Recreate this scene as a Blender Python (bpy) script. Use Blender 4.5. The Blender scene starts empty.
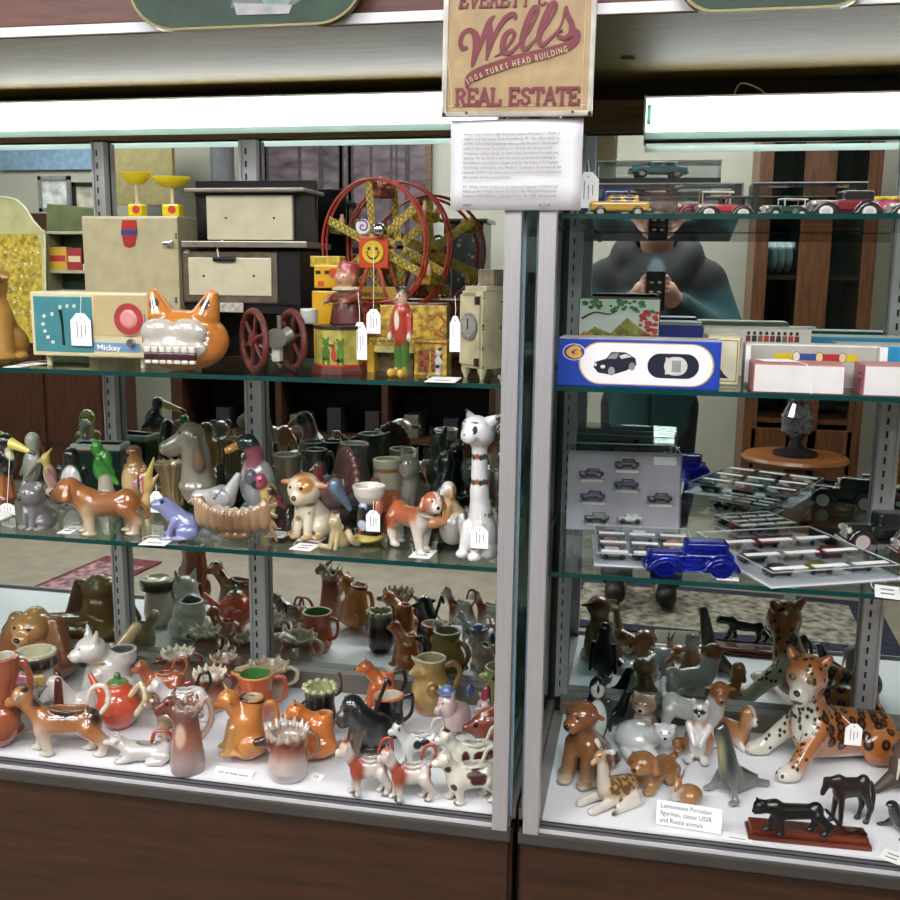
import bpy, bmesh, math, random
import numpy as np
from mathutils import Vector, Matrix, Euler
random.seed(7); np.random.seed(7)
sc = bpy.context.scene
col = sc.collection
PI = math.pi

# ------------------------------------------------------------------ camera
FPX = 981.74
_y, _p, _r = -.19618, -.174608, .0123436
_cf = np.array([math.sin(_y)*math.cos(_p), math.cos(_y)*math.cos(_p), math.sin(_p)])
_rt = np.array([math.cos(_y), -math.sin(_y), 0.])
_up = np.cross(_rt, _cf)
CR = math.cos(_r)*_rt + math.sin(_r)*_up
CU = -math.sin(_r)*_rt + math.cos(_r)*_up
CF = _cf
CAM = np.array([0., -1.56, 1.50])
MIR = .49                       # plane of the mirror at the back of both cabinets
ZF, ZC, ZB, ZA = .565, 1.016, 1.328, 1.600   # lining and the three glass shelves

def _ray(x, y): return CF*FPX + CR*(x-450) - CU*(y-450)
def onY(x, y, Y):
    d = _ray(x, y); return CAM + d*((Y-CAM[1])/d[1])
def onZ(x, y, Z):
    d = _ray(x, y); return CAM + d*((Z-CAM[2])/d[2])
def room(x, y, Y):
    """a point of the shop behind the photographer at depth Y, seen in the mirror"""
    p = onY(x, y, 2*MIR - Y); return np.array([p[0], Y, p[2]])
def proj(P):
    v = np.asarray(P, float) - CAM
    z = v @ CF
    return 450 + FPX*(v @ CR)/z, 450 - FPX*(v @ CU)/z
def pxm(Y): return FPX/((Y-CAM[1])*1.0)       # pixels per metre, roughly

cd = bpy.data.cameras.new('camera')
cam = bpy.data.objects.new('camera', cd); col.objects.link(cam)
cam.matrix_world = Matrix(((CR[0], CU[0], -CF[0], CAM[0]), (CR[1], CU[1], -CF[1], CAM[1]), (CR[2], CU[2], -CF[2], CAM[2]), (0, 0, 0, 1)))
cd.sensor_width = 36; cd.lens = FPX/900*36; cd.clip_start = .004; cd.clip_end = 60
sc.camera = cam

# ------------------------------------------------------------------ colours and materials
def lin(h):
    if isinstance(h, (tuple, list, np.ndarray)): return tuple(h)[:3]
    h = h.lstrip('#')
    out = []
    for i in (0, 2, 4):
        c = int(h[i:i+2], 16)/255
        out.append(c/12.92 if c <= .04045 else ((c+.055)/1.055)**2.4)
    return tuple(out)

MATS = {}
def nodes(name):
    m = bpy.data.materials.new(name); m.use_nodes = True
    nt = m.node_tree; b = nt.nodes['Principled BSDF']
    return m, nt, b
def mat(h, rough=.5, metal=0., var=.06, scale=30., emit=None, es=1., coat=0., bump=0., alpha=None, stretch=None):
    key = (h, rough, metal, var, scale, emit, es, coat, bump, stretch)
    if key in MATS: return MATS[key]
    m, nt, b = nodes('paint_%d' % len(MATS))
    c = lin(h)
    b.inputs['Roughness'].default_value = rough; b.inputs['Metallic'].default_value = metal
    if coat: b.inputs['Coat Weight'].default_value = coat; b.inputs['Coat Roughness'].default_value = .05
    if var:
        tc = nt.nodes.new('ShaderNodeTexCoord'); n = nt.nodes.new('ShaderNodeTexNoise'); n.inputs['Scale'].default_value = scale
        n.inputs['Detail'].default_value = 4
        src = tc.outputs['Object']
        if stretch:
            mp = nt.nodes.new('ShaderNodeMapping'); mp.inputs['Scale'].default_value = stretch
            nt.links.new(src, mp.inputs['Vector']); src = mp.outputs['Vector']
        nt.links.new(src, n.inputs['Vector'])
        r = nt.nodes.new('ShaderNodeValToRGB')
        r.color_ramp.elements[0].position = .3; r.color_ramp.elements[1].position = .7
        r.color_ramp.elements[0].color = tuple(max(0, x*(1-2.5*var)) for x in c)+(1,)
        r.color_ramp.elements[1].color = tuple(min(1, x*(1+1.5*var)+.02*var) for x in c)+(1,)
        nt.links.new(n.outputs['Fac'], r.inputs['Fac']); nt.links.new(r.outputs['Color'], b.inputs['Base Color'])
        if bump:
            bp = nt.nodes.new('ShaderNodeBump'); bp.inputs['Strength'].default_value = bump; bp.inputs['Distance'].default_value = .002
            nt.links.new(n.outputs['Fac'], bp.inputs['Height']); nt.links.new(bp.outputs['Normal'], b.inputs['Normal'])
    else:
        b.inputs['Base Color'].default_value = c+(1,)
    if emit:
        b.inputs['Emission Color'].default_value = lin(emit)+(1,); b.inputs['Emission Strength'].default_value = es
    MATS[key] = m
    return m
def wood(h1, h2, scale=6., stretch=(1, 12, 12), rough=.4):
    key = ('wood', h1, h2, scale, stretch, rough)
    if key in MATS: return MATS[key]
    m, nt, b = nodes('wood_%d' % len(MATS))
    tc = nt.nodes.new('ShaderNodeTexCoord'); mp = nt.nodes.new('ShaderNodeMapping'); mp.inputs['Scale'].default_value = stretch
    n = nt.nodes.new('ShaderNodeTexNoise'); n.inputs['Scale'].default_value = scale; n.inputs['Detail'].default_value = 8; n.inputs['Roughness'].default_value = .65
    n.inputs['Distortion'].default_value = .4
    r = nt.nodes.new('ShaderNodeValToRGB'); r.color_ramp.elements[0].position = .3; r.color_ramp.elements[1].position = .72
    r.color_ramp.elements[0].color = lin(h1)+(1,); r.color_ramp.elements[1].color = lin(h2)+(1,)
    nt.links.new(tc.outputs['Object'], mp.inputs['Vector']); nt.links.new(mp.outputs['Vector'], n.inputs['Vector'])
    nt.links.new(n.outputs['Fac'], r.inputs['Fac']); nt.links.new(r.outputs['Color'], b.inputs['Base Color'])
    b.inputs['Roughness'].default_value = rough
    MATS[key] = m
    return m
def vcol(name, rough, coat=0., metal=0., spec=.5):
    m, nt, b = nodes(name)
    a = nt.nodes.new('ShaderNodeAttribute'); a.attribute_name = 'Col'
    tc = nt.nodes.new('ShaderNodeTexCoord'); n = nt.nodes.new('ShaderNodeTexNoise'); n.inputs['Scale'].default_value = 60
    nt.links.new(tc.outputs['Object'], n.inputs['Vector'])
    mr = nt.nodes.new('ShaderNodeMapRange'); mr.inputs['To Min'].default_value = .9; mr.inputs['To Max'].default_value = 1.08
    nt.links.new(n.outputs['Fac'], mr.inputs['Value'])
    vm = nt.nodes.new('ShaderNodeVectorMath'); vm.operation = 'SCALE'
    nt.links.new(a.outputs['Color'], vm.inputs[0]); nt.links.new(mr.outputs['Result'], vm.inputs['Scale'])
    nt.links.new(vm.outputs['Vector'], b.inputs['Base Color'])
    b.inputs['Roughness'].default_value = rough; b.inputs['Metallic'].default_value = metal
    b.inputs['Specular IOR Level'].default_value = spec
    if coat:
        b.inputs['Coat Weight'].default_value = coat; b.inputs['Coat Roughness'].default_value = .015
        b.inputs['Coat IOR'].default_value = 1.66
        n2 = nt.nodes.new('ShaderNodeTexNoise'); n2.inputs['Scale'].default_value = 75; n2.inputs['Detail'].default_value = 2
        nt.links.new(tc.outputs['Object'], n2.inputs['Vector'])
        bp = nt.nodes.new('ShaderNodeBump'); bp.inputs['Strength'].default_value = .16; bp.inputs['Distance'].default_value = .004
        nt.links.new(n2.outputs['Fac'], bp.inputs['Height']); nt.links.new(bp.outputs['Normal'], b.inputs['Normal']); nt.links.new(bp.outputs['Normal'], b.inputs['Coat Normal'])
    return m
GLAZE = vcol('glazed_porcelain', .35, 1., 0., .25)
BISQUE = vcol('matt_ceramic', .5)
TIN = vcol('printed_tin', .3, .2)
CLOTH = vcol('cloth', .8)
BRONZE = vcol('dark_polished', .3, .1, 0., .5)
EYE = mat('#0b0a0a', .08, var=0)

def sheet_glass(name, tint, ior=1.45, rough=.0):
    m, nt, b = nodes(name); nt.nodes.remove(b)
    out = nt.nodes['Material Output']
    t = nt.nodes.new('ShaderNodeBsdfTransparent'); t.inputs['Color'].default_value = lin(tint)+(1,)
    g = nt.nodes.new('ShaderNodeBsdfGlossy'); g.inputs['Roughness'].default_value = rough
    f0 = ((ior-1)/(ior+1))**2
    # Schlick reflectance, the same from both faces of the sheet
    geo = nt.nodes.new('ShaderNodeNewGeometry'); dt = nt.nodes.new('ShaderNodeVectorMath'); dt.operation = 'DOT_PRODUCT'
    nt.links.new(geo.outputs['Incoming'], dt.inputs[0]); nt.links.new(geo.outputs['Normal'], dt.inputs[1])
    def M(op, a, b=None):
        n = nt.nodes.new('ShaderNodeMath'); n.operation = op
        for k, v in enumerate((a, b)):
            if v is None: continue
            if isinstance(v, (int, float)): n.inputs[k].default_value = v
            else: nt.links.new(v, n.inputs[k])
        return n.outputs[0]
    c = M('SUBTRACT', 1.0, M('ABSOLUTE', dt.outputs['Value'])); F = M('ADD', M('MULTIPLY', M('POWER', c, 5.0), 1-f0), f0)
    mx = nt.nodes.new('ShaderNodeMixShader')
    nt.links.new(F, mx.inputs['Fac']); nt.links.new(t.outputs['BSDF'], mx.inputs[1]); nt.links.new(g.outputs['BSDF'], mx.inputs[2])
    nt.links.new(mx.outputs['Shader'], out.inputs['Surface'])
    return m
SHELF_GLASS = sheet_glass('shelf_glass', '#e2ebe6', 1.4)
CLEAR = sheet_glass('clear_plastic', '#f0f3f4', 1.4, .03)
PANE = sheet_glass('end_glass', '#d3e2e2', 1.5)
GLASS_EDGE = mat('#0d3a38', .15, var=0)
CHROME = mat('#c8c8cc', .12, 1., var=.02)
ALU = mat('#b9b7ba', .38, .55, var=.03, scale=8, stretch=(40, 40, 1))
ALU_DARK = mat('#6d6a6b', .4, .5, var=.05, scale=8)
CARD = mat('#f2f2ee', .6, var=.02)
INK = mat('#2a2a2c', .6, var=0)
WHITE = mat('#eeeeea', .4, var=.02)
BLACK = mat('#101012', .35, var=.1)
STRING = mat('#e8e6df', .7, var=.03)

# ------------------------------------------------------------------ objects
def link(o, parent=None):
    col.objects.link(o)
    if parent is not None: o.parent = parent
    return o
def meta(o, label=None, cat=None, group=None, kind=None):
    if label: o['label'] = label
    if cat: o['category'] = cat
    if group: o['group'] = group
    if kind: o['kind'] = kind
    return o
def thing(name, label, cat, loc=(0, 0, 0), rz=0., group=None, rot=None):
    o = bpy.data.objects.new(name, None); o.empty_display_size = .02
    o.location = tuple(float(v) for v in loc)
    o.rotation_euler = rot if rot else (0, 0, rz)
    link(o); return meta(o, label, cat, group)
def obj(name, bm, m, parent=None, loc=None, rot=None, smooth=False, label=None):
    me = bpy.data.meshes.new(name)
    bmesh.ops.recalc_face_normals(bm, faces=bm.faces)
    bm.to_mesh(me); bm.free()
    if smooth:
        me.polygons.foreach_set('use_smooth', [True]*len(me.polygons))
    me.materials.append(m)
    o = bpy.data.objects.new(name, me); link(o, parent)
    if loc is not None: o.location = tuple(float(v) for v in loc)
    if rot is not None: o.rotation_euler = rot
    if label: o['label'] = label
    return o
def B(*boxes, bevel=0., seg=2):
    """boxes: (cx,cy,cz,sx,sy,sz[,rot euler])"""
    bm = bmesh.new()
    for b in boxes: addbox(bm, b[:3], b[3:6], b[6] if len(b) > 6 else None)
    if bevel: bmesh.ops.bevel(bm, geom=list(bm.edges), offset=bevel, segments=seg, profile=.6, affect='EDGES', clamp_overlap=True)
    return bm
def addbox(bm, c, s, rot=None):
    M = Matrix.Translation(tuple(float(v) for v in c))
    if rot is not None: M = M @ Euler(rot).to_matrix().to_4x4()
    M = M @ Matrix.Diagonal((float(s[0]), float(s[1]), float(s[2]), 1))
    return bmesh.ops.create_cube(bm, size=1, matrix=M)
def cyl(bm, a, b, r1, r2=None, seg=20, caps=True):
    a = Vector(tuple(float(v) for v in a)); b = Vector(tuple(float(v) for v in b)); d = b-a
    M = Matrix.Translation((a+b)/2) @ d.to_track_quat('Z', 'Y').to_matrix().to_4x4()
    bmesh.ops.create_cone(bm, cap_ends=caps, segments=seg, radius1=r1, radius2=r1 if r2 is None else r2, depth=d.length, matrix=M)
def CYL(*a, **k):
    bm = bmesh.new(); cyl(bm, *a, **k); return bm
def tube(bm, pts, r, seg=8, closed=False):
    pts = [Vector(tuple(float(v) for v in p)) for p in pts]; n = len(pts); rings = []
    prev = None
    if isinstance(r, (list, tuple)): r = list(np.interp(np.linspace(0, 1, n), np.linspace(0, 1, len(r)), r))
    for i, p in enumerate(pts):
        if closed: t = pts[(i+1) % n]-pts[i-1]
        else: t = pts[min(i+1, n-1)]-pts[max(i-1, 0)]
        t.normalize()
        if prev is None:
            u = t.orthogonal().normalized()
        else:
            u = (prev - t*prev.dot(t)); u = u.normalized() if u.length > 1e-6 else t.orthogonal().normalized()
        prev = u; v = t.cross(u)
        rr = r[i] if isinstance(r, (list, tuple)) else r
        rings.append([bm.verts.new(p + (u*math.cos(2*PI*k/seg)+v*math.sin(2*PI*k/seg))*rr) for k in range(seg)])
    for i in range(n if closed else n-1):
        a, b = rings[i], rings[(i+1) % n]
        for k in range(seg): bm.faces.new((a[k], a[(k+1) % seg], b[(k+1) % seg], b[k]))
    if not closed:
        bm.faces.new(rings[0]); bm.faces.new(rings[-1])
    return bm
def TUBE(pts, r, seg=8, closed=False): return tube(bmesh.new(), pts, r, seg, closed)
def smooth_pts(pts, n=6, closed=False):
    out = []; P = [np.array(p, float) for p in pts]; m = len(P)
    for i in range(m if closed else m-1):
        p0 = P[i-1] if (i > 0 or closed) else P[0]; p1 = P[i]; p2 = P[(i+1) % m]; p3 = P[(i+2) % m] if (closed or i+2 < m) else P[-1]
        for k in range(n):
            t = k/n
            out.append(.5*((2*p1)+(-p0+p2)*t+(2*p0-5*p1+4*p2-p3)*t*t+(-p0+3*p1-3*p2+p3)*t**3))
    if not closed: out.append(P[-1])
    return out
def lathe(prof, seg=32, bm=None, cap=True):
    bm = bm or bmesh.new(); rings = []
    for r, z in prof:
        rings.append([bm.verts.new((r*math.cos(2*PI*k/seg), r*math.sin(2*PI*k/seg), z)) for k in range(seg)])
    for a, b in zip(rings, rings[1:]):
        for k in range(seg): bm.faces.new((a[k], a[(k+1) % seg], b[(k+1) % seg], b[k]))
    if cap:
        bm.faces.new(rings[0][::-1]); bm.faces.new(rings[-1])
    return bm
def prism(poly, y0, y1, bm=None):
    """polygon in x,z extruded along y"""
    bm = bm or bmesh.new()
    a = [bm.verts.new((p[0], y0, p[1])) for p in poly]; b = [bm.verts.new((p[0], y1, p[1])) for p in poly]
    n = len(poly); bm.faces.new(a); bm.faces.new(b[::-1])
    for i in range(n): bm.faces.new((a[i], b[i], b[(i+1) % n], a[(i+1) % n]))
    return bm
def text(name, body, size, m, parent, loc, rot=(PI/2, 0, 0), extrude=.0002, align='LEFT', space=1., shear=0., offset=0., line=1., sx=1., alignv='TOP_BASELINE'):
    cu = bpy.data.curves.new(name, 'FONT'); cu.body = body; cu.size = size; cu.extrude = extrude
    cu.align_x = align; cu.space_character = space; cu.shear = shear; cu.offset = offset; cu.space_line = line; cu.resolution_u = 2
    t = bpy.data.objects.new(name, cu); col.objects.link(t)
    dg = bpy.context.evaluated_depsgraph_get()
    me = bpy.data.meshes.new_from_object(t.evaluated_get(dg))
    bpy.data.objects.remove(t); me.materials.clear(); me.materials.append(m); me.name = name
    o = bpy.data.objects.new(name, me); link(o, parent)
    o.location = tuple(float(v) for v in loc); o.rotation_euler = rot; o.scale = (sx, 1, 1)
    return o
def ribbon(pts, thick, bm=None, n=8, y=0.):
    """stroke of varying width in the x,z plane: pts (x,z,w)"""
    bm = bm or bmesh.new()
    S = smooth_pts(pts, n); N = len(S); L = []
    for i, p in enumerate(S):
        t = S[min(i+1, N-1)]-S[max(i-1, 0)]; d = math.hypot(t[0], t[1]) or 1
        nx, nz = -t[1]/d, t[0]/d; w = p[2]/2
        y = y-.000012
        L.append([bm.verts.new((p[0]+nx*w, y, p[1]+nz*w)), bm.verts.new((p[0]-nx*w, y, p[1]-nz*w)), bm.verts.new((p[0]-nx*w, y-thick, p[1]-nz*w)), bm.verts.new((p[0]+nx*w, y-thick, p[1]+nz*w))])
    for a, b in zip(L, L[1:]):
        for k in range(4): bm.faces.new((a[k], a[(k+1) % 4], b[(k+1) % 4], b[k]))
    bm.faces.new(L[0]); bm.faces.new(L[-1][::-1])
    return bm

# ------------------------------------------------------------------ modelled figures: blended solids meshed on a grid
def _rotm(r): return np.array(Euler([math.radians(a) for a in r]).to_matrix())
class Fig:
    def __init__(s, k=.035, tau=.012, m=None, res=1.):
        s.p = []; s.pt = []; s.subs = []; s.eyes = []; s.k = k; s.tau = tau; s.m = m or GLAZE; s.res = res
    def e(s, c, r, h, rot=None, k=None, cut=False):
        s.p.append(('e', np.array(c, float), np.array(r, float)*np.ones(3), _rotm(rot) if rot else None, lin(h), s.k if k is None else k, cut)); return s
    def c(s, a, b, ra, rb, h, k=None, cut=False):
        s.p.append(('c', np.array(a, float), np.array(b, float), ra, rb, lin(h), s.k if k is None else k, cut)); return s
    def b(s, c, half, rad, h, rot=None, k=None, cut=False):
        s.p.append(('b', np.array(c, float), np.array(half, float), _rotm(rot) if rot else None, rad, lin(h), s.k if k is None else k, cut)); return s
    def r(s, prof, h, at=(0, 0, 0), sx=1., sy=1., k=None, cut=False, rot=None):
        """turned solid: closed outline of (radius, height)"""
        s.p.append(('r', np.array(at, float), np.array(prof, float), (sx, sy), _rotm(rot) if rot else None, lin(h), s.k if k is None else k, cut)); return s
    def t(s, pts, r, h, n=4, k=None):
        P = smooth_pts(pts, n)
        R = np.interp(np.linspace(0, 1, len(P)), np.linspace(0, 1, len(r)), r) if isinstance(r, (list, tuple)) else [r]*len(P)
        for i in range(len(P)-1): s.c(P[i], P[i+1], R[i], R[i+1], h, k)
        return s
    def paint(s, c, r, h, soft=.3, rot=None):
        s.pt.append((np.array(c, float), np.array(r, float)*np.ones(3), lin(h), soft, _rotm(rot) if rot else None)); return s
    def spot(s, o, d, r, h, soft=.25):
        """paint a round spot where the ray from o along d leaves the body"""
        s.pt.append(('ray', np.array(o, float), np.array(d, float), r, lin(h), soft)); return s
    def eye(s, o, d, r, m=None, name='eye'): s.eyes.append((np.array(o, float), np.array(d, float), r, m or EYE, name)); return s
    def part(s, name, m=None, k=.02, label=None):
        f = Fig(k, s.tau, m or s.m); s.subs.append((name, f, label)); return f
    @staticmethod
    def d(p, X):
        if p[0] == 'e':
            q = X-p[1]
            if p[3] is not None: q = q @ p[3]
            a = np.sqrt(((q/p[2])**2).sum(-1)); g = np.sqrt(((q/p[2]**2)**2).sum(-1))+1e-9
            return a*(a-1)/g
        if p[0] == 'c':
            ba = p[2]-p[1]; pa = X-p[1]; l = (ba*ba).sum()+1e-12
            t = np.clip((pa @ ba)/l, 0, 1)
            return np.sqrt(((pa-t[..., None]*ba)**2).sum(-1))-(p[3]+(p[4]-p[3])*t)
        if p[0] == 'r':
            q = X-p[1]
            if p[4] is not None: q = q @ p[4]
            rho = np.sqrt((q[..., 0]/p[3][0])**2+(q[..., 1]/p[3][1])**2); z = q[..., 2]
            V = p[2]; n = len(V); best = np.full(rho.shape, 1e9); ins = np.zeros(rho.shape, bool)
            for i in range(n):
                a, b = V[i], V[(i+1) % n]; e = b-a; l2 = (e*e).sum()+1e-12
                t = np.clip(((rho-a[0])*e[0]+(z-a[1])*e[1])/l2, 0, 1)
                if not (abs(a[0]) < 1e-6 and abs(b[0]) < 1e-6): best = np.minimum(best, (rho-a[0]-t*e[0])**2+(z-a[1]-t*e[1])**2)
                if abs(e[1]) > 1e-9: ins ^= ((a[1] > z) != (b[1] > z)) & (rho < a[0]+(z-a[1])*e[0]/e[1])
            d = np.sqrt(best)*min(p[3]); return np.where(ins, -d, d)
        q = X-p[1]
        if p[3] is not None: q = q @ p[3]
        q = np.abs(q)-(p[2]-p[4])
        return np.sqrt((np.maximum(q, 0)**2).sum(-1))+np.minimum(q.max(-1), 0)-p[4]
    @staticmethod
    def bb(p):
        if p[0] == 'e':
            r = p[2] if p[3] is None else np.sqrt(((p[3]*p[2])**2).sum(1)); return p[1]-r, p[1]+r
        if p[0] == 'r':
            m = p[2][:, 0].max(); lo = np.array((-m*p[3][0], -m*p[3][1], p[2][:, 1].min())); hi = np.array((m*p[3][0], m*p[3][1], p[2][:, 1].max()))
            if p[4] is not None:
                r = np.abs(p[4]) @ ((hi-lo)/2); c = p[4] @ ((hi+lo)/2); lo, hi = c-r, c+r
            return lo+p[1], hi+p[1]
        if p[0] == 'c': return np.minimum(p[1]-p[3], p[2]-p[4]), np.maximum(p[1]+p[3], p[2]+p[4])
        r = p[2] if p[3] is None else (np.abs(p[3]) @ p[2]); return p[1]-r, p[1]+r
    def f(s, X):
        F = np.full(X.shape[:-1], 9.)
        for p in s.p:
            v = s.d(p, X)
            if p[-1]: F = np.maximum(F, -v)
            else:
                k = p[-2]
                if k > 0:
                    h = np.maximum(k-np.abs(F-v), 0)/k; F = np.minimum(F, v)-h*h*k*.25
                else: F = np.minimum(F, v)
        return F
    def surf(s, o, d):
        d = d/np.linalg.norm(d); T = np.linspace(0, 1.6, 320); v = s.f(o+T[:, None]*d)
        i = np.where((v[:-1] < 0) & (v[1:] >= 0))[0]
        return o+d*T[i[0] if len(i) else 0], d
    def mesh(s, h):
        adds = [p for p in s.p if not p[-1]]
        lo = np.min([s.bb(p)[0] for p in adds], 0)-2.5*h; hi = np.max([s.bb(p)[1] for p in adds], 0)+2.5*h
        n = np.maximum(np.ceil((hi-lo)/h).astype(int)+1, 4)
        F = np.full(n, .3)
        ax = [lo[i]+h*np.arange(n[i]) for i in range(3)]
        for p in s.p:
            k = p[-2]; mg = max(k, 0)+2*h
            a, b = s.bb(p)
            i0 = np.maximum(np.floor((a-mg-lo)/h).astype(int), 0); i1 = np.minimum(np.ceil((b+mg-lo)/h).astype(int)+1, n)
            if (i1 <= i0).any(): continue
            sl = tuple(slice(i0[i], i1[i]) for i in range(3))
            X = np.stack(np.meshgrid(*[ax[i][sl[i]] for i in range(3)], indexing='ij'), -1)
            v = s.d(p, X); G = F[sl]
            if p[-1]: F[sl] = np.maximum(G, -v)
            elif k > 0:
                q = np.maximum(k-np.abs(G-v), 0)/k; F[sl] = np.minimum(G, v)-q*q*k*.25
            else: F[sl] = np.minimum(G, v)
        return nets(F, lo, h)
    def colour(s, V, h):
        adds = [p for p in s.p if not p[-1]]; cuts = [p for p in s.p if p[-1]]
        D = np.stack([s.d(p, V) for p in adds]); W = np.exp(-np.clip((D-D.min(0))/s.tau, 0, 60))
        C = np.stack([np.array(p[-3]) for p in adds])
        out = (W[..., None]*C[:, None]).sum(0)/W.sum(0)[:, None]
        for q in s.pt:
            if isinstance(q[0], str):
                P, d = s.surf(q[1], q[2]); c, r, hc, soft, rot = P, np.ones(3)*q[3], q[4], q[5], None
            else: c, r, hc, soft, rot = q
            x = V-c
            if rot is not None: x = x @ rot
            a = np.sqrt(((x/r)**2).sum(-1)); t = np.clip((1-a)/max(soft, 1e-3), 0, 1); t = t*t*(3-2*t)
            out = out*(1-t[:, None])+np.array(hc)*t[:, None]
        for p in cuts:
            t = np.clip((.9*h-s.d(p, V))/(.6*h), 0, 1); out = out*(1-t[:, None])+np.array(p[-3])*t[:, None]
        g = (out*np.array((.3, .59, .11))).sum(-1, keepdims=True)
        return np.clip(g+(out-g)*.9, 0, 1)*.93

def nets(F, lo, h):
    s = F < 0; n = np.array(F.shape); cn = n-1
    acc = np.zeros(tuple(cn)+(3,)); cnt = np.zeros(tuple(cn))
    I = np.indices(F.shape).astype(np.float32)
    faces = []; cross = []
    for a in range(3):
        s0 = [slice(None)]*3; s1 = [slice(None)]*3; s0[a] = slice(0, -1); s1[a] = slice(1, None)
        f0, f1 = F[tuple(s0)], F[tuple(s1)]; cr = s[tuple(s0)] != s[tuple(s1)]
        idx = np.argwhere(cr); t = f0[cr]/(f0[cr]-f1[cr])
        pos = idx.astype(float); pos[:, a] += t
        o1, o2 = [x for x in range(3) if x != a]
        for d1 in (0, 1):
            for d2 in (0, 1):
                c = idx.copy(); c[:, o1] -= d1; c[:, o2] -= d2
                ok = (c >= 0).all(1) & (c < cn).all(1); cc = c[ok]
                np.add.at(acc, (cc[:, 0], cc[:, 1], cc[:, 2]), pos[ok]); np.add.at(cnt, (cc[:, 0], cc[:, 1], cc[:, 2]), 1)
        cross.append((a, o1, o2, idx, s[tuple(s0)][cr]))
    act = cnt > 0; ids = np.full(tuple(cn), -1); ids[act] = np.arange(act.sum())
    V = acc[act]/cnt[act][:, None]*h+lo
    for a, o1, o2, idx, ins in cross:
        ok = (idx[:, o1] > 0) & (idx[:, o2] > 0) & (idx[:, o1] < cn[o1]) & (idx[:, o2] < cn[o2]); idx = idx[ok]; ins = ins[ok]
        def g(d1, d2):
            c = idx.copy(); c[:, o1] -= d1; c[:, o2] -= d2; return ids[c[:, 0], c[:, 1], c[:, 2]]
        q = np.stack([g(1, 1), g(0, 1), g(0, 0), g(1, 0)], 1)
        flip = ins if a != 1 else ~ins
        q[~flip] = q[~flip][:, ::-1]
        faces.append(q)
    return V, np.concatenate(faces)
def raw(name, V, Fc, C, m):
    me = bpy.data.meshes.new(name)
    me.vertices.add(len(V)); me.vertices.foreach_set('co', np.asarray(V, np.float32).ravel())
    nf = len(Fc); me.loops.add(nf*4); me.loops.foreach_set('vertex_index', np.asarray(Fc, np.int32).ravel())
    me.polygons.add(nf); me.polygons.foreach_set('loop_start', np.arange(0, nf*4, 4, dtype=np.int32))
    me.polygons.foreach_set('use_smooth', np.ones(nf, bool))
    if C is not None:
        at = me.color_attributes.new('Col', 'FLOAT_COLOR', 'POINT')
        at.data.foreach_set('color', np.concatenate([C, np.ones((len(C), 1))], 1).astype(np.float32).ravel())
    me.update(); me.validate(); me.materials.append(m)
    return me
def _ball():
    bm = bmesh.new(); bmesh.ops.create_uvsphere(bm, u_segments=14, v_segments=8, radius=1)
    V = np.array([v.co[:] for v in bm.verts]); Fc = [[v.index for v in f.verts] for f in bm.faces]; bm.free(); return V, Fc
BALL = _ball()
WARN = []
def pieces(f, hw, scale):
    """every mesh of a figure in its own units: (name, V, F, C, material, label)"""
    out = []
    h = hw/scale
    V, Fc = f.mesh(h); out.append(('body', V, Fc, f.colour(V, h), f.m, None))
    for nm, sf, lb in f.subs:
        h2 = h*.8; v, q = sf.mesh(h2); out.append((nm, v, q, sf.colour(v, h2), sf.m, lb))
    for o, d, r, m, nm in f.eyes:
        P, d = f.surf(o, d)
        out.append((nm, BALL[0]*r+P-d*r*.35, BALL[1], None, m, None))
    return out
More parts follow.
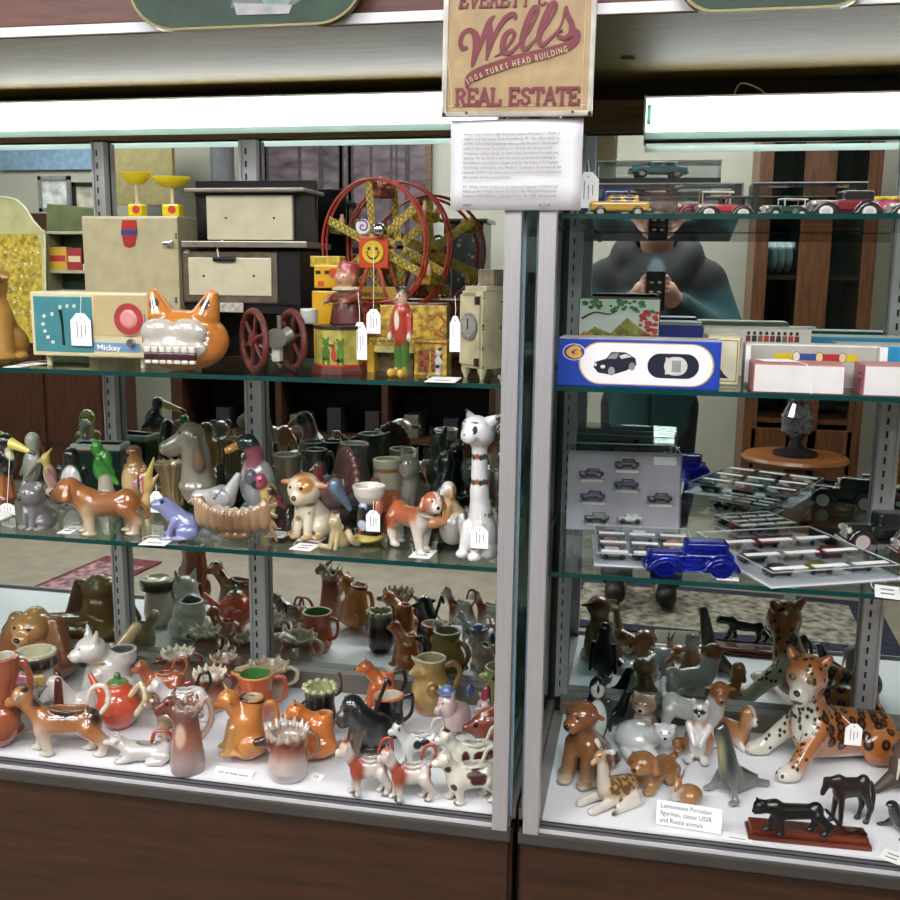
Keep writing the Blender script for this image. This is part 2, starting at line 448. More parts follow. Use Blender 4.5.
def build(f, name, label, cat, bbox, z, yaw=0., group=None, rmin=.68, rmax=1.35, hw=.0019, lift=0., body='body', Y=None):
    """mesh the figure, then size and stand it so that it fills the given outline on the shelf of height z"""
    x0, y0, x1, y1 = bbox
    H0 = max((y1-y0)/560., .02)
    adds = [p for p in f.p if not p[-1]]
    zr = np.max([f.bb(p)[1][2] for p in adds])-np.min([f.bb(p)[0][2] for p in adds])
    sc0 = H0/zr*.9
    P = pieces(f, hw*f.res, sc0)
    A = np.concatenate([p[1] for p in P]); zmin = A[:, 2].min(); cen = (A.min(0)+A.max(0))/2; cen[2] = zmin
    a = math.radians(yaw); R = np.array([[math.cos(a), -math.sin(a), 0], [math.sin(a), math.cos(a), 0], [0, 0, 1]])
    Q = (A-cen)[::max(1, len(A)//3000)]
    sh = sv = sc0; pos = onZ((x0+x1)/2, y1-3, z+lift)
    for it in range(14):
        W = (Q*np.array([sh, sh, sv])) @ R.T + pos
        px, py = proj(W)
        bx = (px.min(), py.min(), px.max(), py.max())
        rw = (x1-x0)/(bx[2]-bx[0]); rh = (y1-y0)/(bx[3]-bx[1])
        sh *= rw**.8; sv *= rh**.8
        q = sh/sv
        if q > rmax or q < rmin:
            g = math.sqrt(sh*sv); qq = min(max(q, rmin), rmax); sh = g*math.sqrt(qq); sv = g/math.sqrt(qq)
        W = (Q*np.array([sh, sh, sv])) @ R.T + pos
        px, py = proj(W); bx = (px.min(), py.min(), px.max(), py.max())
        ux, uy = proj(pos)
        pos = onZ(ux+((x0+x1)-(bx[0]+bx[2]))/2, uy+(y1-bx[3]), z+lift)
        W = (Q*np.array([sh, sh, sv])) @ R.T + pos
        lim = MIR-.034 if z < .7 else MIR-.026
        if W[:, 1].max() > lim: pos = pos-np.array([0, W[:, 1].max()-lim, 0])
        if W[:, 1].min() < .012: pos = pos+np.array([0, .012-W[:, 1].min(), 0])
    px, py = proj((Q*np.array([sh, sh, sv])) @ R.T + pos)
    e = [round(float(v)) for v in (px.min()-x0, py.min()-y0, px.max()-x1, py.max()-y1)]
    if max(abs(v) for v in e) > 5: WARN.append((label[:34], e, round(float(sh/sv), 2)))
    root = thing(name, label, cat, pos, a, group)
    S = np.array([sh, sh, sv])
    for i, (nm, V, Fc, C, m, lb) in enumerate(P):
        nm = body if i == 0 else nm
        W = (V-cen)*S
        if C is None:
            me = bpy.data.meshes.new(nm); me.from_pydata([tuple(v) for v in W], [], Fc)
            me.polygons.foreach_set('use_smooth', [True]*len(me.polygons)); me.materials.append(m)
        else: me = raw(nm, W, Fc, C, m)
        o = bpy.data.objects.new(nm, me); link(o, root)
        if lb: o['label'] = lb
    root['span'] = [float(sh), float(sv)]
    return root
def sided(f, fn):
    for s in (-1, 1): fn(s)
def arc(n, a0, a1, r, c=(0, 0), z=None):
    return [(c[0]+r*math.cos(a0+(a1-a0)*i/n), c[1]+r*math.sin(a0+(a1-a0)*i/n)) for i in range(n+1)]

# heads, poses and bodies shared by the animals -----------------------------------
def head(f, p, r, c, yaw=0., pitch=0., mz=.35, mr=.42, mw=.6, mc=None, ear='flop', ec=None, el=1., ic=None, hc='#d8c9a8', nose='#120e0d', eye=.12, eyec=None, ex=.42, squash=1.):
    p = np.array(p, float); a = math.radians(yaw); b = math.radians(pitch)
    fw = np.array([math.sin(a)*math.cos(b), -math.cos(a)*math.cos(b), math.sin(b)]); rt = np.array([math.cos(a), math.sin(a), 0]); up = np.cross(rt, fw)*1.
    if up[2] < 0: up = -up
    def q(x, y, z): return p+r*(x*rt+y*fw+z*up)
    mc = mc or c; ec = ec or c
    f.e(p, (r, r, r*squash), c)
    if mz > -.5: f.c(q(0, .35, -.2), q(0, .75+mz, -.28), r*mw, r*mr, mc)
    for s in (-1, 1):
        if ear == 'flop':
            f.c(q(s*.82, -.1, .45), q(s*1.05, .0, -.55*el), r*.2, r*.34, ec, k=.01)
        elif ear == 'prick':
            f.c(q(s*.5, -.1, .6), q(s*.82, -.15, 1.15+.45*el), r*.36, r*.07, ec, k=.015)
            if ic: f.paint(q(s*.72, .25, 1.05), r*.3, ic, .5)
        elif ear == 'round':
            f.e(q(s*.78, -.1, .72), (r*.36*el, r*.2, r*.36*el), ec, k=.012)
            if ic: f.paint(q(s*.8, .15, .75), r*.24, ic, .5)
        elif ear == 'side':
            f.c(q(s*.75, -.1, .35), q(s*1.5, -.05, .3), r*.24, r*.14, ec, k=.012)
        elif ear == 'horn':
            f.c(q(s*.75, -.15, .3), q(s*1.45, -.1, .2), r*.24, r*.12, ec, k=.012)
            f.c(q(s*.4, -.1, .75), q(s*.6, 0, 1.4*el), r*.17, r*.06, hc, k=.01)
        if eye: f.eye(q(0, .1, .15), s*ex*rt+.85*fw+.22*up, r*eye, eyec)
    if nose and mz > -.5: f.eye(q(0, .3, -.24), fw+.06*up, r*.17, mat(nose, .15, var=0), 'nose')
    return q
def stand(f, c, c2=None, L=1., br=.2, bz=.55, lr=.075, hp=(0, -.66, .86), hr=.17, step=.06, tail=None, tr=.04, hd=None, neck=.75):
    c2 = c2 or c; y0 = -L/2; y1 = L/2
    f.c((0, y0*.55, bz), (0, y1*.55, bz), br*1.02, br*.9, c)
    f.e((0, y0*.58, bz-.01), (br*.98, br*1.05, br*1.25), c); f.e((0, y1*.6, bz+.01), (br*.92, br, br*1.15), c)
    f.c((0, y0*.72, bz+.1), hp, br*neck, hr*.8, c)
    for s in (-1, 1):
        d = s*step*(1 if abs(step) < .3 else 1)
        f.c((s*br*.58, y0*.62, bz-.08), (s*br*.62, y0*.66+d, .06), lr*1.45, lr*.9, c2); f.e((s*br*.62, y0*.66+d-.03, .04), (lr*1.05, lr*1.5, .045), c2, k=.015)
        f.c((s*br*.6, y1*.62, bz-.06), (s*br*.62, y1*.86+d, bz*.42), lr*1.8, lr*1.05, c); f.c((s*br*.62, y1*.86+d, bz*.42), (s*br*.62, y1*.74+d, .06), lr*1.05, lr*.85, c2)
        f.e((s*br*.62, y1*.74+d-.03, .04), (lr*1.05, lr*1.5, .045), c2, k=.015)
    if tail: f.t(tail, tr, c)
    return head(f, hp, hr, c, **(hd or {}))
def sit(f, c, c2=None, c3=None, hp=(0, -.16, .8), hr=.19, w=.2, lean=-.1, hd=None, tail=None, tr=.04, lr=.065, sp=.1):
    """c body, c2 chest and forelegs, c3 paws"""
    c2 = c2 or c; c3 = c3 or c2
    f.e((0, .12, .22), (w*1.08, w*1.25, .23), c)
    f.c((0, .1, .28), (0, lean, .56), w*.98, w*.72, c); f.c((0, lean-.04, .42), (0, lean-.05, .55), w*.6, w*.55, c2)
    f.c((0, lean, .55), hp, w*.66, hr*.75, c)
    for s in (-1, 1):
        f.e((s*w*.82, .06, .16), (w*.5, w*1.0, .17), c); f.e((s*w*1.0, -.14, .045), (w*.33, w*.62, .05), c3, k=.02)
        f.c((s*sp*.8, lean-.06, .48), (s*sp, lean-.14, .07), lr*1.25, lr, c2); f.e((s*sp, lean-.18, .045), (lr*1.15, lr*1.5, .05), c3, k=.015)
    if tail: f.t(tail, tr, c)
    return head(f, hp, hr, c, **(hd or {}))
def lie(f, c, c2=None, L=1., br=.2, hp=(0, -.5, .45), hr=.18, hd=None, tail=None, tr=.05, lr=.07, fl=.35):
    c2 = c2 or c
    f.c((0, -L*.25, br*.95), (0, L*.3, br*.9), br, br*.95, c); f.c((0, -L*.28, br*1.1), hp, br*.8, hr*.8, c)
    for s in (-1, 1):
        f.e((s*br*.8, L*.28, br*.7), (br*.42, br*.9, br*.65), c); f.c((s*br*.95, L*.3, .07), (s*br*1.05, L*.08, .06), lr, lr*.85, c2)
        f.c((s*br*.62, -L*.28, br*.6), (s*br*.72, -L*.3-fl, .065), lr*1.2, lr*.9, c2); f.e((s*br*.72, -L*.3-fl-.03, .055), (lr*1.05, lr*1.3, .055), c2, k=.015)
    if tail: f.t(tail, tr, c)
    return head(f, hp, hr, c, **(hd or {}))
# ================================================================== the shop around the cabinets
def struct(name, bm, m): return meta(obj(name, bm, m), kind='structure')
CREAMWALL = mat('#a8a496', .8, var=.03, scale=4)
struct('floor', B((-1.3, -1.9, -.05, 8.4, 5.4, .1)), mat('#8f8473', .6, var=.08, scale=9))
struct('ceiling', B((-1.3, -1.9, 2.9, 8.4, 5.4, .1)), mat('#dcdad2', .9, var=.03, scale=40))
struct('wall_front', B((-1.3, .72, 1.43, 8.4, .1, 2.86)), CREAMWALL)
struct('wall_rear', B((-1.3, -4.0, 1.43, 8.4, .1, 2.86)), CREAMWALL)
struct('wall_left', B((-5.45, -1.65, 1.43, .1, 4.75, 2.86)), CREAMWALL)
struct('wall_right', B((2.85, -1.65, 1.43, .1, 4.75, 2.86)), CREAMWALL)
PANEL_LIGHT = mat('#ffffff', .5, var=0, emit='#fbfbff', es=16.)
for x in (-3.6, -1.55, .45):
    for y in (-1.55, -3.0):
        t = thing('ceiling_light', 'square-edged white ceiling light panel above the shop floor', 'ceiling light', (x, y, 2.84), group='ceiling lights')
        obj('housing', B((0, 0, .03, 1.26, .66, .03), bevel=.005), WHITE, t)
        obj('diffuser', B((0, 0, .006, 1.2, .6, .02)), PANEL_LIGHT, t)

# ================================================================== the two display cabinets
DARKWOOD = wood('#24130a', '#432611', 5, (1, 14, 14), .42)
REDWOOD = wood('#3d2117', '#6a3c2a', 5, (1, 14, 14), .45)
CANOPY = wood('#5c4d20', '#776633', 5, (1.5, 12, 12), .6)
LINING = mat('#e4e4e6', .75, var=.02, scale=3)
mm, nt, b_ = nodes('mirror'); b_.inputs['Base Color'].default_value = (.60, .66, .63, 1); b_.inputs['Metallic'].default_value = 1; b_.inputs['Roughness'].default_value = .0
MIRROR = mm
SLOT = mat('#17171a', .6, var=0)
def upright(name, x, parent, w=.036, x2=None):
    o = obj(name, B((x, MIR-.012, 1.19, w, .016, 1.18), (x-w*.42, MIR-.018, 1.19, w*.14, .012, 1.18), (x+w*.42, MIR-.018, 1.19, w*.14, .012, 1.18)), ALU, parent)
    bm = bmesh.new()
    for k in range(44): addbox(bm, (x-w*.12, MIR-.0205, .63+k*.0262), (w*.1, .002, .013))
    obj('slot', bm, SLOT, o)
def cabinet(name, label, x0, x1, frame_l, frame_r, ups):
    t = thing(name, label, 'display cabinet', ((x0+x1)/2, 0, 0))
    t.location = (0, 0, 0); xm = (x0+x1)/2; w = x1-x0
    obj('base_panel', B((xm, .012, .268, w-.012, .02, .536)), DARKWOOD, t)
    obj('base_side', B((x0+.01, .27, .268, .02, .5, .536)), DARKWOOD, t); obj('base_side', B((x1-.01, .27, .268, .02, .5, .536)), DARKWOOD, t)
    obj('back_board', B((xm, .52, .95, w, .03, 1.9)), mat('#3a3028', .7, var=.05), t)
    obj('deck', B((xm, .25, .552, w-.01, .47, .016)), mat('#8b8a88', .6), t)
    obj('lining', B((xm, .2485, .5625, w-.075, .437, .004)), LINING, t)
    obj('front_rail', B((xm, -.004, .5475, w, .02, .021), bevel=.003), mat('#4c4845', .45, .4, var=.05, scale=8), t)
    # sliding door track: two channels behind a bright lip
    obj('door_track', B((xm, -.004, .5605, w-.05, .0035, .008)), mat('#d8d8da', .25, .3, var=0), t)
    obj('track_groove', B((xm, .014, .5595, w-.05, .0335, .0015)), SLOT, t)
    obj('track_ridge', B((xm, .0075, .561, w-.05, .0025, .004), (xm, .019, .561, w-.05, .0025, .004)), mat('#77767a', .4, .4, var=0), t)
    obj('back_rail', B((xm, MIR-.016, .585, w-.06, .03, .044)), mat('#6f675f', .5, var=.06, scale=10, stretch=(1, 20, 20)), t)
    obj('mirror_panel', B((xm, MIR+.005, 1.193, w-.04, .01, 1.176)), MIRROR, t)
    obj('head_rail', B((xm, MIR-.012, 1.813, w-.04, .03, .06)), wood('#5a3c22', '#8a6238', 5, (1, 14, 14), .5), t)
    obj('canopy', B((xm, .245, 1.888, w, .52, .016)), CANOPY, t)
    obj('valance', B((xm, -.005, 2.02, w, .02, .246), bevel=.003), REDWOOD, t)
    obj('valance_strip', B((xm, -.017, 1.889, w, .008, .015)), mat('#d8d8da', .35, var=.02), t)
    for x, inner in ((frame_l, 1), (frame_r, -1)):
        obj('corner_post', B((x, 0, 1.22, .027, .03, 1.324), bevel=.0015), ALU, t)
    for x in (x0+.006, x1-.006):
        obj('end_panel', B((x, .255, 1.22, .006, .46, 1.3)), PANE, t)
        obj('end_panel_edge', B((x, .022, 1.22, .0085, .006, 1.3)), mat('#7f96a2', .2, var=.08, scale=6), t)
        obj('end_rail', B((x, .255, .572, .02, .46, .022)), mat('#756a60', .5, var=.05), t)
    for u in ups: upright('shelf_upright', u[0], t, u[1])
    return t
cabinet('display_cabinet', 'left glass showcase of toys and animal creamers with wooden base and mirrored back', -1.95, -.193, -1.935, -.212, [(-.848, .04), (-1.196, .03)])
cabinet('display_cabinet', 'right glass showcase of model cars and animal figurines with wooden base and mirrored back', -.180, 1.3, -.158, 1.285, [(.473, .04), (-.150, .026)])
obj_gap = obj('gap_shade_strip', B((-.1865, .06, .28, .004, .01, .53)), SLOT); meta(obj_gap, 'black strip standing in for the shade in the gap between the two cabinet bases', 'gap shade')  # open gap between the bases, its shade given by a black strip

def glass_shelf(label, x0, x1, z):
    t = thing('glass_shelf', label, 'glass shelf', ((x0+x1)/2, .25, z))
    w = x1-x0
    obj('pane', B((0, -.005, -.004, w, .434, .0079)), SHELF_GLASS, t)
    obj('front_edge', B((0, -.2230, -.004, w, .0012, .008)), GLASS_EDGE, t)
    for x in (x0+.05, x1-.05):
        obj('bracket', B((x-(x0+x1)/2, .08, -.0125, .008, .28, .008)), ALU_DARK, t)
    return t
glass_shelf('upper glass shelf of the left cabinet carrying the tin toys', -1.93, -.203, ZB)
glass_shelf('lower glass shelf of the left cabinet carrying the ceramic birds and dogs', -1.93, -.203, ZC)
glass_shelf('top glass shelf of the right cabinet carrying the row of model cars', -.168, 1.27, ZA)
glass_shelf('middle glass shelf of the right cabinet carrying the boxed toys', -.168, 1.27, ZB)
glass_shelf('lowest glass shelf of the right cabinet carrying the plastic car trays', -.168, 1.27, ZC)

TUBE_LIGHT = mat('#ffffff', .5, var=0, emit='#f4fbff', es=8.)
REFLECTOR = mat('#f4f6f4', .35, var=.01)
m_, nt_, b_ = nodes('lens'); nt_.nodes.remove(b_)
tl = nt_.nodes.new('ShaderNodeBsdfTranslucent'); tl.inputs['Color'].default_value = (.62, .72, .66, 1); df = nt_.nodes.new('ShaderNodeBsdfDiffuse'); df.inputs['Color'].default_value = (.5, .55, .52, 1)
mx_ = nt_.nodes.new('ShaderNodeMixShader'); nt_.links.new(tl.outputs[0], mx_.inputs[1]); nt_.links.new(df.outputs[0], mx_.inputs[2]); nt_.links.new(mx_.outputs[0], nt_.nodes['Material Output'].inputs['Surface']); LENS = m_
def lamp(label, x0, x1, zt, zb, rot=0.):
    xm = (x0+x1)/2; w = x1-x0
    t = thing('fluorescent_lamp', label, 'fluorescent lamp', (xm, .40, (zt+zb)/2)); h = zt-zb
    # trough housing open to the front
    obj('housing', B((0, .03, 0, w, .004, h), (0, .012, h/2-.002, w, .04, .004), (0, .026, -h/2+.002, w, .012, .004)), REFLECTOR, t)
    obj('lower_lens', B((0, -.010, -h/2-.007, w, .0015, .013)), LENS, t)
    for s in (-1, 1):
        obj('end_cap', B((s*w/2, .008, 0, .004, .048, h)), REFLECTOR, t)
        obj('socket', B((s*(w/2-.009), .004, 0, .010, .02, h*.55), bevel=.002), mat('#3c7a58', .4), t)
    obj('tube', CYL((-w/2+.012, .004, 0), (w/2-.012, .004, 0), .019, seg=24), TUBE_LIGHT, t, smooth=True)
    bm = bmesh.new()
    tube(bm, smooth_pts([(-w/2+.16+.0, .03, h/2), (-w/2+.17, .0, h/2+.02), (-w/2+.2, .0, h/2+.012), (-w/2+.22, .03, h/2+.004)]), .0016)
    obj('cable', bm, mat('#d8c98f', .6), t)
    return t
lamp('left fluorescent strip lamp in white housing behind the valance, cut off by the frame', -1.80, -.30, 1.855, 1.795)
lamp('right fluorescent strip lamp in white housing with green end socket', -.024, 1.2, 1.836, 1.772)
clip = thing('shelf_clip', 'small silver clip screwed under the right cabinet canopy', 'clip', onZ(628, 57, 1.879))
obj('plate', B((0, 0, -.0015, .024, .010, .003), bevel=.0008), CHROME, clip)

# ------------------------------------------------------------------ hung at the front: trays, metal sign, typed sheet
def tray(label, xs, zlow, parts):
    x0, x1, r = xs
    t = thing('hanging_tray', label, 'tray', ((x0+x1)/2, -.046, zlow), rot=(math.radians(-4), 0, 0))
    w = (x1-x0)/2; h = .16
    poly = []
    for cx, cz, a0 in ((w-r, h-r, 0), (-w+r, h-r, PI/2), (-w+r, r, PI), (w-r, r, 1.5*PI)):
        poly += arc(8, a0, a0+PI/2, r, (cx, cz))
    obj('rim', prism(poly, 0, .012), mat('#5a5224', .3, .4), t)
    inner = [(p[0]*(1-.004/w), h/2+(p[1]-h/2)*(1-.004/(h/2))) for p in poly]
    obj('painted_face', prism(inner, -.0008, .002), mat('#173c26', .6, var=.3, scale=6), t)
    return t
t = tray('green painted tray with yellow rim hanging over the left valance', (-.83, -.44, .075), 1.876, None)
def patch(name, poly, y, m, parent): return obj(name, prism(poly, y, y+.0006), m, parent)
patch('painted_cart', [(-.02, .03), (.07, .022), (.1, .04), (.09, .08), (-.01, .085)], -.0016, mat('#17181f', .3, var=.2), t)
patch('painted_wheel', arc(20, 0, 2*PI, .028, (.055, .052))[:-1], -.0022, mat('#3a6a50', .3, var=.2), t)
patch('painted_road', [(-.01, .018), (.075, .017), (.08, .03), (-.015, .036)], -.0026, mat('#8a8a8c', .4, var=.2), t)
t = tray('dark green painted tray hanging over the right valance', (.02, .28, .05), 1.872, None)

def sign():
    O = np.array([-.2095, -.030, 1.738])
    t = thing('metal_sign', 'tan embossed metal real estate sign with red lettering over the centre posts', 'sign', O, rot=(0, math.radians(.6), 0))
    W, H = .228, .215
    obj('frame', B((-W/2+.004, 0, H/2, .008, .006, H), (W/2-.004, 0, H/2, .008, .006, H), (0, 0, .004, W, .006, .008), (0, 0, H-.004, W, .006, .008), bevel=.0015), mat('#a9a49a', .35, .7, var=.1), t)
    TAN = mat('#a58c64', .45, var=.08, scale=40, bump=.1)
    obj('plate', B((0, .001, H/2, W-.014, .003, H-.014)), TAN, t)
    a, b = W/2-.016, .016
    edge = [(-a, b), (a, b), (a, H-.014), (-a, H-.014)]
    obj('embossed_border', TUBE([(x, -.0008, z) for x, z in smooth_pts([(-a, b+.01), (-a, b), (-a+.01, b), (a-.01, b), (a, b), (a, b+.01), (a, H-.02), (a-.002, H-.014), (-a, H-.014)], 5, True)], .0011, 6, True), mat('#c2ac84', .4, var=.05), t)
    for x in (-.075, .085): obj('bolt', CYL((x, -.0045, .006), (x, -.002, .006), .0022, seg=10), mat('#4a4640', .4, .7), t)
    RED = mat('#702430', .5, var=.06, scale=60)
    s = W/160.5*1.02                      # one photo pixel on the sign
    # pixel frame of the crop: 900 px = 160, origin at (x=460/900, z=655)
    def q(x, y, w=0): return ((x-435)/900*160*s*1., (652-y)/900*160*s*1., w/900*160*s)
    lay = [0]
    def st(bm, pts):
        lay[0] += 1; ribbon([q(*p) for p in pts], .0012+.0001*lay[0], bm, 8, -.0008)
    bm = bmesh.new()
    st(bm, [(140, 262, 14), (112, 268, 30), (96, 235, 26), (110, 188, 24), (150, 168, 26), (185, 200, 42), (190, 260, 40), (178, 330, 28), (166, 375, 10)])
    st(bm, [(170, 368, 14), (215, 250, 26), (262, 130, 30), (295, 92, 8)])
    st(bm, [(262, 120, 26), (268, 200, 40), (262, 280, 30), (252, 338, 10)])
    st(bm, [(252, 338, 10), (290, 220, 24), (340, 130, 30), (385, 92, 32), (412, 95, 28), (412, 120, 16)])
    st(bm, [(300, 318, 8), (350, 290, 14), (392, 240, 16), (412, 200, 20), (395, 176, 22), (362, 200, 30), (345, 255, 34), (352, 292, 28), (390, 298, 22), (430, 262, 16)])
    st(bm, [(430, 262, 14), (490, 190, 16), (535, 100, 20), (540, 62, 26), (520, 60, 30), (490, 120, 36), (462, 210, 36), (458, 262, 28), (480, 280, 22), (525, 240, 14)])
    st(bm, [(525, 240, 14), (590, 160, 16), (638, 80, 20), (642, 40, 26), (622, 40, 30), (590, 100, 36), (560, 190, 36), (556, 240, 28), (580, 258, 22), (640, 205, 14)])
    st(bm, [(640, 205, 12), (680, 150, 12), (702, 60, 16), (712, 95, 24), (738, 150, 34), (738, 200, 34), (705, 225, 24), (668, 215, 22), (662, 190, 12), (690, 182, 8)])
    st(bm, [(730, 205, 30), (768, 195, 36), (765, 232, 44), (720, 268, 50), (600, 302, 56), (440, 336, 58), (300, 376, 60), (200, 412, 60), (152, 440, 44), (138, 488, 10)])
    obj('script_lettering', bm, RED, t)
    x, _, _ = q(160, 0); 
    # 1006 TURKS HEAD BUILDING along the sweep
    word = '1006 TURKS HEAD BUILDING'; n = len(word)
    wid = [.55, 1, 1, 1, .4, .95, 1, 1, 1, .95, .55, 1, .9, 1, 1, .55, 1, 1, .5, .85, 1, .5, 1, 1]
    tot = sum(wid); acc = 0
    TANL = mat('#cdb98f', .5, var=.05)
    path = [(150, 452), (200, 424), (300, 388), (440, 348), (600, 312), (728, 276)]
    S = np.array(smooth_pts([p+(0,) for p in path], 10)); L = np.concatenate([[0], np.cumsum(np.hypot(*np.diff(S[:, :2], axis=0).T))])
    for ch, w in zip(word, wid):
        u = (acc+w/2)/tot*L[-1]; acc += w
        if ch == ' ': continue
        px, py = np.interp(u, L, S[:, 0]), np.interp(u, L, S[:, 1]); px2, py2 = np.interp(u+8, L, S[:, 0]), np.interp(u+8, L, S[:, 1])
        an = math.atan2(-(py2-py), px2-px)
        X, Z, _ = q(px, py+23)
        text('lettering', ch, .0132 if ch in '016' else .0132, TANL, t, (X, -.0038, Z), (PI/2, -an, 0), .0003, 'CENTER', sx=.68 if ch in '06' else .62, offset=0 if ch in '06' else .0002)
    # slab letters
    def slab(word, x0, x1, yb, yt, wt, sl=0.):
        bm = bmesh.new()
        G = {'R': ([[(.18, 0), (.18, 1)], [(.18, .95), (.6, .95), (.8, .74), (.6, .5), (.18, .5)], [(.5, .5), (.85, 0)]], [(.18, 0), (.18, 1), (.85, 0)]),
             'E': ([[(.2, 0), (.2, 1)], [(.1, .95), (.85, .95), (.87, .75)], [(.2, .5), (.6, .5)], [(.1, .05), (.85, .05), (.88, .28)]], [(.6, .5)]),
             'A': ([[(.1, 0), (.5, 1), (.9, 0)], [(.25, .33), (.75, .33)]], [(.1, 0), (.9, 0)]),
             'L': ([[(.22, 0), (.22, 1)], [(.1, .05), (.85, .05), (.88, .3)]], [(.22, 1)]),
             'S': ([[(.84, .72), (.8, .88), (.5, .97), (.2, .84), (.24, .62), (.7, .42), (.8, .2), (.52, .03), (.2, .1), (.15, .3)]], []),
             'T': ([[(.5, 0), (.5, 1)], [(.06, .72), (.08, .95), (.92, .95), (.94, .72)]], [(.5, 0)]),
             'V': ([[(.08, 1), (.48, 0), (.92, 1)]], [(.08, 1), (.92, 1)]), 'C': ([[(.85, .75), (.6, .97), (.25, .85), (.15, .5), (.25, .15), (.6, .03), (.85, .2)]], []),
             '.': ([[(.1, .0), (.1, .12)]], [])}
        ww = sum(.55 if c in ' ' else (.3 if c == '.' else 1) for c in word); u = (x1-x0)/ww; xx = x0; hh = yb-yt
        for c in word:
            if c == ' ': xx += .55*u; continue
            strokes, serifs = G[c]
            for spts in strokes:
                for a, b2 in zip(spts, spts[1:]):
                    A_ = q(xx+a[0]*u+sl*a[1], yb-a[1]*hh, wt); B_ = q(xx+b2[0]*u+sl*b2[1], yb-b2[1]*hh, wt)
                    d = math.hypot(B_[0]-A_[0], B_[1]-A_[1]) or 1; e = wt/900*160*s*.3
                    ux, uz = (B_[0]-A_[0])/d*e, (B_[1]-A_[1])/d*e
                    lay[0] += 1; ribbon([(A_[0]-ux, A_[1]-uz, A_[2]), (B_[0]+ux, B_[1]+uz, B_[2])], .0012+.00004*(lay[0] % 37), bm, 1, -.0008)
            for sx, sz in serifs:
                A_ = q(xx+sx*u-u*.2+sl*sz, yb-sz*hh+(-1 if sz == 0 else 1)*wt*.25*(0 if sz == .5 else 1), wt*.6); B_ = (A_[0]+q(435+u*.4, 0)[0], A_[1], A_[2])
                if sz == .5: A_ = q(xx+sx*u, yb-.36*hh, wt*.5); B_ = q(xx+sx*u, yb-.64*hh, wt*.5)
                lay[0] += 1; ribbon([A_, B_], .0012+.00004*(lay[0] % 37), bm, 1, -.0008)
            xx += (.3 if c == '.' else 1)*u
        obj('lettering', bm, RED, t)
    slab('REAL ESTATE', 72, 805, 588, 492, 17)
    slab('EVERETT C.', 78, 610, 48, -42, 13, 14)
sign()

def paper():
    t = thing('typed_notice', 'white typed information sheet taped below the metal sign', 'notice', (-.2095, -.021, 1.602))
    W, H = .202, .134
    bm = bmesh.new(); N = 12
    rows = []
    for i in range(N+1):
        u = i/N-.5
        rows.append([bm.verts.new((u*W, -.004*math.cos(u*3)+.003*(1-j/4), H*j/4)) for j in range(5)])
    for a, b2 in zip(rows, rows[1:]):
        for j in range(4): bm.faces.new((a[j], b2[j], b2[j+1], a[j+1]))
    o = obj('sheet', bm, mat('#d6d6da', .7, var=.01), t, smooth=True)
    md = o.modifiers.new('thickness', 'SOLIDIFY'); md.thickness = .0003
    body = ("Advertising window sign from the estate of Everett C. Wells, a\nrealtor and developer from Providence, RI.  His office listed as\n#1006 Turks Head Building refers to the 16-story \"skyscraper\"\nbuilt in downtown Providence in 1913 by the Brown Land\nCompany, using a design by New York architects Howells and\nStokes.  At the time, it was the tallest commercial building in\nProvidence, exceeded in height only by the State of RI Capitol.\nThe design is based on the \"Flatiron\" building at Broadway & 5th\nAvenue in NYC, and features a massive Turk's head sculpture in\nthe center of the curved facade.\n\nMr. Wells' home is listed in the National Register of Historical\nPlaces at #13 Weeks Brown Street in the Wayland Historical\nDistrict of Providence , and dates from the 1909-1913 period.")
    text('typed_text', body, .0056, mat('#222226', .7, var=0), t, (-W/2+.021, -.0062, H-.0235), extrude=.0001, line=1.26, sx=1.03)
    text('typed_text', '#8047', .0056, mat('#222226', .7, var=0), t, (-W/2+.021, -.0062, .0055), extrude=.0001, sx=.95)
    text('typed_text', '$115.00', .0056, mat('#222226', .7, var=0), t, (.038, -.0062, .0055), extrude=.0001, sx=.95)
paper()
sc.view_settings.view_transform = 'Standard'; sc.view_settings.look = 'None'; sc.view_settings.gamma = 1.0
sc.view_settings.use_curve_mapping = False
sc.view_settings.exposure = 0.44
sc.cycles.transparent_max_bounces = 64
sc.cycles.max_bounces = 14; sc.cycles.glossy_bounces = 8
wd = bpy.data.worlds.new('world'); sc.world = wd; wd.use_nodes = True
wd.node_tree.nodes['Background'].inputs['Color'].default_value = (.9, .95, 1, 1); wd.node_tree.nodes['Background'].inputs['Strength'].default_value = .15
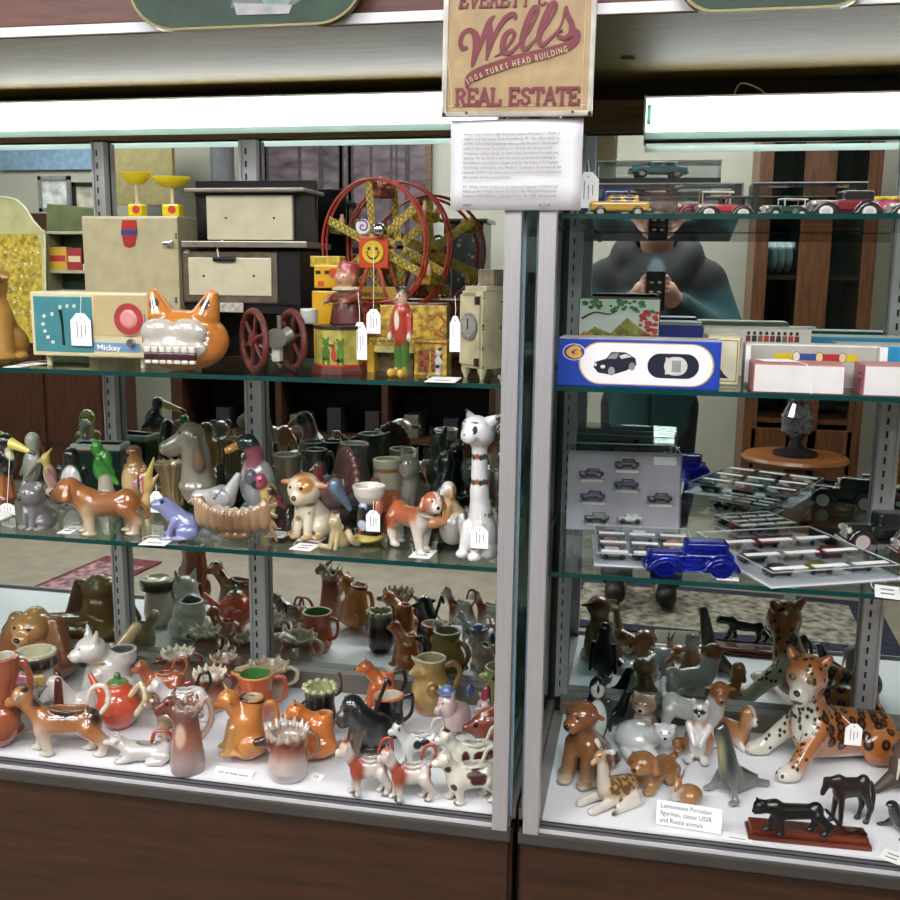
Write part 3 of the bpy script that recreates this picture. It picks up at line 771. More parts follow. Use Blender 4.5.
# ================================================================== animals: building blocks
def tag_thing(label, hang, c, up=(0, 0, 1), w=.017, h=.028, face=0., tilt=0., roll=0., string=True, cat='price tag', ink='#3a3a40', lines=3):
    """card centred at c facing the viewer (face turns it about z, tilt lays it back), string up to hang"""
    c = np.array(c, float)
    t = thing('price_tag', label, cat, c, rot=(math.radians(tilt), math.radians(roll), math.radians(face)))
    poly = [(-w/2, -h/2), (w/2, -h/2), (w/2, h*.28), (w*.2, h/2), (-w*.2, h/2), (-w/2, h*.28)]
    obj('card', prism(poly, -.0003, .0003), CARD, t)
    bm = bmesh.new()
    for k in range(lines): addbox(bm, (-w*.18+k*w*.2, -.0004, -h*.06*(k % 2)), (w*.035, .0002, h*(.5-.1*k)))
    obj('handwriting', bm, mat(ink, .7, var=0), t)
    obj('eyelet', CYL((0, -.0006, h*.37), (0, .0006, h*.37), .0016, seg=10), mat('#9a9a92', .5), t)
    if string and hang is not None:
        M = Matrix.Translation(tuple(c)) @ Euler((math.radians(tilt), math.radians(roll), math.radians(face))).to_matrix().to_4x4()
        a = M @ Vector((0, -.0006, h*.38)); b = Vector(tuple(float(v) for v in hang)); mid = (a+b)/2 + Vector((.002, -.003, -.002))
        I = M.inverted()
        obj('string', TUBE([I @ a, I @ mid, I @ b], .0006, 6), STRING, t)
    return t
def tag_px(label, x0, y0, x1, y1, Y, hang=None, **k):
    """upright tag seen in the given outline at depth Y; hang = (x, y) where the string is tied"""
    c = onY((x0+x1)/2, (y0+y1)/2, Y); a = onY(x0, y0, Y); b = onY(x1, y1, Y)
    hp = None
    if hang: hp = onY(hang[0], hang[1], Y+(hang[2] if len(hang) > 2 else .004))
    return tag_thing(label, hp, c, w=abs(b[0]-a[0]), h=abs(a[2]-b[2]), **k)
def tag_flat(label, x0, y0, x1, y1, z, rz=0., name='price_tag', cat='price tag', string=True, m=None):
    a = onZ(x0, y1, z); b = onZ(x1, y1, z); c = onZ((x0+x1)/2, y0, z); d = onZ((x0+x1)/2, y1, z)
    w = float(b[0]-a[0]); h = float(c[1]-d[1])
    t = thing(name, label, cat, ((a[0]+b[0])/2, (c[1]+d[1])/2, z+.0008), rz)
    e = .15
    obj('card', B((0, 0, 0, w*.92, max(h, .01)*.9, .0008)), m or CARD, t)
    bm = bmesh.new()
    for k in range(2 if w < .05 else 1): addbox(bm, (0, (k-.5)*h*.3, .0005), (w*.5, h*.08, .0002))
    obj('handwriting', bm, mat('#6a6a70', .7, var=0), t)
    if string: obj('string', TUBE(smooth_pts([(-w*.45, 0, .001), (-w*.6, h*.3, .002), (-w*.5, h*.75, .001), (-w*.2, h*.8, .001)], 4), .0006, 5), STRING, t)
    return t

def bird(f, c, belly=None, br=(.2, .25, .3), bz=.5, bt=15, hp=(0, -.14, .84), hr=.15, hc=None, beak=(.25, '#d8a040', -5, .05), wing=None, tail=None, tailc=None, eye=.13, eyec=None, base=None):
    hc = hc or c
    f.e((0, 0, bz), br, c, (bt, 0, 0)); f.c((0, -br[1]*.3, bz+br[2]*.6), hp, br[0]*.62, hr*.85, hc); f.e(hp, (hr, hr*1.05, hr), hc)
    if belly: f.paint((0, -br[1]*1.0, bz-.03), (br[0]*.9, br[1]*.9, br[2]*.95), belly, .3)
    L, bc, an, r0 = beak; a = math.radians(an); h = np.array(hp)
    b = f.part('beak'); b.c(h+(0, -hr*.75, -.01), h+np.array((0, -hr-L*math.cos(a), L*math.sin(a)-.01)), r0, r0*.3, bc)
    for s in (-1, 1):
        if wing: f.c((s*br[0]*.86, -br[1]*.2, bz+br[2]*.35), (s*br[0]*.72, br[1]*1.05, bz-br[2]*.5), .09, .035, wing, k=.015)
        f.eye(h, (s*.75, -.6, .18), hr*eye, eyec)
    if tail: f.c((0, br[1]*.5, bz-br[2]*.4), tail, .1, .05, tailc or wing or c)
    if base:
        bc, r, hh = base; p = f.part('base'); p.c((0, .02, .03), (0, .02, hh), r, r*.8, bc); p.e((0, .02, .05), (r*1.15, r*1.15, .06), bc)
    return b
def handle(f, pts, r, c, name='handle', label=None):
    h = f.part(name, label=label); h.t(pts, r, c); return h
def cow(c, c2=None, hole=True, horn=True, nose='#1a1210', spots=(), hc='#2c201c', tailc=None, hd=None, br=.23, L=1.15, mzc=None, ears=None, step=.07, bz=.47, lip=None):
    f = Fig(); c2 = c2 or c
    d = dict(ear='horn' if horn else 'side', hc=hc, nose=nose, mz=.45, mr=.5, mw=.6, mc=mzc, ec=ears, pitch=-8); d.update(hd or {})
    stand(f, c, c2, L=L, br=br, hp=(0, -L*.58, .86), hr=.16, bz=bz, hd=d, step=step, lr=.08)
    if hole:
        zt = bz+br*.98
        f.t([(br*.62*math.cos(a), .04+L*.24*math.sin(a), zt+.03*abs(math.sin(a))) for a in np.linspace(0, 2*PI, 11)], .028, lip or c, 2, k=.03)
        f.e((0, .04, zt+.05), (br*.56, L*.22, .2), mix(c, '#5a5248', .3), cut=True)
    y = L*.46
    handle(f, [(0, y, .62), (0, y+.13, .8), (0, y+.08, 1.02), (0, y-.12, 1.0), (0, y-.22, .78)], .036, tailc or c)
    for o, r, h in spots:
        for sg in (-1, 1): f.paint((sg*abs(o[0]), o[1], o[2]), r, h, .15)
    return f
def mix(a, b, t):
    a, b = lin(a), lin(b); return tuple(x*(1-t)+y*t for x, y in zip(a, b))
def crown_jug(top, mid, low, headc, rimc, hz=.66, handlec=None, saw=11):
    """round creamer shading from dark shoulders to a pale foot, cow head as spout in front, saw-tooth rim and a loop handle behind"""
    f = Fig(tau=.02, k=.03)
    f.r([(0, 0), (.3, 0), (.37, .06), (.4, .2), (.37, .4), (.31, .58), (.27, .68), (.28, .74), (0, .74)], mix(mid, low, .55))
    f.r([(.24, .68), (.29, .7), (.35, .8), (.4, .92), (.36, .92), (.31, .82)], rimc, k=.015)
    f.r([(0, .5), (.2, .5), (.23, .68), (.3, .82), (.37, 1.2), (0, 1.2)], mix(rimc, '#8a7a6a', .35), k=0, cut=True)
    for i in range(saw):
        a = 2*PI*(i+.5)/saw
        f.c((.36*math.cos(a), .36*math.sin(a), .86), (.42*math.cos(a), .42*math.sin(a), .99), .075, .022, rimc, k=.012)
    f.paint((0, 0, .04), (.6, .6, .45), low, .7); f.paint((0, 0, .72), (.66, .66, .44), top, .55)
    f.paint((0, 0, 1.0), (.6, .6, .25), rimc, .25)
    p = np.array((0, -.38, hz))
    f.c((0, -.2, hz-.1), p, .16, .12, top); f.c(p, p+(0, -.2, -.03), .12, .08, headc); f.e(p+(0, -.22, -.04), (.08, .06, .065), headc)
    for s in (-1, 1):
        f.c(p+(s*.09, .02, .06), p+(s*.24, .05, .07), .05, .02, headc, k=.012); f.c(p+(s*.05, .03, .08), p+(s*.1, .05, .2), .03, .01, headc, k=.01)
        f.eye(p, (s*.8, -.4, .5), .024)
    f.paint(p+(0, -.1, 0), (.2, .24, .16), headc, .4)
    handle(f, [(0, .28, .72), (0, .42, .86), (0, .58, .76), (0, .54, .5), (0, .37, .38)], .042, handlec or top)
    return f

# ================================================================== lower glass shelf of the left cabinet
GREY = '#6c6a6b'
def m_toucan():
    f = Fig()
    f.c((0, .06, .02), (0, .04, .34), .2, .15, '#8a4a18'); f.e((0, .06, .04), (.24, .24, .06), '#7a3e14')
    for a in np.linspace(0, 2*PI, 9)[:-1]: f.c((.17*math.cos(a), .05+.17*math.sin(a), .03), (.13*math.cos(a), .04+.13*math.sin(a), .36), .045, .03, '#a86424', k=.01)
    b = bird(f, '#121216', br=(.16, .2, .26), bz=.56, bt=25, hp=(0, -.1, .88), hr=.13, wing='#17171c', tail=(0, .3, .3), beak=(.46, '#d8c84a', -16, .085), eye=.16)
    b.paint((0, -.68, .73), (.1, .14, .14), '#15140f', .3)
    f.paint((0, -.19, .74), (.12, .1, .14), '#e8e2b8', .3)
    return f
build(m_toucan(), 'toucan_figurine', 'glossy black toucan with long yellow beak perched on an orange brown stump', 'figurine', (-14, 433, 36, 512), ZC, 80)
def m_dish():
    f = Fig(k=.02); f.r([(0, 0), (.3, 0), (.34, .08), (.55, .2), (.62, .34), (.58, .35), (.5, .26), (.3, .16), (0, .14)], '#dcdad0'); return f
build(m_dish(), 'ceramic_dish', 'pale ceramic dish at the left end of the glass shelf, cut off by the frame', 'dish', (-40, 512, 15, 528), ZC, 10)
def m_koala():
    f = Fig(m=GLAZE)
    q = sit(f, GREY, '#76747a', '#7e7c80', hp=(0, -.12, .76), hr=.27, w=.25, hd=dict(ear='round', el=1.15, ic='#9a9094', mz=-.1, mr=.45, mc='#5c5a5e', eye=.09, nose=None))
    n = f.part('nose'); n.e(q(0, 1.02, -.12), (.055, .04, .075), '#0e0e10')
    f.paint((0, -.28, .45), (.07, .08, .07), '#c8c4c4', .4); f.paint((.0, -.2, .56), (.2, .1, .05), '#948c90', .6)
    return f
build(m_koala(), 'koala_figurine', 'grey sitting koala figurine with round ears in front of the toucan', 'figurine', (17, 480, 58, 532), ZC, -18)
def m_mastiff():
    f = Fig(tau=.05)
    stand(f, '#94581f', '#cdbd9c', L=1.1, br=.24, bz=.56, lr=.09, hp=(0, -.68, .82), hr=.25, step=.07, tail=[(0, .55, .6), (0, .68, .45), (0, .68, .28)], tr=.03, neck=.95,
          hd=dict(ear='flop', el=.55, ec='#b8722a', mz=.05, mr=.55, mw=.7, mc='#2a1a14', eye=.09))
    for s in (-1, 1):
        f.paint((s*.13, -.42, .62), (.12, .2, .3), '#b87428', .5)
        f.paint((s*.13, .45, .5), (.14, .24, .22), '#a8651f', .5); f.paint((s*.13, -.38, .3), (.12, .14, .18), '#c08840', .7)
    f.paint((0, -.1, .34), (.16, .4, .08), '#cfae78', .5)
    return f
build(m_mastiff(), 'dog_figurine', 'large glossy brown mastiff with black muzzle and pale feet standing sideways', 'figurine', (49, 477, 149, 537), ZC, -72)
def m_cockatoo():
    f = Fig(tau=.05)
    bird(f, '#d8a098', belly='#dccfae', br=(.17, .2, .3), bz=.42, bt=20, hp=(0, -.12, .8), hr=.14, hc='#d8c050', wing='#cc8484', tail=(0, .24, .06), beak=(.14, '#e0c070', -20, .06))
    f.c((0, -.06, .9), (0, .1, 1.05), .06, .015, '#e0cc60'); f.e((0, 0, .08), (.16, .18, .1), '#d0c0a0'); return f
build(m_cockatoo(), 'bird_figurine', 'small pink cockatoo with yellow crested head behind the koala', 'figurine', (37, 445, 60, 496), ZC, -70)
def m_penguin(back='#121216', belly='#d4d2cc', hc='#121216', cheek=None):
    f = Fig()
    f.e((0, 0, .4), (.24, .22, .38), back); f.paint((0, -.2, .38), (.2, .2, .36), belly, .15)
    f.c((0, 0, .7), (0, -.03, .86), .15, .135, hc); f.e((0, -.03, .87), (.14, .14, .13), hc)
    b = f.part('beak'); b.c((0, -.14, .86), (0, -.27, .84), .035, .012, '#1a1614' if not cheek else cheek)
    for s in (-1, 1):
        f.c((s*.22, 0, .62), (s*.27, .04, .2), .06, .035, back, k=.02); f.e((s*.1, -.16, .03), (.09, .13, .04), '#3a2a1c'); f.eye((0, -.03, .87), (s*.7, -.6, .25), .02)
    return f
build(m_penguin(), 'penguin_figurine', 'black and white penguin standing left of the green bird', 'figurine', (57, 447, 92, 506), ZC, 18)
def m_kiwi():
    f = Fig()
    f.c((0, .05, .03), (0, .05, .28), .2, .16, '#b8b09a'); f.e((0, .05, .05), (.23, .22, .07), '#b4a88c')
    bird(f, '#2f9a22', br=(.17, .22, .3), bz=.55, bt=-22, hp=(0, -.12, .86), hr=.14, wing='#2a8a1e', tail=(0, .32, .22), tailc='#3aa82a', beak=(.3, '#b88a68', -4, .045))
    return f
build(m_kiwi(), 'bird_figurine', 'bright green glossy bird with long tan beak on a cream rock', 'figurine', (77, 440, 118, 504), ZC, -75)
def m_tanpenguin():
    f = Fig(tau=.04)
    f.e((0, 0, .38), (.27, .25, .38), '#c08a48'); f.paint((0, -.22, .36), (.21, .2, .34), '#d8b880', .5)
    f.c((0, 0, .68), (0, -.02, .86), .14, .13, '#b8743c'); f.e((0, -.02, .9), (.13, .13, .09), '#1c1618')
    b = f.part('beak'); b.c((0, -.13, .85), (0, -.25, .82), .03, .012, '#1c1618')
    for s in (-1, 1): f.c((s*.25, 0, .6), (s*.28, .04, .2), .05, .035, '#a87238', k=.02); f.eye((0, -.02, .86), (s*.6, -.7, .3), .02)
    return f
build(m_tanpenguin(), 'penguin_figurine', 'plump tan penguin chick with black cap beside the green bird', 'figurine', (121, 445, 151, 503), ZC, -20)
def m_angelfish():
    f = Fig(tau=.015)
    f.e((0, 0, .42), (.13, .28, .26), '#d8b860'); f.c((0, .12, .6), (0, .3, 1.0), .12, .03, '#d8bc58'); f.c((0, -.1, .45), (0, -.36, .42), .13, .06, '#d0829a')
    f.c((0, .05, .2), (0, .05, .04), .13, .2, '#c8a050'); f.c((0, .25, .45), (0, .42, .62), .07, .03, '#d8b860')
    f.paint((0, -.2, .45), (.2, .045, .4), '#1a1416', .1); f.paint((0, -.06, .42), (.2, .06, .4), '#c8647e', .3)
    for s in (-1, 1): f.eye((0, -.1, .52), (s, -.2, .1), .045, mat('#c85a78', .2, var=0))
    return f
build(m_angelfish(), 'fish_figurine', 'yellow fin-tailed fish with pink face and black stripe left of the fluted vase', 'figurine', (132, 457, 159, 508), ZC, -70, rmin=.6)
def planter(label, bbox, yaw):
    f = Fig(k=.0)
    f.b((0, 0, .5), (.8, .4, .5), .05, '#123028'); f.b((0, 0, .95), (.86, .46, .06), .03, '#a8b0a0'); f.b((0, 0, .8), (.74, .34, .5), .03, '#0c1c18', cut=True)
    build(f, 'planter', label, 'planter', bbox, ZC, yaw, body='trough', rmin=.5, rmax=1.6)
planter('dark green trough planter with pale rim behind the green bird', (70, 440, 130, 492), 8)
def m_backbird(c, c2, bk=(.1, '#b89a60', -10, .04)):
    f = Fig(tau=.05); bird(f, c, br=(.2, .2, .3), bz=.42, bt=8, hp=(0, -.05, .84), hr=.16, wing=c2, tail=(0, .2, .1), beak=bk); f.e((0, 0, .06), (.22, .22, .07), c2); return f
build(m_backbird('#b8b6aa', '#a8a69a', (.3, '#b8602c', -60, .06)), 'bird_figurine', 'stone grey bird with round head right of the toucan', 'figurine', (19, 432, 47, 490), ZC, 150)
build(m_backbird('#b8a848', '#a09860'), 'duckling_figurine', 'yellow round-headed duckling at the left edge behind the toucan', 'figurine', (-20, 430, 12, 496), ZC, 150)
def m_spanielbust():
    f = Fig(tau=.05, k=.06)
    C = '#8f8878'
    f.c((0, .08, .1), (0, .06, .5), .33, .26, '#9a9080'); f.e((0, .06, .08), (.36, .34, .1), '#8e8474'); f.c((0, .05, .5), (0, -.02, .78), .24, .22, C)
    f.e((0, -.02, .8), (.22, .25, .2), C); f.c((0, -.18, .76), (0, -.5, .64), .14, .1, '#a49c8c'); f.e((0, -.52, .655), (.07, .05, .05), '#3a342e')
    f.c((0, -.3, .58), (0, -.42, .55), .06, .05, '#7a5a50')
    for s in (-1, 1):
        f.c((s*.23, .06, .8), (s*.27, .1, .42), .07, .12, '#5a4638', k=.03); f.eye((0, -.05, .82), (s*.5, -.75, .22), .028)
        f.paint((s*.37, .1, .5), (.1, .12, .16), '#8a5a3a', .6)
    f.paint((0, .3, .3), (.3, .2, .3), '#7a5030', .7)
    return f
build(m_spanielbust(), 'dog_vase', 'large grey beige spaniel head vase with long dark ears looking left', 'vase', (157, 411, 223, 508), ZC, -62, body='bust')
def fluted(c1, c2, inner):
    f = Fig(k=.02); f.r([(0, 0), (.28, 0), (.24, .12), (.22, .4), (.28, .7), (.42, 1.0), (0, 1.0)], c1)
    for a in np.linspace(0, 2*PI, 13)[:-1]: f.t([(.24*math.cos(a), .24*math.sin(a), .05), (.22*math.cos(a), .22*math.sin(a), .4), (.29*math.cos(a), .29*math.sin(a), .7), (.42*math.cos(a), .42*math.sin(a), .98)], [.05, .045, .05, .06], c2, 2, k=.02)
    f.r([(0, .4), (.14, .5), (.24, .75), (.39, 1.1), (0, 1.1)], inner, k=0, cut=True); return f
build(fluted('#a08a58', '#8a6f48', '#c8b878'), 'vase', 'fluted beige shell vase with cream lip in front of the spaniel head', 'vase', (155, 457, 190, 506), ZC, 20, body='vessel', rmin=.6)
def m_frog():
    f = Fig(k=.05)
    C = '#7d86b8'
    f.e((0, .12, .3), (.26, .36, .28), C, (-24, 0, 0)); f.c((0, -.05, .45), (0, -.32, .72), .22, .2, C); f.e((0, -.42, .76), (.19, .26, .13), C)
    f.paint((0, -.64, .74), (.16, .1, .1), '#38588e', .5)
    for s in (-1, 1):
        f.c((s*.2, -.12, .4), (s*.24, -.25, .08), .09, .07, C); f.e((s*.25, -.32, .05), (.1, .14, .05), '#9298c0', k=.02)
        f.e((s*.28, .18, .17), (.12, .26, .17), C); f.e((s*.3, .02, .05), (.12, .24, .05), '#8a90bc', k=.02)
        for k in range(4): f.paint((s*.32+s*.04*k-.08*s, -.1-.02*k, .02), (.018, .09, .06), '#17171c', .2); f.paint((s*(.2+.04*k), -.42, .03), (.012, .05, .05), '#17171c', .2)
        f.e((s*.14, -.36, .86), (.06, .07, .06), C, k=.02); f.eye((s*.14, -.36, .86), (s, -.35, .25), .05, mat('#1c2a48', .1, var=0))
    f.paint((0, .2, .55), (.08, .3, .1), '#3a5a8a', .4)
    return f
build(m_frog(), 'frog_figurine', 'lavender blue frog with dark striped toes looking left at the shelf front', 'figurine', (150, 496, 201, 541), ZC, -72)
def m_hen():
    f = Fig(tau=.03)
    f.e((0, .05, .36), (.28, .42, .32), '#b4b2ae'); f.c((0, .3, .5), (0, .55, .95), .2, .1, '#c0beba'); f.c((0, -.25, .4), (0, -.5, .36), .2, .2, '#bcbab4'); f.e((0, -.55, .34), (.2, .2, .22), '#c6c4be')
    b = f.part('beak'); b.c((0, -.72, .3), (0, -.84, .22), .05, .02, '#d8a058')
    f.e((0, 0, .05), (.3, .4, .07), '#a8a8a4')
    for s in (-1, 1):
        f.e((s*.2, .12, .45), (.12, .3, .2), '#b0aeac', (-30, 0, 0)); f.eye((0, -.55, .38), (s*.9, -.4, .2), .025)
        for k in range(5): f.paint((s*.3, .0+.06*k, .42+.075*k), (.1, .045, .045), '#28408c', .3)
    return f
build(m_hen(), 'duck_figurine', 'white ceramic duck with blue wing stripe and raised tail beside the mallard', 'figurine', (180, 466, 240, 512), ZC, -85)
def m_mallard():
    f = Fig(tau=.02)
    f.e((0, .06, .36), (.24, .34, .32), '#b0aeb2', (18, 0, 0)); f.t([(0, -.02, .5), (0, .04, .7), (0, -.06, .86)], [.2, .14, .13], '#a0485c'); f.e((0, -.12, .88), (.13, .2, .12), '#143238')
    f.paint((0, -.1, .9), (.2, .26, .13), '#12303a', .2); f.paint((0, -.22, .5), (.22, .16, .22), '#d2d0ca', .3); f.paint((0, .1, .76), (.16, .12, .09), '#b04a60', .3)
    b = f.part('beak'); b.c((0, -.28, .86), (0, -.5, .78), .06, .05, '#c88a24'); b.e((0, -.46, .79), (.07, .1, .03), '#d09428')
    f.c((0, .3, .3), (0, .5, .12), .14, .06, '#1d4a54')
    for s in (-1, 1):
        f.c((s*.22, -.02, .46), (s*.16, .4, .22), .1, .04, '#6c6a78', k=.02); f.paint((s*.28, .1, .36), (.1, .14, .08), '#24345c', .3); f.eye((0, -.14, .9), (s, -.3, .2), .022)
        f.e((s*.1, -.1, .04), (.12, .16, .05), '#245058')
    return f
build(m_mallard(), 'mallard_figurine', 'large mallard with dark green head, yellow bill and pink neck', 'figurine', (227, 424, 285, 513), ZC, -78)
def m_finch():
    f = Fig(tau=.02); bird(f, '#d0b456', br=(.2, .3, .22), bz=.42, bt=-30, hp=(0, -.26, .68), hr=.16, hc='#b04a60', wing='#241e2a', tail=(0, .5, .12), tailc='#b84a62', beak=(.12, '#3a2a28', 0, .05))
    for s in (-1, 1): f.paint((s*.16, .2, .4), (.12, .12, .16), '#b84a62', .3)
    f.e((0, .02, .1), (.16, .16, .1), '#c0ac70'); return f
build(m_finch(), 'bird_figurine', 'small yellow finch with pink and black wings in front of the mallard', 'figurine', (249, 464, 282, 514), ZC, -35)
def m_fishdish():
    f = Fig(tau=.05)
    for k in range(9):
        u = k/8; y = -.8+1.5*u; f.e((0, y, .28+.1*(2*u-1)**2), (.16+.1*math.sin(PI*u), .16, .22), mix('#6e4a30', '#a08058', abs(2*u-1)))
    f.c((0, -.8, .42), (0, -.92, .52), .1, .07, '#b09068'); f.e((0, 0, .07), (.18, .4, .08), '#6a4a34')
    f.e((0, -.05, .6), (.19, .7, .34), '#a89878', cut=True)
    t = f.part('tail_fin'); 
    for a in (-.5, -.2, .1, .4): t.c((0, .68, .42), (0, .98, .3+a*.55), .05, .035, '#8a6a4a')
    t.c((0, .66, .42), (0, .86, .62), .07, .03, '#8a6a4a')
    return f
build(m_fishdish(), 'fish_dish', 'long brown lustre fish-shaped dish with cream rim and fanned tail', 'dish', (194, 494, 277, 542), ZC, -86, body='bowl', rmin=.6)
def m_sqvase(c, inner):
    f = Fig(k=.02); f.r([(0, 0), (.3, 0), (.33, .05), (.3, .3), (.28, .7), (.34, .97), (.33, 1.0), (0, 1.0)], c); f.r([(0, .2), (.2, .22), (.23, .7), (.29, 1.1), (0, 1.1)], inner, k=0, cut=True)
    f.paint((0, 0, 1.0), (.5, .5, .05), inner, .3); return f
build(m_sqvase('#6f6552', '#8d8a72'), 'vase', 'straight brown lustre vase with pale lip right of the mallard', 'vase', (281, 445, 313, 504), ZC, 0, body='vessel')
def m_pitcher(c, inner, hc=None):
    f = Fig(k=.03); f.r([(0, 0), (.24, 0), (.33, .12), (.36, .3), (.28, .56), (.24, .74), (.3, .94), (0, .94)], c); f.c((0, -.2, .84), (0, -.38, .93), .1, .045, c)
    f.r([(0, .4), (.18, .5), (.2, .74), (.26, 1.1), (0, 1.1)], inner, k=0, cut=True); f.c((0, -.18, .93), (0, -.4, 1.01), .08, .05, inner, cut=True)
    f.paint((0, 0, .95), (.6, .6, .035), mix(c, '#c8c8b4', .5), .4)
    handle(f, [(0, .24, .84), (0, .42, .84), (0, .5, .6), (0, .33, .36)], .04, hc or c); return f
build(m_pitcher('#32332c', '#22221e'), 'pitcher', 'dark grey green pitcher with spout standing behind the turkey', 'pitcher', (303, 428, 342, 494), ZC, -60, body='vessel')
build(m_pitcher('#4a4844', '#8a8f78'), 'pitcher', 'grey pitcher with wide pale green mouth behind the black puppy', 'pitcher', (350, 430, 388, 500), ZC, 60, body='vessel')
def m_pug():
    f = Fig(tau=.03)
    q = sit(f, '#d6cab0', '#dcd2ba', '#b08a3c', hp=(0, -.16, .76), hr=.26, w=.24, hd=dict(ear='side', ec='#b8702c', mz=-.05, mr=.5, mw=.62, mc='#d0c0a4', eye=.1, pitch=-8, nose='#5a3a20'), tail=[(0, .35, .1), (.2, .42, .1), (.36, .3, .1)], tr=.05)
    f.paint(q(.5, .6, .5), .16, '#b07820', .35); f.paint(q(-.1, .0, .9), (.24, .2, .12), '#a8682a', .6); f.paint(q(-.8, .1, -.3), (.12, .2, .2), '#a8652a', .6)
    for s, z, x in ((-1, .5, .02), (1, .42, .06), (-1, .32, .05), (1, .2, .2)): f.paint((s*.1+x, -.26, z), .055, '#a87a24', .3)
    f.paint((.1, -.2, .55), (.2, .16, .06), '#7a4a20', .6)
    return f
build(m_pug(), 'dog_figurine', 'cream pug dog with gold spots and tan ears sitting behind the cream cat', 'figurine', (281, 472, 344, 541), ZC, -14)
def m_creamcat():
    f = Fig()
    C = '#bba878'
    f.e((0, .1, .2), (.24, .36, .2), C); f.c((0, -.1, .25), (0, -.2, .55), .18, .15, C); q = head(f, (0, -.24, .7), .18, C, ear='prick', el=.1, mz=-.2, mr=.45, eye=.09, nose='#7a6040')
    for s in (-1, 1): f.c((s*.1, -.24, .4), (s*.1, -.34, .06), .07, .06, C)
    f.t([(.1, .4, .1), (.36, .3, .12), (.42, .0, .26), (.3, -.02, .42), (.2, .1, .4)], .085, C); f.t([(-.1, -.3, .06), (-.4, -.36, .06), (-.5, -.3, .06)], .06, C)
    return f
build(m_creamcat(), 'cat_figurine', 'small plain cream cat with curled tail at the shelf front', 'figurine', (318, 512, 361, 551), ZC, -25)
def m_pup():
    f = Fig(tau=.015, k=.03)
    C = '#101014'
    f.r([(0, .1), (.28, .1), (.33, .3), (.3, .55), (.27, .72), (0, .74)], C)
    f.r([(.2, .68), (.28, .7), (.36, .8), (.41, .96), (.37, .98), (.3, .84)], '#d2cfc2', k=.01, at=(0, -.03, 0)); f.r([(0, .5), (.2, .5), (.22, .68), (.3, .82), (.38, 1.2), (0, 1.2)], '#c4c0ae', k=0, cut=True, at=(0, -.03, 0))
    f.paint((0, -.3, .3), (.16, .16, .1), '#b8c4dc', .2); f.paint((-.12, -.3, .2), (.09, .14, .06), '#c05a28', .2); f.paint((0, -.28, .66), (.1, .12, .05), '#d0d4da', .2)
    s = f.part('base'); s.e((0, -.06, .06), (.36, .46, .08), '#c4b23c'); s.paint((-.06, -.5, .06), (.08, .1, .07), '#14120c', .2)
    e = f.part('ear'); e.e((.32, -.06, .6), (.07, .14, .16), '#c47850')
    for q in (-1, 1): f.eye((0, -.05, .6), (q*.35, -.9, .08), .045, mat('#7a94c0', .2, var=0))
    return f
build(m_pup(), 'creamer', 'black puppy creamer with white mouth, orange ear and yellow foot', 'creamer', (354, 482, 388, 544), ZC, -22)
def m_turkey():
    f = Fig(tau=.02)
    f.e((0, -.05, .36), (.2, .3, .28), '#5c3a36')
    for a in np.linspace(-1.25, 1.25, 13):
        f.c((0, .12, .34), (.52*math.sin(a), .2, .38+.6*math.cos(a)), .09, .07, '#5c3234', k=.02)
        f.paint((.56*math.sin(a), .2, .38+.65*math.cos(a)), (.06, .12, .06), '#8a5250', .4); f.paint((.38*math.sin(a), .2, .38+.44*math.cos(a)), (.03, .2, .06), '#3a1c20', .5)
    f.t([(0, -.28, .45), (0, -.42, .62), (0, -.38, .76)], .085, '#7a2a30'); f.e((0, -.42, .78), (.08, .1, .08), '#57423e'); b = f.part('beak'); b.c((0, -.5, .77), (0, -.6, .73), .03, .01, '#b89a60')
    for s in (-1, 1): f.c((s*.2, -.15, .5), (s*.22, .16, .14), .12, .05, '#7484a0', k=.015); f.eye((0, -.42, .8), (s, -.3, .2), .018)
    f.e((0, 0, .05), (.2, .24, .07), '#3e342c'); return f
build(m_turkey(), 'turkey_figurine', 'wine brown turkey with fanned tail and blue wings behind the pug', 'figurine', (309, 446, 361, 518), ZC, -48)
def m_shelljug():
    f = Fig(tau=.03); f.r([(0, 0), (.24, 0), (.33, .15), (.36, .4), (.33, .7), (.36, .98), (0, .98)], '#c8c0a8', sy=1.2); f.r([(0, .4), (.2, .5), (.3, 1.1), (0, 1.1)], '#b4ae90', k=0, cut=True, sy=1.2)
    f.paint((0, 0, .76), (.6, .6, .08), '#a86a34', .4); handle(f, [(0, .36, .8), (0, .56, .76), (0, .6, .45), (0, .4, .2)], .05, '#a86a34'); return f
build(m_shelljug(), 'jug', 'cream shell jug with tan band behind the small orange bear', 'jug', (367, 448, 410, 504), ZC, -50, body='vessel')
def m_obear():
    f = Fig(); C = '#a4522a'
    lie(f, C, C, L=.8, br=.22, hp=(0, -.4, .5), hr=.2, fl=.2, lr=.09, hd=dict(ear='round', mz=.0, mr=.5, mc='#c07a48', eye=.1)); return f
build(m_obear(), 'bear_figurine', 'small glossy orange bear cub lying behind the saint bernard', 'figurine', (372, 472, 409, 514), ZC, -45)
def m_kitten():
    f = Fig(tau=.04)
    f.e((0, .1, .26), (.27, .3, .27), '#5c5650'); f.c((0, 0, .35), (0, -.08, .56), .23, .17, '#6a6258'); f.paint((0, -.26, .4), (.14, .16, .2), '#8c8478', .6)
    q = head(f, (0, -.14, .72), .22, '#787068', ear='prick', el=.35, ic='#b87a7c', mz=-.15, mr=.45, mc='#a8a098', eye=.14, eyec=mat('#4a5a3c', .1, var=0), nose='#c07068', squash=.85)
    for s in (-1, 1): f.c((s*.1, -.14, .4), (s*.11, -.22, .06), .08, .07, '#6a6258')
    f.t([(.1, .36, .1), (.32, .3, .08), (.36, .0, .08)], .07, '#544e48'); return f
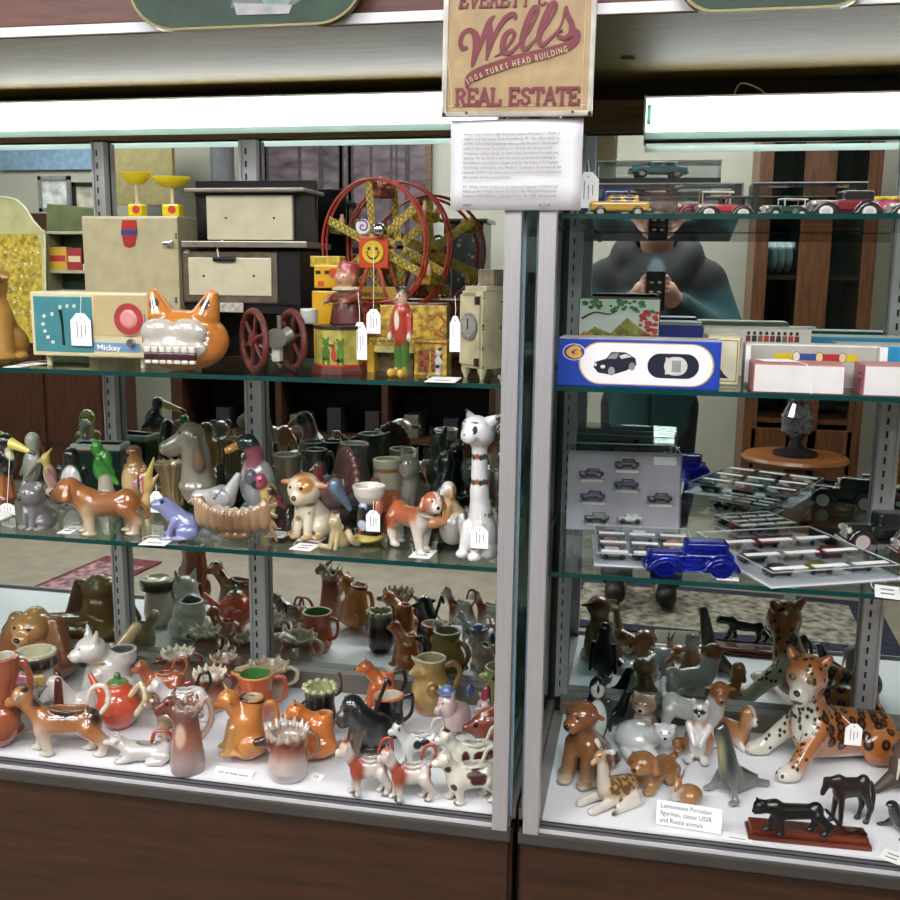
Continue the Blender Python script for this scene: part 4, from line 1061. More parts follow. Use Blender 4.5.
build(m_kitten(), 'cat_figurine', 'grey kitten with large pink-lined ears and green eyes', 'figurine', (397, 434, 441, 515), ZC, -12)
def m_bernard():
    f = Fig(tau=.025)
    stand(f, '#b0572a', '#d4ccbc', L=1.05, br=.19, bz=.56, lr=.075, hp=(0, -.62, .9), hr=.19, step=.08, tail=[(0, .52, .6), (0, .66, .45), (0, .66, .22)], tr=.045,
          hd=dict(ear='flop', el=.8, ec='#a8501f', mz=.15, mr=.5, mc='#d8d0c4', eye=.1, yaw=-18))
    f.paint((0, -.5, .56), (.24, .22, .36), '#d6cebe', .3); f.paint((0, -.75, .9), (.06, .3, .25), '#dcd4c8', .3); f.paint((0, .1, .38), (.2, .5, .1), '#d0c4b0', .4)
    for s in (-1, 1): f.paint((s*.12, .42, .22), (.14, .2, .2), '#d4ccbc', .3)
    k = f.part('keg'); k.c((-.1, -.76, .6), (.1, -.76, .6), .09, .09, '#b8763e'); c = f.part('collar'); c.t([(.19*math.cos(a), -.52+.19*math.sin(a), .72+.05*math.sin(a)) for a in np.linspace(0, 2*PI, 12)], .02, '#a08a70', 2)
    return f
build(m_bernard(), 'dog_figurine', 'orange and white saint bernard carrying a small keg at its neck', 'figurine', (382, 491, 445, 555), ZC, 52)
def m_whitedog():
    f = Fig(tau=.03)
    sit(f, '#cdb088', '#c08c4c', '#d0c4b0', hp=(0, -.14, .84), hr=.2, w=.2, hd=dict(ear='flop', el=1.1, ec='#a86a34', mz=.1, mr=.45, mc='#d6d2cc', eye=.09))
    f.paint((0, -.2, .92), (.2, .24, .16), '#d8d4ce', .3); b = f.part('base'); b.c((0, 0, .0), (0, 0, -.06), .34, .36, '#c8c4bc'); return f
build(m_whitedog(), 'dog_figurine', 'white-faced spaniel with orange ears sitting on a pale base beside the tall cat', 'figurine', (438, 481, 467, 545), ZC, -55)
def m_tallcat():
    f = Fig(tau=.006, k=.03)
    W = '#dcdcda'
    f.e((0, .02, .14), (.14, .15, .15), W); f.c((0, .02, .16), (0, -.02, .45), .135, .075, W); f.c((0, -.02, .45), (0, -.03, .78), .078, .066, W)
    f.e((0, -.05, .86), (.15, .15, .105), W, (-18, 0, 0)); f.e((0, -.18, .84), (.075, .05, .05), W)
    for s in (-1, 1):
        f.c((s*.1, -.02, .92), (s*.2, .02, .975), .05, .014, W, k=.012); f.paint((s*.185, -.0, .965), (.03, .05, .03), '#3a4a48', .3)
        f.c((s*.065, -.09, .2), (s*.07, -.14, .03), .06, .045, W, k=.02); f.e((s*.07, -.15, .03), (.055, .07, .035), W, k=.01)
        f.e((s*.13, .0, .05), (.05, .1, .05), W)
        f.paint((s*.075, -.185, .885), (.024, .05, .032), '#20241f', .2); f.paint((s*.07, -.18, .93), (.05, .05, .006), '#2a2a28', .2); f.paint((s*.08, -.14, .82), (.025, .05, .022), '#b8b8b4', .3)
        f.paint((s*.07, -.2, .008), (.05, .03, .006), '#4a4a48', .3)
    f.paint((0, -.21, .85), (.02, .03, .012), '#202020', .3); f.paint((0, -.19, .825), (.05, .04, .005), '#3a3a38', .2)
    f.paint((0, -.09, .93), (.02, .04, .03), '#4a524c', .3)
    for z, rr in ((.69, .072), (.52, .078), (.3, .115)):
        for k, a in enumerate(np.linspace(-.9, 2.6, 9)):
            y = -.02
            f.paint((rr*math.sin(a), y-rr*math.cos(a), z+.006*(k % 2)), (.022, .026, .022), ('#a84e30' if k % 3 == 0 else '#2c4a30'), .2)
    f.paint((.06, -.15, .09), (.05, .05, .015), '#a85a30', .2)
    f.t([(-.12, .1, .05), (-.2, 0, .12), (-.17, -.06, .26)], .025, W)
    return f
build(m_tallcat(), 'cat_figurine', 'tall white long-necked cat painted with red and green flower bands', 'figurine', (456, 409, 503, 563), ZC, -32, hw=.0016)
def m_blackcat():
    f = Fig(); sit(f, '#15161a', hp=(0, -.1, .74), hr=.22, w=.24, hd=dict(ear='prick', el=.3, mz=-.2, mr=.4, eye=.1), tail=[(0, .35, .1), (.3, .3, .08), (.38, 0, .08)], tr=.06); return f
build(m_blackcat(), 'cat_figurine', 'black cat with pointed ears sitting behind the grey kitten', 'figurine', (424, 424, 460, 504), ZC, 150)

tag_px('white price tag hung from the toucan at the shelf front', 0, 503, 15, 515, onZ(8, 516, ZC)[1], (10, 450, .02))
tag_flat('blank white price tag lying between the koala and the mastiff', 53, 525, 69, 534, ZC, .1)
tag_px('white price tag standing behind the lavender frog', 150, 491, 163, 513, .2, (156, 484, .01))
tag_flat('thin white price tag lying left of the lavender frog', 134, 538, 165, 546, ZC, .1)
tag_flat('white price tag lying right of the brown fish dish', 262, 531, 284, 538, ZC, .0)
tag_flat('white price tag lying in front of the gold-spotted pug', 287, 543, 313, 551, ZC, -.1)
tag_flat('slim white price tag lying beside the paw of the gold-spotted pug', 294, 536, 322, 542, ZC, -.1)
tag_px('white price tag hanging on the black puppy creamer', 366, 510, 380, 532, onZ(370, 544, ZC)[1]-.012, (373, 494, .02))
tag_px('white price tag hanging from the saint bernard over the shelf edge', 408, 551, 431, 560, .03, (407, 520, .05), roll=-90) if 0 else tag_flat('white price tag lying below the saint bernard at the shelf edge', 407, 549, 431, 559, ZC, -.05)
tag_px('white price tag hanging on the tall white cat', 471, 526, 488, 549, .028, (480, 512, .02))
# ================================================================== floor of the left cabinet: creamers and jugs
WHT = '#d8d6d2'
def pourer(c, c2=None, open_c=None, hp=(0, -.2, .9), hr=.17, w=.27, hd=None, rim=None, han=True, hc=None, op=(0, .1, .86), orr=.15):
    """sitting animal creamer: open neck behind the head, handle at the back"""
    f = Fig(tau=.03); c2 = c2 or c
    f.e((0, .02, .06), (w*1.15, w*1.25, .08), c2); f.c((0, .03, .16), (0, .02, .5), w*1.02, w*.9, c); f.c((0, .02, .5), (op[0], op[1], op[2]-.12), w*.85, orr*1.2, rim or c); f.r([(0, -.2), (orr*1.1, -.2), (orr*1.25, .02), (0, .02)], rim or c, at=op, k=.02)
    f.c((0, -.02, .55), hp, w*.6, hr*.75, c)
    for s in (-1, 1):
        f.e((s*w*.85, .08, .18), (w*.4, w*.8, .18), c); f.c((s*w*.45, -w*.7, .45), (s*w*.5, -w*1.0, .08), .08, .07, c2); f.e((s*w*.5, -w*1.1, .05), (.08, .12, .05), c2)
    q = head(f, hp, hr, c, **(hd or {}))
    f.r([(0, -.3), (orr*.8, -.25), (orr*1.0, .25), (0, .25)], open_c or mix(c, '#d8d0b8', .5), at=op, k=0, cut=True)
    if han: handle(f, [(0, w*.75, .72), (0, w*1.5, .78), (0, w*1.75, .5), (0, w*1.15, .25)], .045, hc or c)
    return f
f = cow('#a8662a', '#cfc8b4', horn=False, tailc='#d8d0bc', lip='#4a3020', step=.12, nose='#5a3a20', hd=dict(ec='#c8c0a8', mz=.6, pitch=-14), L=1.2, br=.19); f.tau = .05
for o, r, h in [((0, .0, .66), (.34, .26, .16), '#2c1a12'), ((0, .5, .6), (.32, .22, .2), '#2a1a14'), ((0, -.46, .78), (.22, .12, .12), '#3c2418'), ((0, 0, .38), (.2, .7, .12), '#cfb890'), ((0, -.62, .98), (.2, .1, .05), '#38241a')]: f.paint(o, r, h, .6)
build(f, 'creamer', 'large brown and black dog-shaped creamer with white legs at the front left corner', 'creamer', (2, 678, 116, 757), ZF, -78)
f = pourer('#9a4a22', '#7a3018', '#c8c0aa', hd=dict(ear='horn', mz=.3), orr=.2); build(f, 'creamer', 'tall rust brown cow creamer at the left edge with open white mouth', 'creamer', (-44, 636, 32, 754), ZF, -60)
def m_openwhite():
    f = Fig(k=.03); f.r([(0, 0), (.28, 0), (.36, .15), (.36, .35), (.3, .55), (.36, .9), (0, .9)], '#b8b4ac', sy=1.15); f.r([(0, .3), (.2, .4), (.24, .58), (.33, 1.0), (0, 1.0)], '#8a8478', k=0, cut=True, sy=1.15)
    f.paint((0, 0, .9), (.6, .6, .05), '#7a5a3c', .4); handle(f, [(0, .36, .7), (0, .6, .66), (0, .6, .3), (0, .4, .16)], .05, '#c4beb0'); return f
build(m_openwhite(), 'creamer', 'white creamer with wide brown-edged mouth behind the front left creamer', 'creamer', (16, 667, 43, 730), ZF, -20, body='vessel')
def m_tophat():
    f = Fig(tau=.012, k=.02); f.r([(0, 0), (.24, 0), (.34, .1), (.38, .28), (.36, .5), (.33, .7), (0, .7)], '#c8c4b4')
    f.r([(0, .68), (.36, .68), (.46, .74), (.46, .9), (0, .9)], '#14150f', k=.008); f.r([(0, .88), (.44, .88), (.43, .94), (0, .94)], '#b8b090', k=0); f.e((0, 0, 1.0), (.36, .36, .14), '#a89e78', k=0, cut=True)
    fl = f.part('flower'); fl.e((-.14, -.4, .6), (.13, .06, .08), '#b84870'); fl.e((-.12, -.42, .5), (.05, .05, .1), '#a03a60'); fl.e((-.02, -.41, .62), (.08, .05, .06), '#c8688a')
    b = f.part('bow'); b.b((.2, -.38, .58), (.13, .05, .09), .03, '#c4a44c', (0, 0, 25)); return f
build(m_tophat(), 'creamer', 'round white creamer with black brimmed top, pink flower and yellow bow', 'creamer', (14, 636, 56, 716), ZF, 10, body='vessel')
def m_goldspaniel():
    f = Fig(tau=.05); C = '#a4682a'
    f.c((-.1, .12, .26), (-.85, .2, .22), .25, .2, '#8a4e20'); f.e((-.9, .16, .18), (.2, .26, .18), '#8a4e20'); f.c((0, 0, .24), (0, -.04, .6), .24, .2, C); f.e((.12, .1, .2), (.22, .3, .2), '#b08446')
    q = head(f, (0, -.08, .82), .215, '#b07a3c', ear=None, mz=.15, mr=.46, mc='#b88444', eye=.11, pitch=-6)
    f.c((0, -.06, .86), (0, -.02, .98), .19, .1, '#b07a3c')
    for s in (-1, 1):
        f.c((s*.22, -.02, .9), (s*.33, -.08, .36), .085, .14, '#6a3812', k=.01); f.c((s*.12, -.1, .4), (s*.14, -.3, .08), .09, .08, '#b07838'); f.e((s*.14, -.36, .06), (.1, .15, .06), '#b07838')
    f.paint((0, -.24, .5), (.14, .12, .12), '#8a6c48', .6); return f
build(m_goldspaniel(), 'dog_figurine', 'large golden spaniel with long ears lying along the back facing out', 'figurine', (-38, 599, 92, 692), ZF, 0, rmin=.5)
def m_beagle():
    f = Fig(tau=.02)
    f.e((0, .2, .26), (.3, .5, .28), '#cfccc4'); f.c((0, 0, .35), (0, -.28, .62), .26, .24, '#d4d0c8'); f.e((0, -.36, .7), (.24, .26, .24), '#d4d0c8'); f.c((0, -.5, .62), (0, -.68, .52), .14, .1, '#d8d4cc')
    e = f.part('ear')
    for s in (-1, 1): e.c((s*.24, -.28, .86), (s*.28, -.3, .36), .1, .14, '#5a2414'); f.eye((0, -.36, .72), (s*.4, -.85, .2), .03)
    f.e((0, .2, .04), (.28, .48, .05), '#c4c0b8'); f.eye((0, -.6, .56), (0, -1, .05), .035, None, 'nose'); return f
build(m_beagle(), 'dog_figurine', 'white dog with one large chestnut ear turned away beside the white terrier', 'figurine', (47, 657, 104, 719), ZF, -55)
f = pourer('#d2cec6', '#d4d0c8', '#6a6862', hp=(0, -.24, .86), hr=.22, w=.3, hd=dict(ear='prick', el=1.1, mz=.2, mr=.5, eye=.07, nose='#b8b0a4', ec='#d2cec6'), op=(0, .22, .72), orr=.17, han=False)
c_ = f.part('collar'); c_.t([(.2*math.cos(a), -.17+.17*math.sin(a), .66-.06*math.sin(a)) for a in np.linspace(0, 2*PI, 14)], .014, '#a8863c', 2)
build(f, 'creamer', 'white terrier creamer with pointed ears and thin gold collar', 'creamer', (61, 618, 139, 708), ZF, -38)
def m_tanpour():
    f = Fig(tau=.05); C = '#a88c58'
    f.e((0, .05, .34), (.3, .5, .32), C); f.c((0, -.2, .5), (0, -.6, .86), .17, .13, '#b49a6a'); f.e((0, -.66, .9), (.13, .13, .1), '#b49a6a'); f.c((0, .35, .4), (0, .62, .1), .2, .13, '#b8a880'); f.e((0, 0, .05), (.28, .45, .07), '#b4a47c')
    f.e((0, .1, .7), (.14, .24, .16), '#5a5040', cut=True); handle(f, [(0, .35, .6), (0, .6, .7), (0, .66, .45), (0, .5, .28)], .04, '#b8a880'); return f
build(m_tanpour(), 'creamer', 'tan long-necked creamer behind the white terrier', 'creamer', (92, 613, 146, 676), ZF, 120, body='vessel')
def m_teapot():
    f = Fig(tau=.02); C = '#c8461a'
    f.e((0, 0, .36), (.46, .46, .36), C); f.r([(0, .6), (.25, .6), (.22, .74), (0, .74)], C); f.c((0, .38, .34), (0, .8, .72), .12, .05, C); f.e((0, 0, .03), (.24, .24, .04), '#b83c14')
    l = f.part('lid'); l.e((0, 0, .74), (.2, .2, .06), '#4a7a38'); l.e((0, 0, .84), (.07, .07, .07), '#3a6a30')
    handle(f, [(0, -.36, .58), (0, -.66, .82), (0, -.78, .6), (0, -.5, .3)], .05, '#d8cc98', label='cream loop handle'); return f
build(m_teapot(), 'teapot', 'small bright orange teapot with green lid and cream handle', 'teapot', (88, 672, 148, 730), ZF, 72, body='pot')
f = cow('#a8562a', '#b8743c', hc='#3a2418', nose='#4a2a1a', hd=dict(mz=.4), br=.22, L=.9); build(f, 'creamer', 'rust brown cow creamer standing behind the orange teapot', 'creamer', (124, 656, 184, 706), ZF, -70)
f = cow('#dcd8d2', hc='#c8b8a0', nose='#c8a898', tailc='#17120f', spots=[((.2, -.15, .6), (.1, .06, .06), '#b8201c'), ((-.2, -.2, .6), (.06, .06, .06), '#b8201c'), ((-.18, .16, .6), (.1, .16, .1), '#b8301c'), ((.18, .2, .55), (.1, .14, .1), '#b8301c'), ((-.2, .0, .46), (.05, .05, .05), '#b8201c')], br=.22)
build(f, 'creamer', 'white cow creamer with red spots and black tail handle', 'creamer', (149, 668, 216, 724), ZF, -62)
f = crown_jug('#7a3624', '#a0624a', '#b8a08c', '#6a3020', '#cfc0a8', saw=12); build(f, 'jug', 'round rust jug with saw-toothed cream rim at the back left of the row', 'jug', (155, 640, 206, 686), ZF, -75, 'cow-head creamers with saw-toothed rims')
f = crown_jug('#7c3a28', '#a8705a', '#b8a494', '#7a3a28', '#b89880', saw=6); build(f, 'jug', 'brown spouted jug with cream collar touching the back rail near the mirror post', 'jug', (205, 646, 248, 688), ZF, -75, 'cow-head creamers with saw-toothed rims')
f = crown_jug('#7a3422', '#9a5a44', '#b49c88', '#703020', '#d4c8ac', saw=13); build(f, 'jug', 'rust jug with tall saw-toothed cream rim behind the spotted cow', 'jug', (180, 664, 232, 716), ZF, -80, 'cow-head creamers with saw-toothed rims')
f = crown_jug('#8a4a34', '#b08068', '#bca898', '#a4826a', '#c4a888', saw=8, hz=.8, handlec='#c8b498'); build(f, 'jug', 'brown bull-head jug with thick cream handle behind the green-mouthed jug', 'jug', (233, 656, 301, 704), ZF, -80, 'cow-head creamers with saw-toothed rims')
f = cow('#8a6a4c', '#b09880', hc='#3a2818', nose='#4a382c', hd=dict(mz=.5, mc='#a89078', ec='#6a4a3a'), br=.2, L=.9)
for s_ in (-1, 1): f.paint((0, 0, .75), (.3, .7, .16), '#4a2420', .6)
build(f, 'creamer', 'brown-backed cow creamer with pale face looking left behind the tall jug', 'creamer', (142, 692, 200, 742), ZF, -74)
f = Fig(tau=.04)
lie(f, '#c4c0b8', L=1.1, br=.24, hp=(0, -.62, .5), hr=.15, fl=.15, lr=.1, hd=dict(ear='horn', hc='#c4bca8', mz=.5, mr=.5, nose='#b8b0a8', ec='#c0bcb4', eye=.08))
f.e((0, .05, .48), (.12, .26, .14), '#8a8478', cut=True); handle(f, [(0, .1, .46), (0, .18, .72), (0, .4, .74), (0, .55, .5), (0, .58, .28)], .04, '#b83c1c', label='red-orange handle')
build(f, 'creamer', 'white cow creamer lying down with red-orange tail handle', 'creamer', (94, 727, 172, 766), ZF, -76, rmin=.6)
f = Fig(tau=.03, k=.03)
f.r([(0, 0), (.3, 0), (.31, .12), (.27, .35), (.23, .6), (.22, .76), (0, .76)], '#9a5a48')
f.r([(.18, .72), (.23, .74), (.28, .84), (.24, .85)], '#c4b4a0', k=.015, at=(0, .03, 0)); f.r([(0, .5), (.16, .55), (.18, .74), (.25, 1.0), (0, 1.0)], '#b4a08c', k=0, cut=True, at=(0, .03, 0))
f.c((0, -.1, .7), (0, -.28, .86), .14, .11, '#6a2a20', k=.05); f.c((0, -.28, .86), (0, -.48, .8), .1, .07, '#6a2c22')
f.paint((0, 0, .08), (.5, .5, .42), '#a8b0b4', .8); f.paint((0, 0, .72), (.6, .6, .34), '#6a2e24', .8)
for s_ in (-1, 1): f.c((s_*.1, -.22, .94), (s_*.22, -.16, 1.0), .04, .02, '#6a2a20', k=.01); f.eye((0, -.26, .86), (s_*.8, -.5, .4), .024)
for a in np.linspace(-2.4, 2.4, 8): f.c((.24*math.sin(a), .04+.24*math.cos(a), .82), (.29*math.sin(a), .04+.29*math.cos(a), .92), .045, .012, '#cfc0ac', k=.01)
f.paint((.2, -.12, .5), (.12, .14, .2), '#c8a890', .5); handle(f, [(0, .2, .78), (0, .38, .9), (0, .44, .62), (0, .25, .4)], .045, '#b09080')
build(f, 'jug', 'tall cow-head jug fading from maroon to pale grey beside the small paper sign', 'jug', (155, 684, 213, 777), ZF, -62, body='vessel')
f = pourer('#c87a22', '#b8843c', '#b8ac8c', hp=(0, -.26, .9), hr=.17, w=.29, hd=dict(ear='horn', mz=.5, hc='#c88a3a', pitch=-10, nose='#5a2c14', eye=.1), op=(0, .12, .9), orr=.15, rim='#c87a22'); f.paint((0, -.22, .4), (.2, .2, .3), '#c8a870', .8)
r_ = f.part('rim', label='black band round the open mouth'); r_.t([(.16*math.cos(a), .12+.18*math.sin(a), .88-.03*math.sin(a)) for a in np.linspace(0, 2*PI, 14)], .025, '#17100c', 2)
build(f, 'creamer', 'large amber orange cow creamer sitting with black-rimmed mouth', 'creamer', (210, 684, 280, 760), ZF, -64)
f = Fig(tau=.02, k=.03)
f.r([(0, 0), (.28, 0), (.36, .12), (.38, .35), (.33, .6), (.38, .9), (0, .9)], '#c0521c'); f.c((0, -.24, .84), (0, -.46, .92), .1, .05, '#c8601e')
f.r([(0, .5), (.24, .55), (.34, 1.05), (0, 1.05)], '#3f7a34', k=0, cut=True); f.c((0, -.24, .93), (0, -.48, 1.0), .07, .04, '#3f7a34', k=0, cut=True); f.paint((0, 0, .9), (.7, .7, .035), '#d08a28', .3)
f.c((0, -.3, .5), (0, -.48, .45), .14, .1, '#b84818')
for s_ in (-1, 1): f.c((s_*.12, -.34, .62), (s_*.28, -.34, .74), .05, .02, '#b04818', k=.01); f.eye((0, -.3, .56), (s_*.6, -.7, .3), .035)
handle(f, [(0, .34, .8), (0, .6, .78), (0, .6, .45), (0, .36, .3)], .04, '#b0481c'); build(f, 'jug', 'orange bull-head jug with green interior behind the amber cow', 'jug', (228, 666, 288, 724), ZF, -72, body='vessel')
f = crown_jug('#8a4630', '#a87862', '#cac6c4', '#3a2019', '#b8aa98', saw=14, hz=.7, handlec='#8a5a44'); build(f, 'jug', 'large front jug with dark cow head, saw-toothed grey rim and white foot', 'jug', (254, 714, 322, 783), ZF, -78, 'cow-head creamers with saw-toothed rims')
f = pourer('#d07018', '#c87a24', '#b87a30', hp=(0, -.38, .82), hr=.17, w=.3, hd=dict(ear='horn', mz=.35, hc='#5a2a14', pitch=-10, eye=.1), op=(0, .14, .74), orr=.12, han=False)
build(f, 'creamer', 'bright orange cow creamer sitting between the front jug and the black tabby', 'creamer', (283, 698, 342, 760), ZF, -66)
f = Fig(tau=.02, k=.03)
f.r([(0, 0), (.28, 0), (.38, .12), (.41, .35), (.36, .6), (.4, .88), (0, .88)], '#101015'); f.r([(0, .5), (.26, .55), (.36, 1.05), (0, 1.05)], '#a4a870', k=0, cut=True)
for a in np.linspace(0, 2*PI, 13)[:-1]: f.e((.38*math.cos(a), .38*math.sin(a), .9), (.09, .09, .05), '#a8aa74', k=.02)
f.paint((0, 0, .92), (.7, .7, .06), '#a8aa74', .2)
f.c((0, -.3, .52), (0, -.54, .46), .17, .12, '#141418'); handle(f, [(0, .36, .7), (0, .54, .8), (0, .52, 1.08), (0, .46, 1.1)], .03, '#4a3024')
for s_ in (-1, 1): f.c((s_*.14, -.3, .66), (s_*.3, -.28, .76), .05, .02, '#141418', k=.01); f.eye((0, -.3, .54), (s_*.6, -.7, .4), .035, mat('#5a6a6a', .1, var=0))
build(f, 'jug', 'black bull-head jug with pale green wavy rim behind the orange cow', 'jug', (294, 672, 343, 738), ZF, -62, body='vessel')
f = Fig(tau=.03)
f.e((0, .14, .3), (.32, .44, .3), '#17171b'); f.c((0, 0, .4), (0, -.3, .66), .28, .25, '#1a1a1e'); f.e((0, .02, .04), (.32, .44, .05), '#3a3630')
q_ = head(f, (0, -.36, .74), .25, '#1a1a1e', ear='side', ec='#2a2a2c', mz=.25, mr=.62, mw=.72, mc='#3a3632', eye=.1, pitch=-12, nose='#45403c')
for s_ in (-1, 1): f.c((s_*.14, -.26, .4), (s_*.16, -.38, .06), .11, .09, '#5a5042'); f.e((s_*.16, -.42, .05), (.1, .14, .05), '#6a604e')
f.paint(q_(0, .8, .1), (.1, .2, .2), '#6a6052', .6); f.paint((0, -.34, .34), (.2, .16, .22), '#7a6c54', .6); f.paint((.26, .1, .35), (.14, .24, .2), '#3a3a38', .7)
handle(f, [(0, .1, .56), (0, .3, .9), (0, .42, 1.1), (0, .5, 1.02)], .04, '#101014')
build(f, 'creamer', 'grey and black brindled cow creamer beside the two orange-saddled cows', 'creamer', (333, 676, 394, 758), ZF, -50, rmin=.6)
f = pourer('#d0641a', '#c85c1c', '#c8b898', hp=(0, -.34, .88), hr=.15, w=.28, hd=dict(ear='horn', mz=.4, hc='#1c1210', ec='#d0641a', eye=.1), op=(0, .12, .78), orr=.11, hc='#15110f'); build(f, 'creamer', 'bright orange cow creamer with black tail handle touching the back rail', 'creamer', (354, 656, 408, 714), ZF, -70)
f = Fig(tau=.015, k=.03)
f.r([(0, 0), (.28, 0), (.36, .12), (.38, .35), (.34, .55), (.38, .84), (0, .84)], '#101014', sy=1.15); f.r([(0, .45), (.24, .5), (.33, 1.0), (0, 1.0)], '#c4b8a4', k=0, cut=True, sy=1.15); f.paint((0, 0, .84), (.7, .7, .06), '#c05a1a', .2)
f.c((0, -.36, .4), (0, -.54, .36), .15, .1, '#17171c'); handle(f, [(0, .4, .75), (0, .66, .8), (0, .64, .45), (0, .42, .3)], .045, '#0e0e12')
build(f, 'creamer', 'black creamer with orange-rimmed cream mouth behind the brindled cow', 'creamer', (364, 690, 412, 742), ZF, -70, body='vessel')
def m_goat(): 
    f = cow('#d2c6bc', '#d2c6bc', hole=True, hc='#3a2418', nose='#2a1a16', hd=dict(mz=.45, ec='#d0b8a8', mc='#d8ccc4'), br=.18, L=1.0, tailc='#a83c28'); f.tau = .05
    f.paint((0, -.32, .5), (.4, .34, .36), '#9a3c16', .45); f.paint((0, -.6, 1.0), (.2, .12, .12), '#c06030', .6); f.paint((0, .5, .5), (.3, .2, .24), '#b05a38', .7)
    for s in (-1, 1):
        for y in (-.36, -.42, .37, .43): f.paint((s*.11, y, .02), (.1, .1, .08), '#1a1412', .3)
    return f
build(m_goat(), 'creamer', 'orange and white cow creamer with red tail handle, left one of the front pair', 'creamer', (336, 738, 396, 800), ZF, -74, 'pair of orange and white cow creamers')
build(m_goat(), 'creamer', 'orange and white cow creamer with red tail handle, right one of the front pair', 'creamer', (377, 744, 440, 805), ZF, -74, 'pair of orange and white cow creamers')
f = cow('#c8c8c0', '#c0c0b8', hc='#2a2a28', nose='#3a3834', hd=dict(mz=.5, ec='#2a2a2c'), br=.21, L=1.1, spots=[((-.2, -.12, .5), (.12, .13, .12), '#17171a'), ((.2, .1, .55), (.1, .14, .12), '#17171a'), ((0, -.6, 1.03), (.14, .1, .07), '#1c1c1e')])
build(f, 'creamer', 'white cow creamer with black spots standing behind the front right cow', 'creamer', (387, 716, 445, 766), ZF, -66)
bs = [((-.2, -.22, .5), (.09, .1, .14), '#4a1c14'), ((-.2, .28, .55), (.1, .14, .13), '#4a1c14'), ((.2, .1, .5), (.1, .16, .12), '#4a1c14'), ((0, -.62, 1.0), (.1, .1, .08), '#5a2418')]
f = cow('#d4d0bc', hc='#2a1410', nose='#2a1612', hd=dict(mz=.45, ec='#c8b8a0'), br=.23, L=1.1, spots=bs); build(f, 'creamer', 'cream cow creamer with dark brown spots, partly behind the front right cow', 'creamer', (433, 724, 505, 782), ZF, -72, 'pair of cream cow creamers with dark brown spots')
f = cow('#d4d0bc', hc='#d0c8b0', nose='#b89888', hd=dict(mz=.45, ec='#c8b8a0'), br=.23, L=.95, spots=[((-.22, .04, .62), (.1, .22, .13), '#4a1c14'), ((-.15, -.38, .38), (.12, .08, .09), '#4a1c14'), ((-.1, -.5, .72), (.1, .08, .08), '#4a1c14'), ((0, .5, .5), (.2, .1, .1), '#5a2a18'), ((.2, .1, .5), (.1, .2, .14), '#4a1c14')])
for s_ in (-1, 1):
    for y_ in (-.34, .38): f.paint((s_*.14, y_, .02), (.1, .13, .06), '#5a2418', .3)
build(f, 'creamer', 'cream cow creamer with dark brown spots and brown hooves at the front right corner', 'creamer', (424, 744, 497, 806), ZF, -68, 'pair of cream cow creamers with dark brown spots')
f = Fig(tau=.04, k=.03)
C_ = '#b08c48'
f.r([(0, 0), (.24, 0), (.34, .1), (.4, .3), (.38, .46), (.3, .62), (.26, .76), (.3, .93), (0, .93)], C_); f.c((0, -.2, .76), (0, -.42, .7), .13, .04, '#c8b468')
f.e((0, -.06, .72), (.29, .3, .16), '#a47c3a', k=.05); f.c((0, -.2, .86), (0, -.36, .97), .12, .05, '#c0b070')
f.r([(0, .6), (.2, .66), (.26, 1.1), (0, 1.1)], '#a49a6a', k=0, cut=True); f.c((0, -.16, .97), (0, -.4, 1.06), .1, .06, '#a49a6a', k=0, cut=True); f.paint((0, 0, .94), (.7, .7, .035), '#d0ccb4', .3)
f.paint((0, -.3, .16), (.4, .3, .22), '#b04e1a', .7); f.paint((.1, -.34, .42), (.18, .2, .18), '#c4a868', .6); f.paint((-.3, -.2, .4), (.2, .2, .2), '#c09a3c', .6)
for s_ in (-1, 1): f.c((s_*.36, -.08, .5), (s_*.3, .3, .24), .1, .05, '#98682c', k=.02); f.eye((0, -.06, .74), (s_*.75, -.62, .05), .045, mat('#c8a858', .1, var=0))
handle(f, [(0, .22, .72), (0, .46, .78), (0, .6, .6), (0, .42, .3)], .05, '#a87a34')
build(f, 'pitcher', 'yellow and orange parrot pitcher with open crest and loop handle', 'pitcher', (409, 651, 463, 716), ZF, -60)
def m_pig(hatc, hl):
    f = Fig(tau=.03); C = '#c8a8a4'
    f.e((0, .06, .32), (.34, .4, .32), C); f.e((0, -.24, .6), (.27, .25, .24), '#d0b4b0'); f.c((0, -.44, .56), (0, -.54, .54), .1, .09, '#cfa8a4')
    for s in (-1, 1): f.c((s*.18, -.2, .76), (s*.28, -.26, .88), .08, .04, C, k=.01); f.e((s*.16, -.22, .06), (.1, .14, .07), C); f.e((s*.18, .26, .06), (.1, .12, .07), C); f.eye((0, -.24, .64), (s*.45, -.85, .2), .022)
    f.e((0, .24, .66), (.12, .14, .1), '#6a6454', cut=True)
    h = f.part('hat', label=hl)
    if hatc == 'b': h.e((0, -.26, .86), (.26, .25, .045), '#5a74a8'); h.e((0, -.24, .9), (.17, .16, .09), '#6a84b4')
    else: h.c((0, -.2, .82), (0, -.18, 1.06), .16, .13, '#a8384c', k=.0)
    if hatc == 'b':
        b = f.part('bow'); b.e((.1, .42, .78), (.06, .12, .14), '#4a5f96'); 
    return f
build(m_pig('b', 'blue flat hat'), 'creamer', 'pink pig creamer wearing a flat blue hat in front of the parrot pitcher', 'creamer', (434, 684, 474, 738), ZF, -42)
build(m_pig('f', 'pink fez'), 'creamer', 'small pink pig creamer with crimson fez beside the front post', 'creamer', (474, 677, 508, 726), ZF, -50)
f = Fig(tau=.03, k=.03)
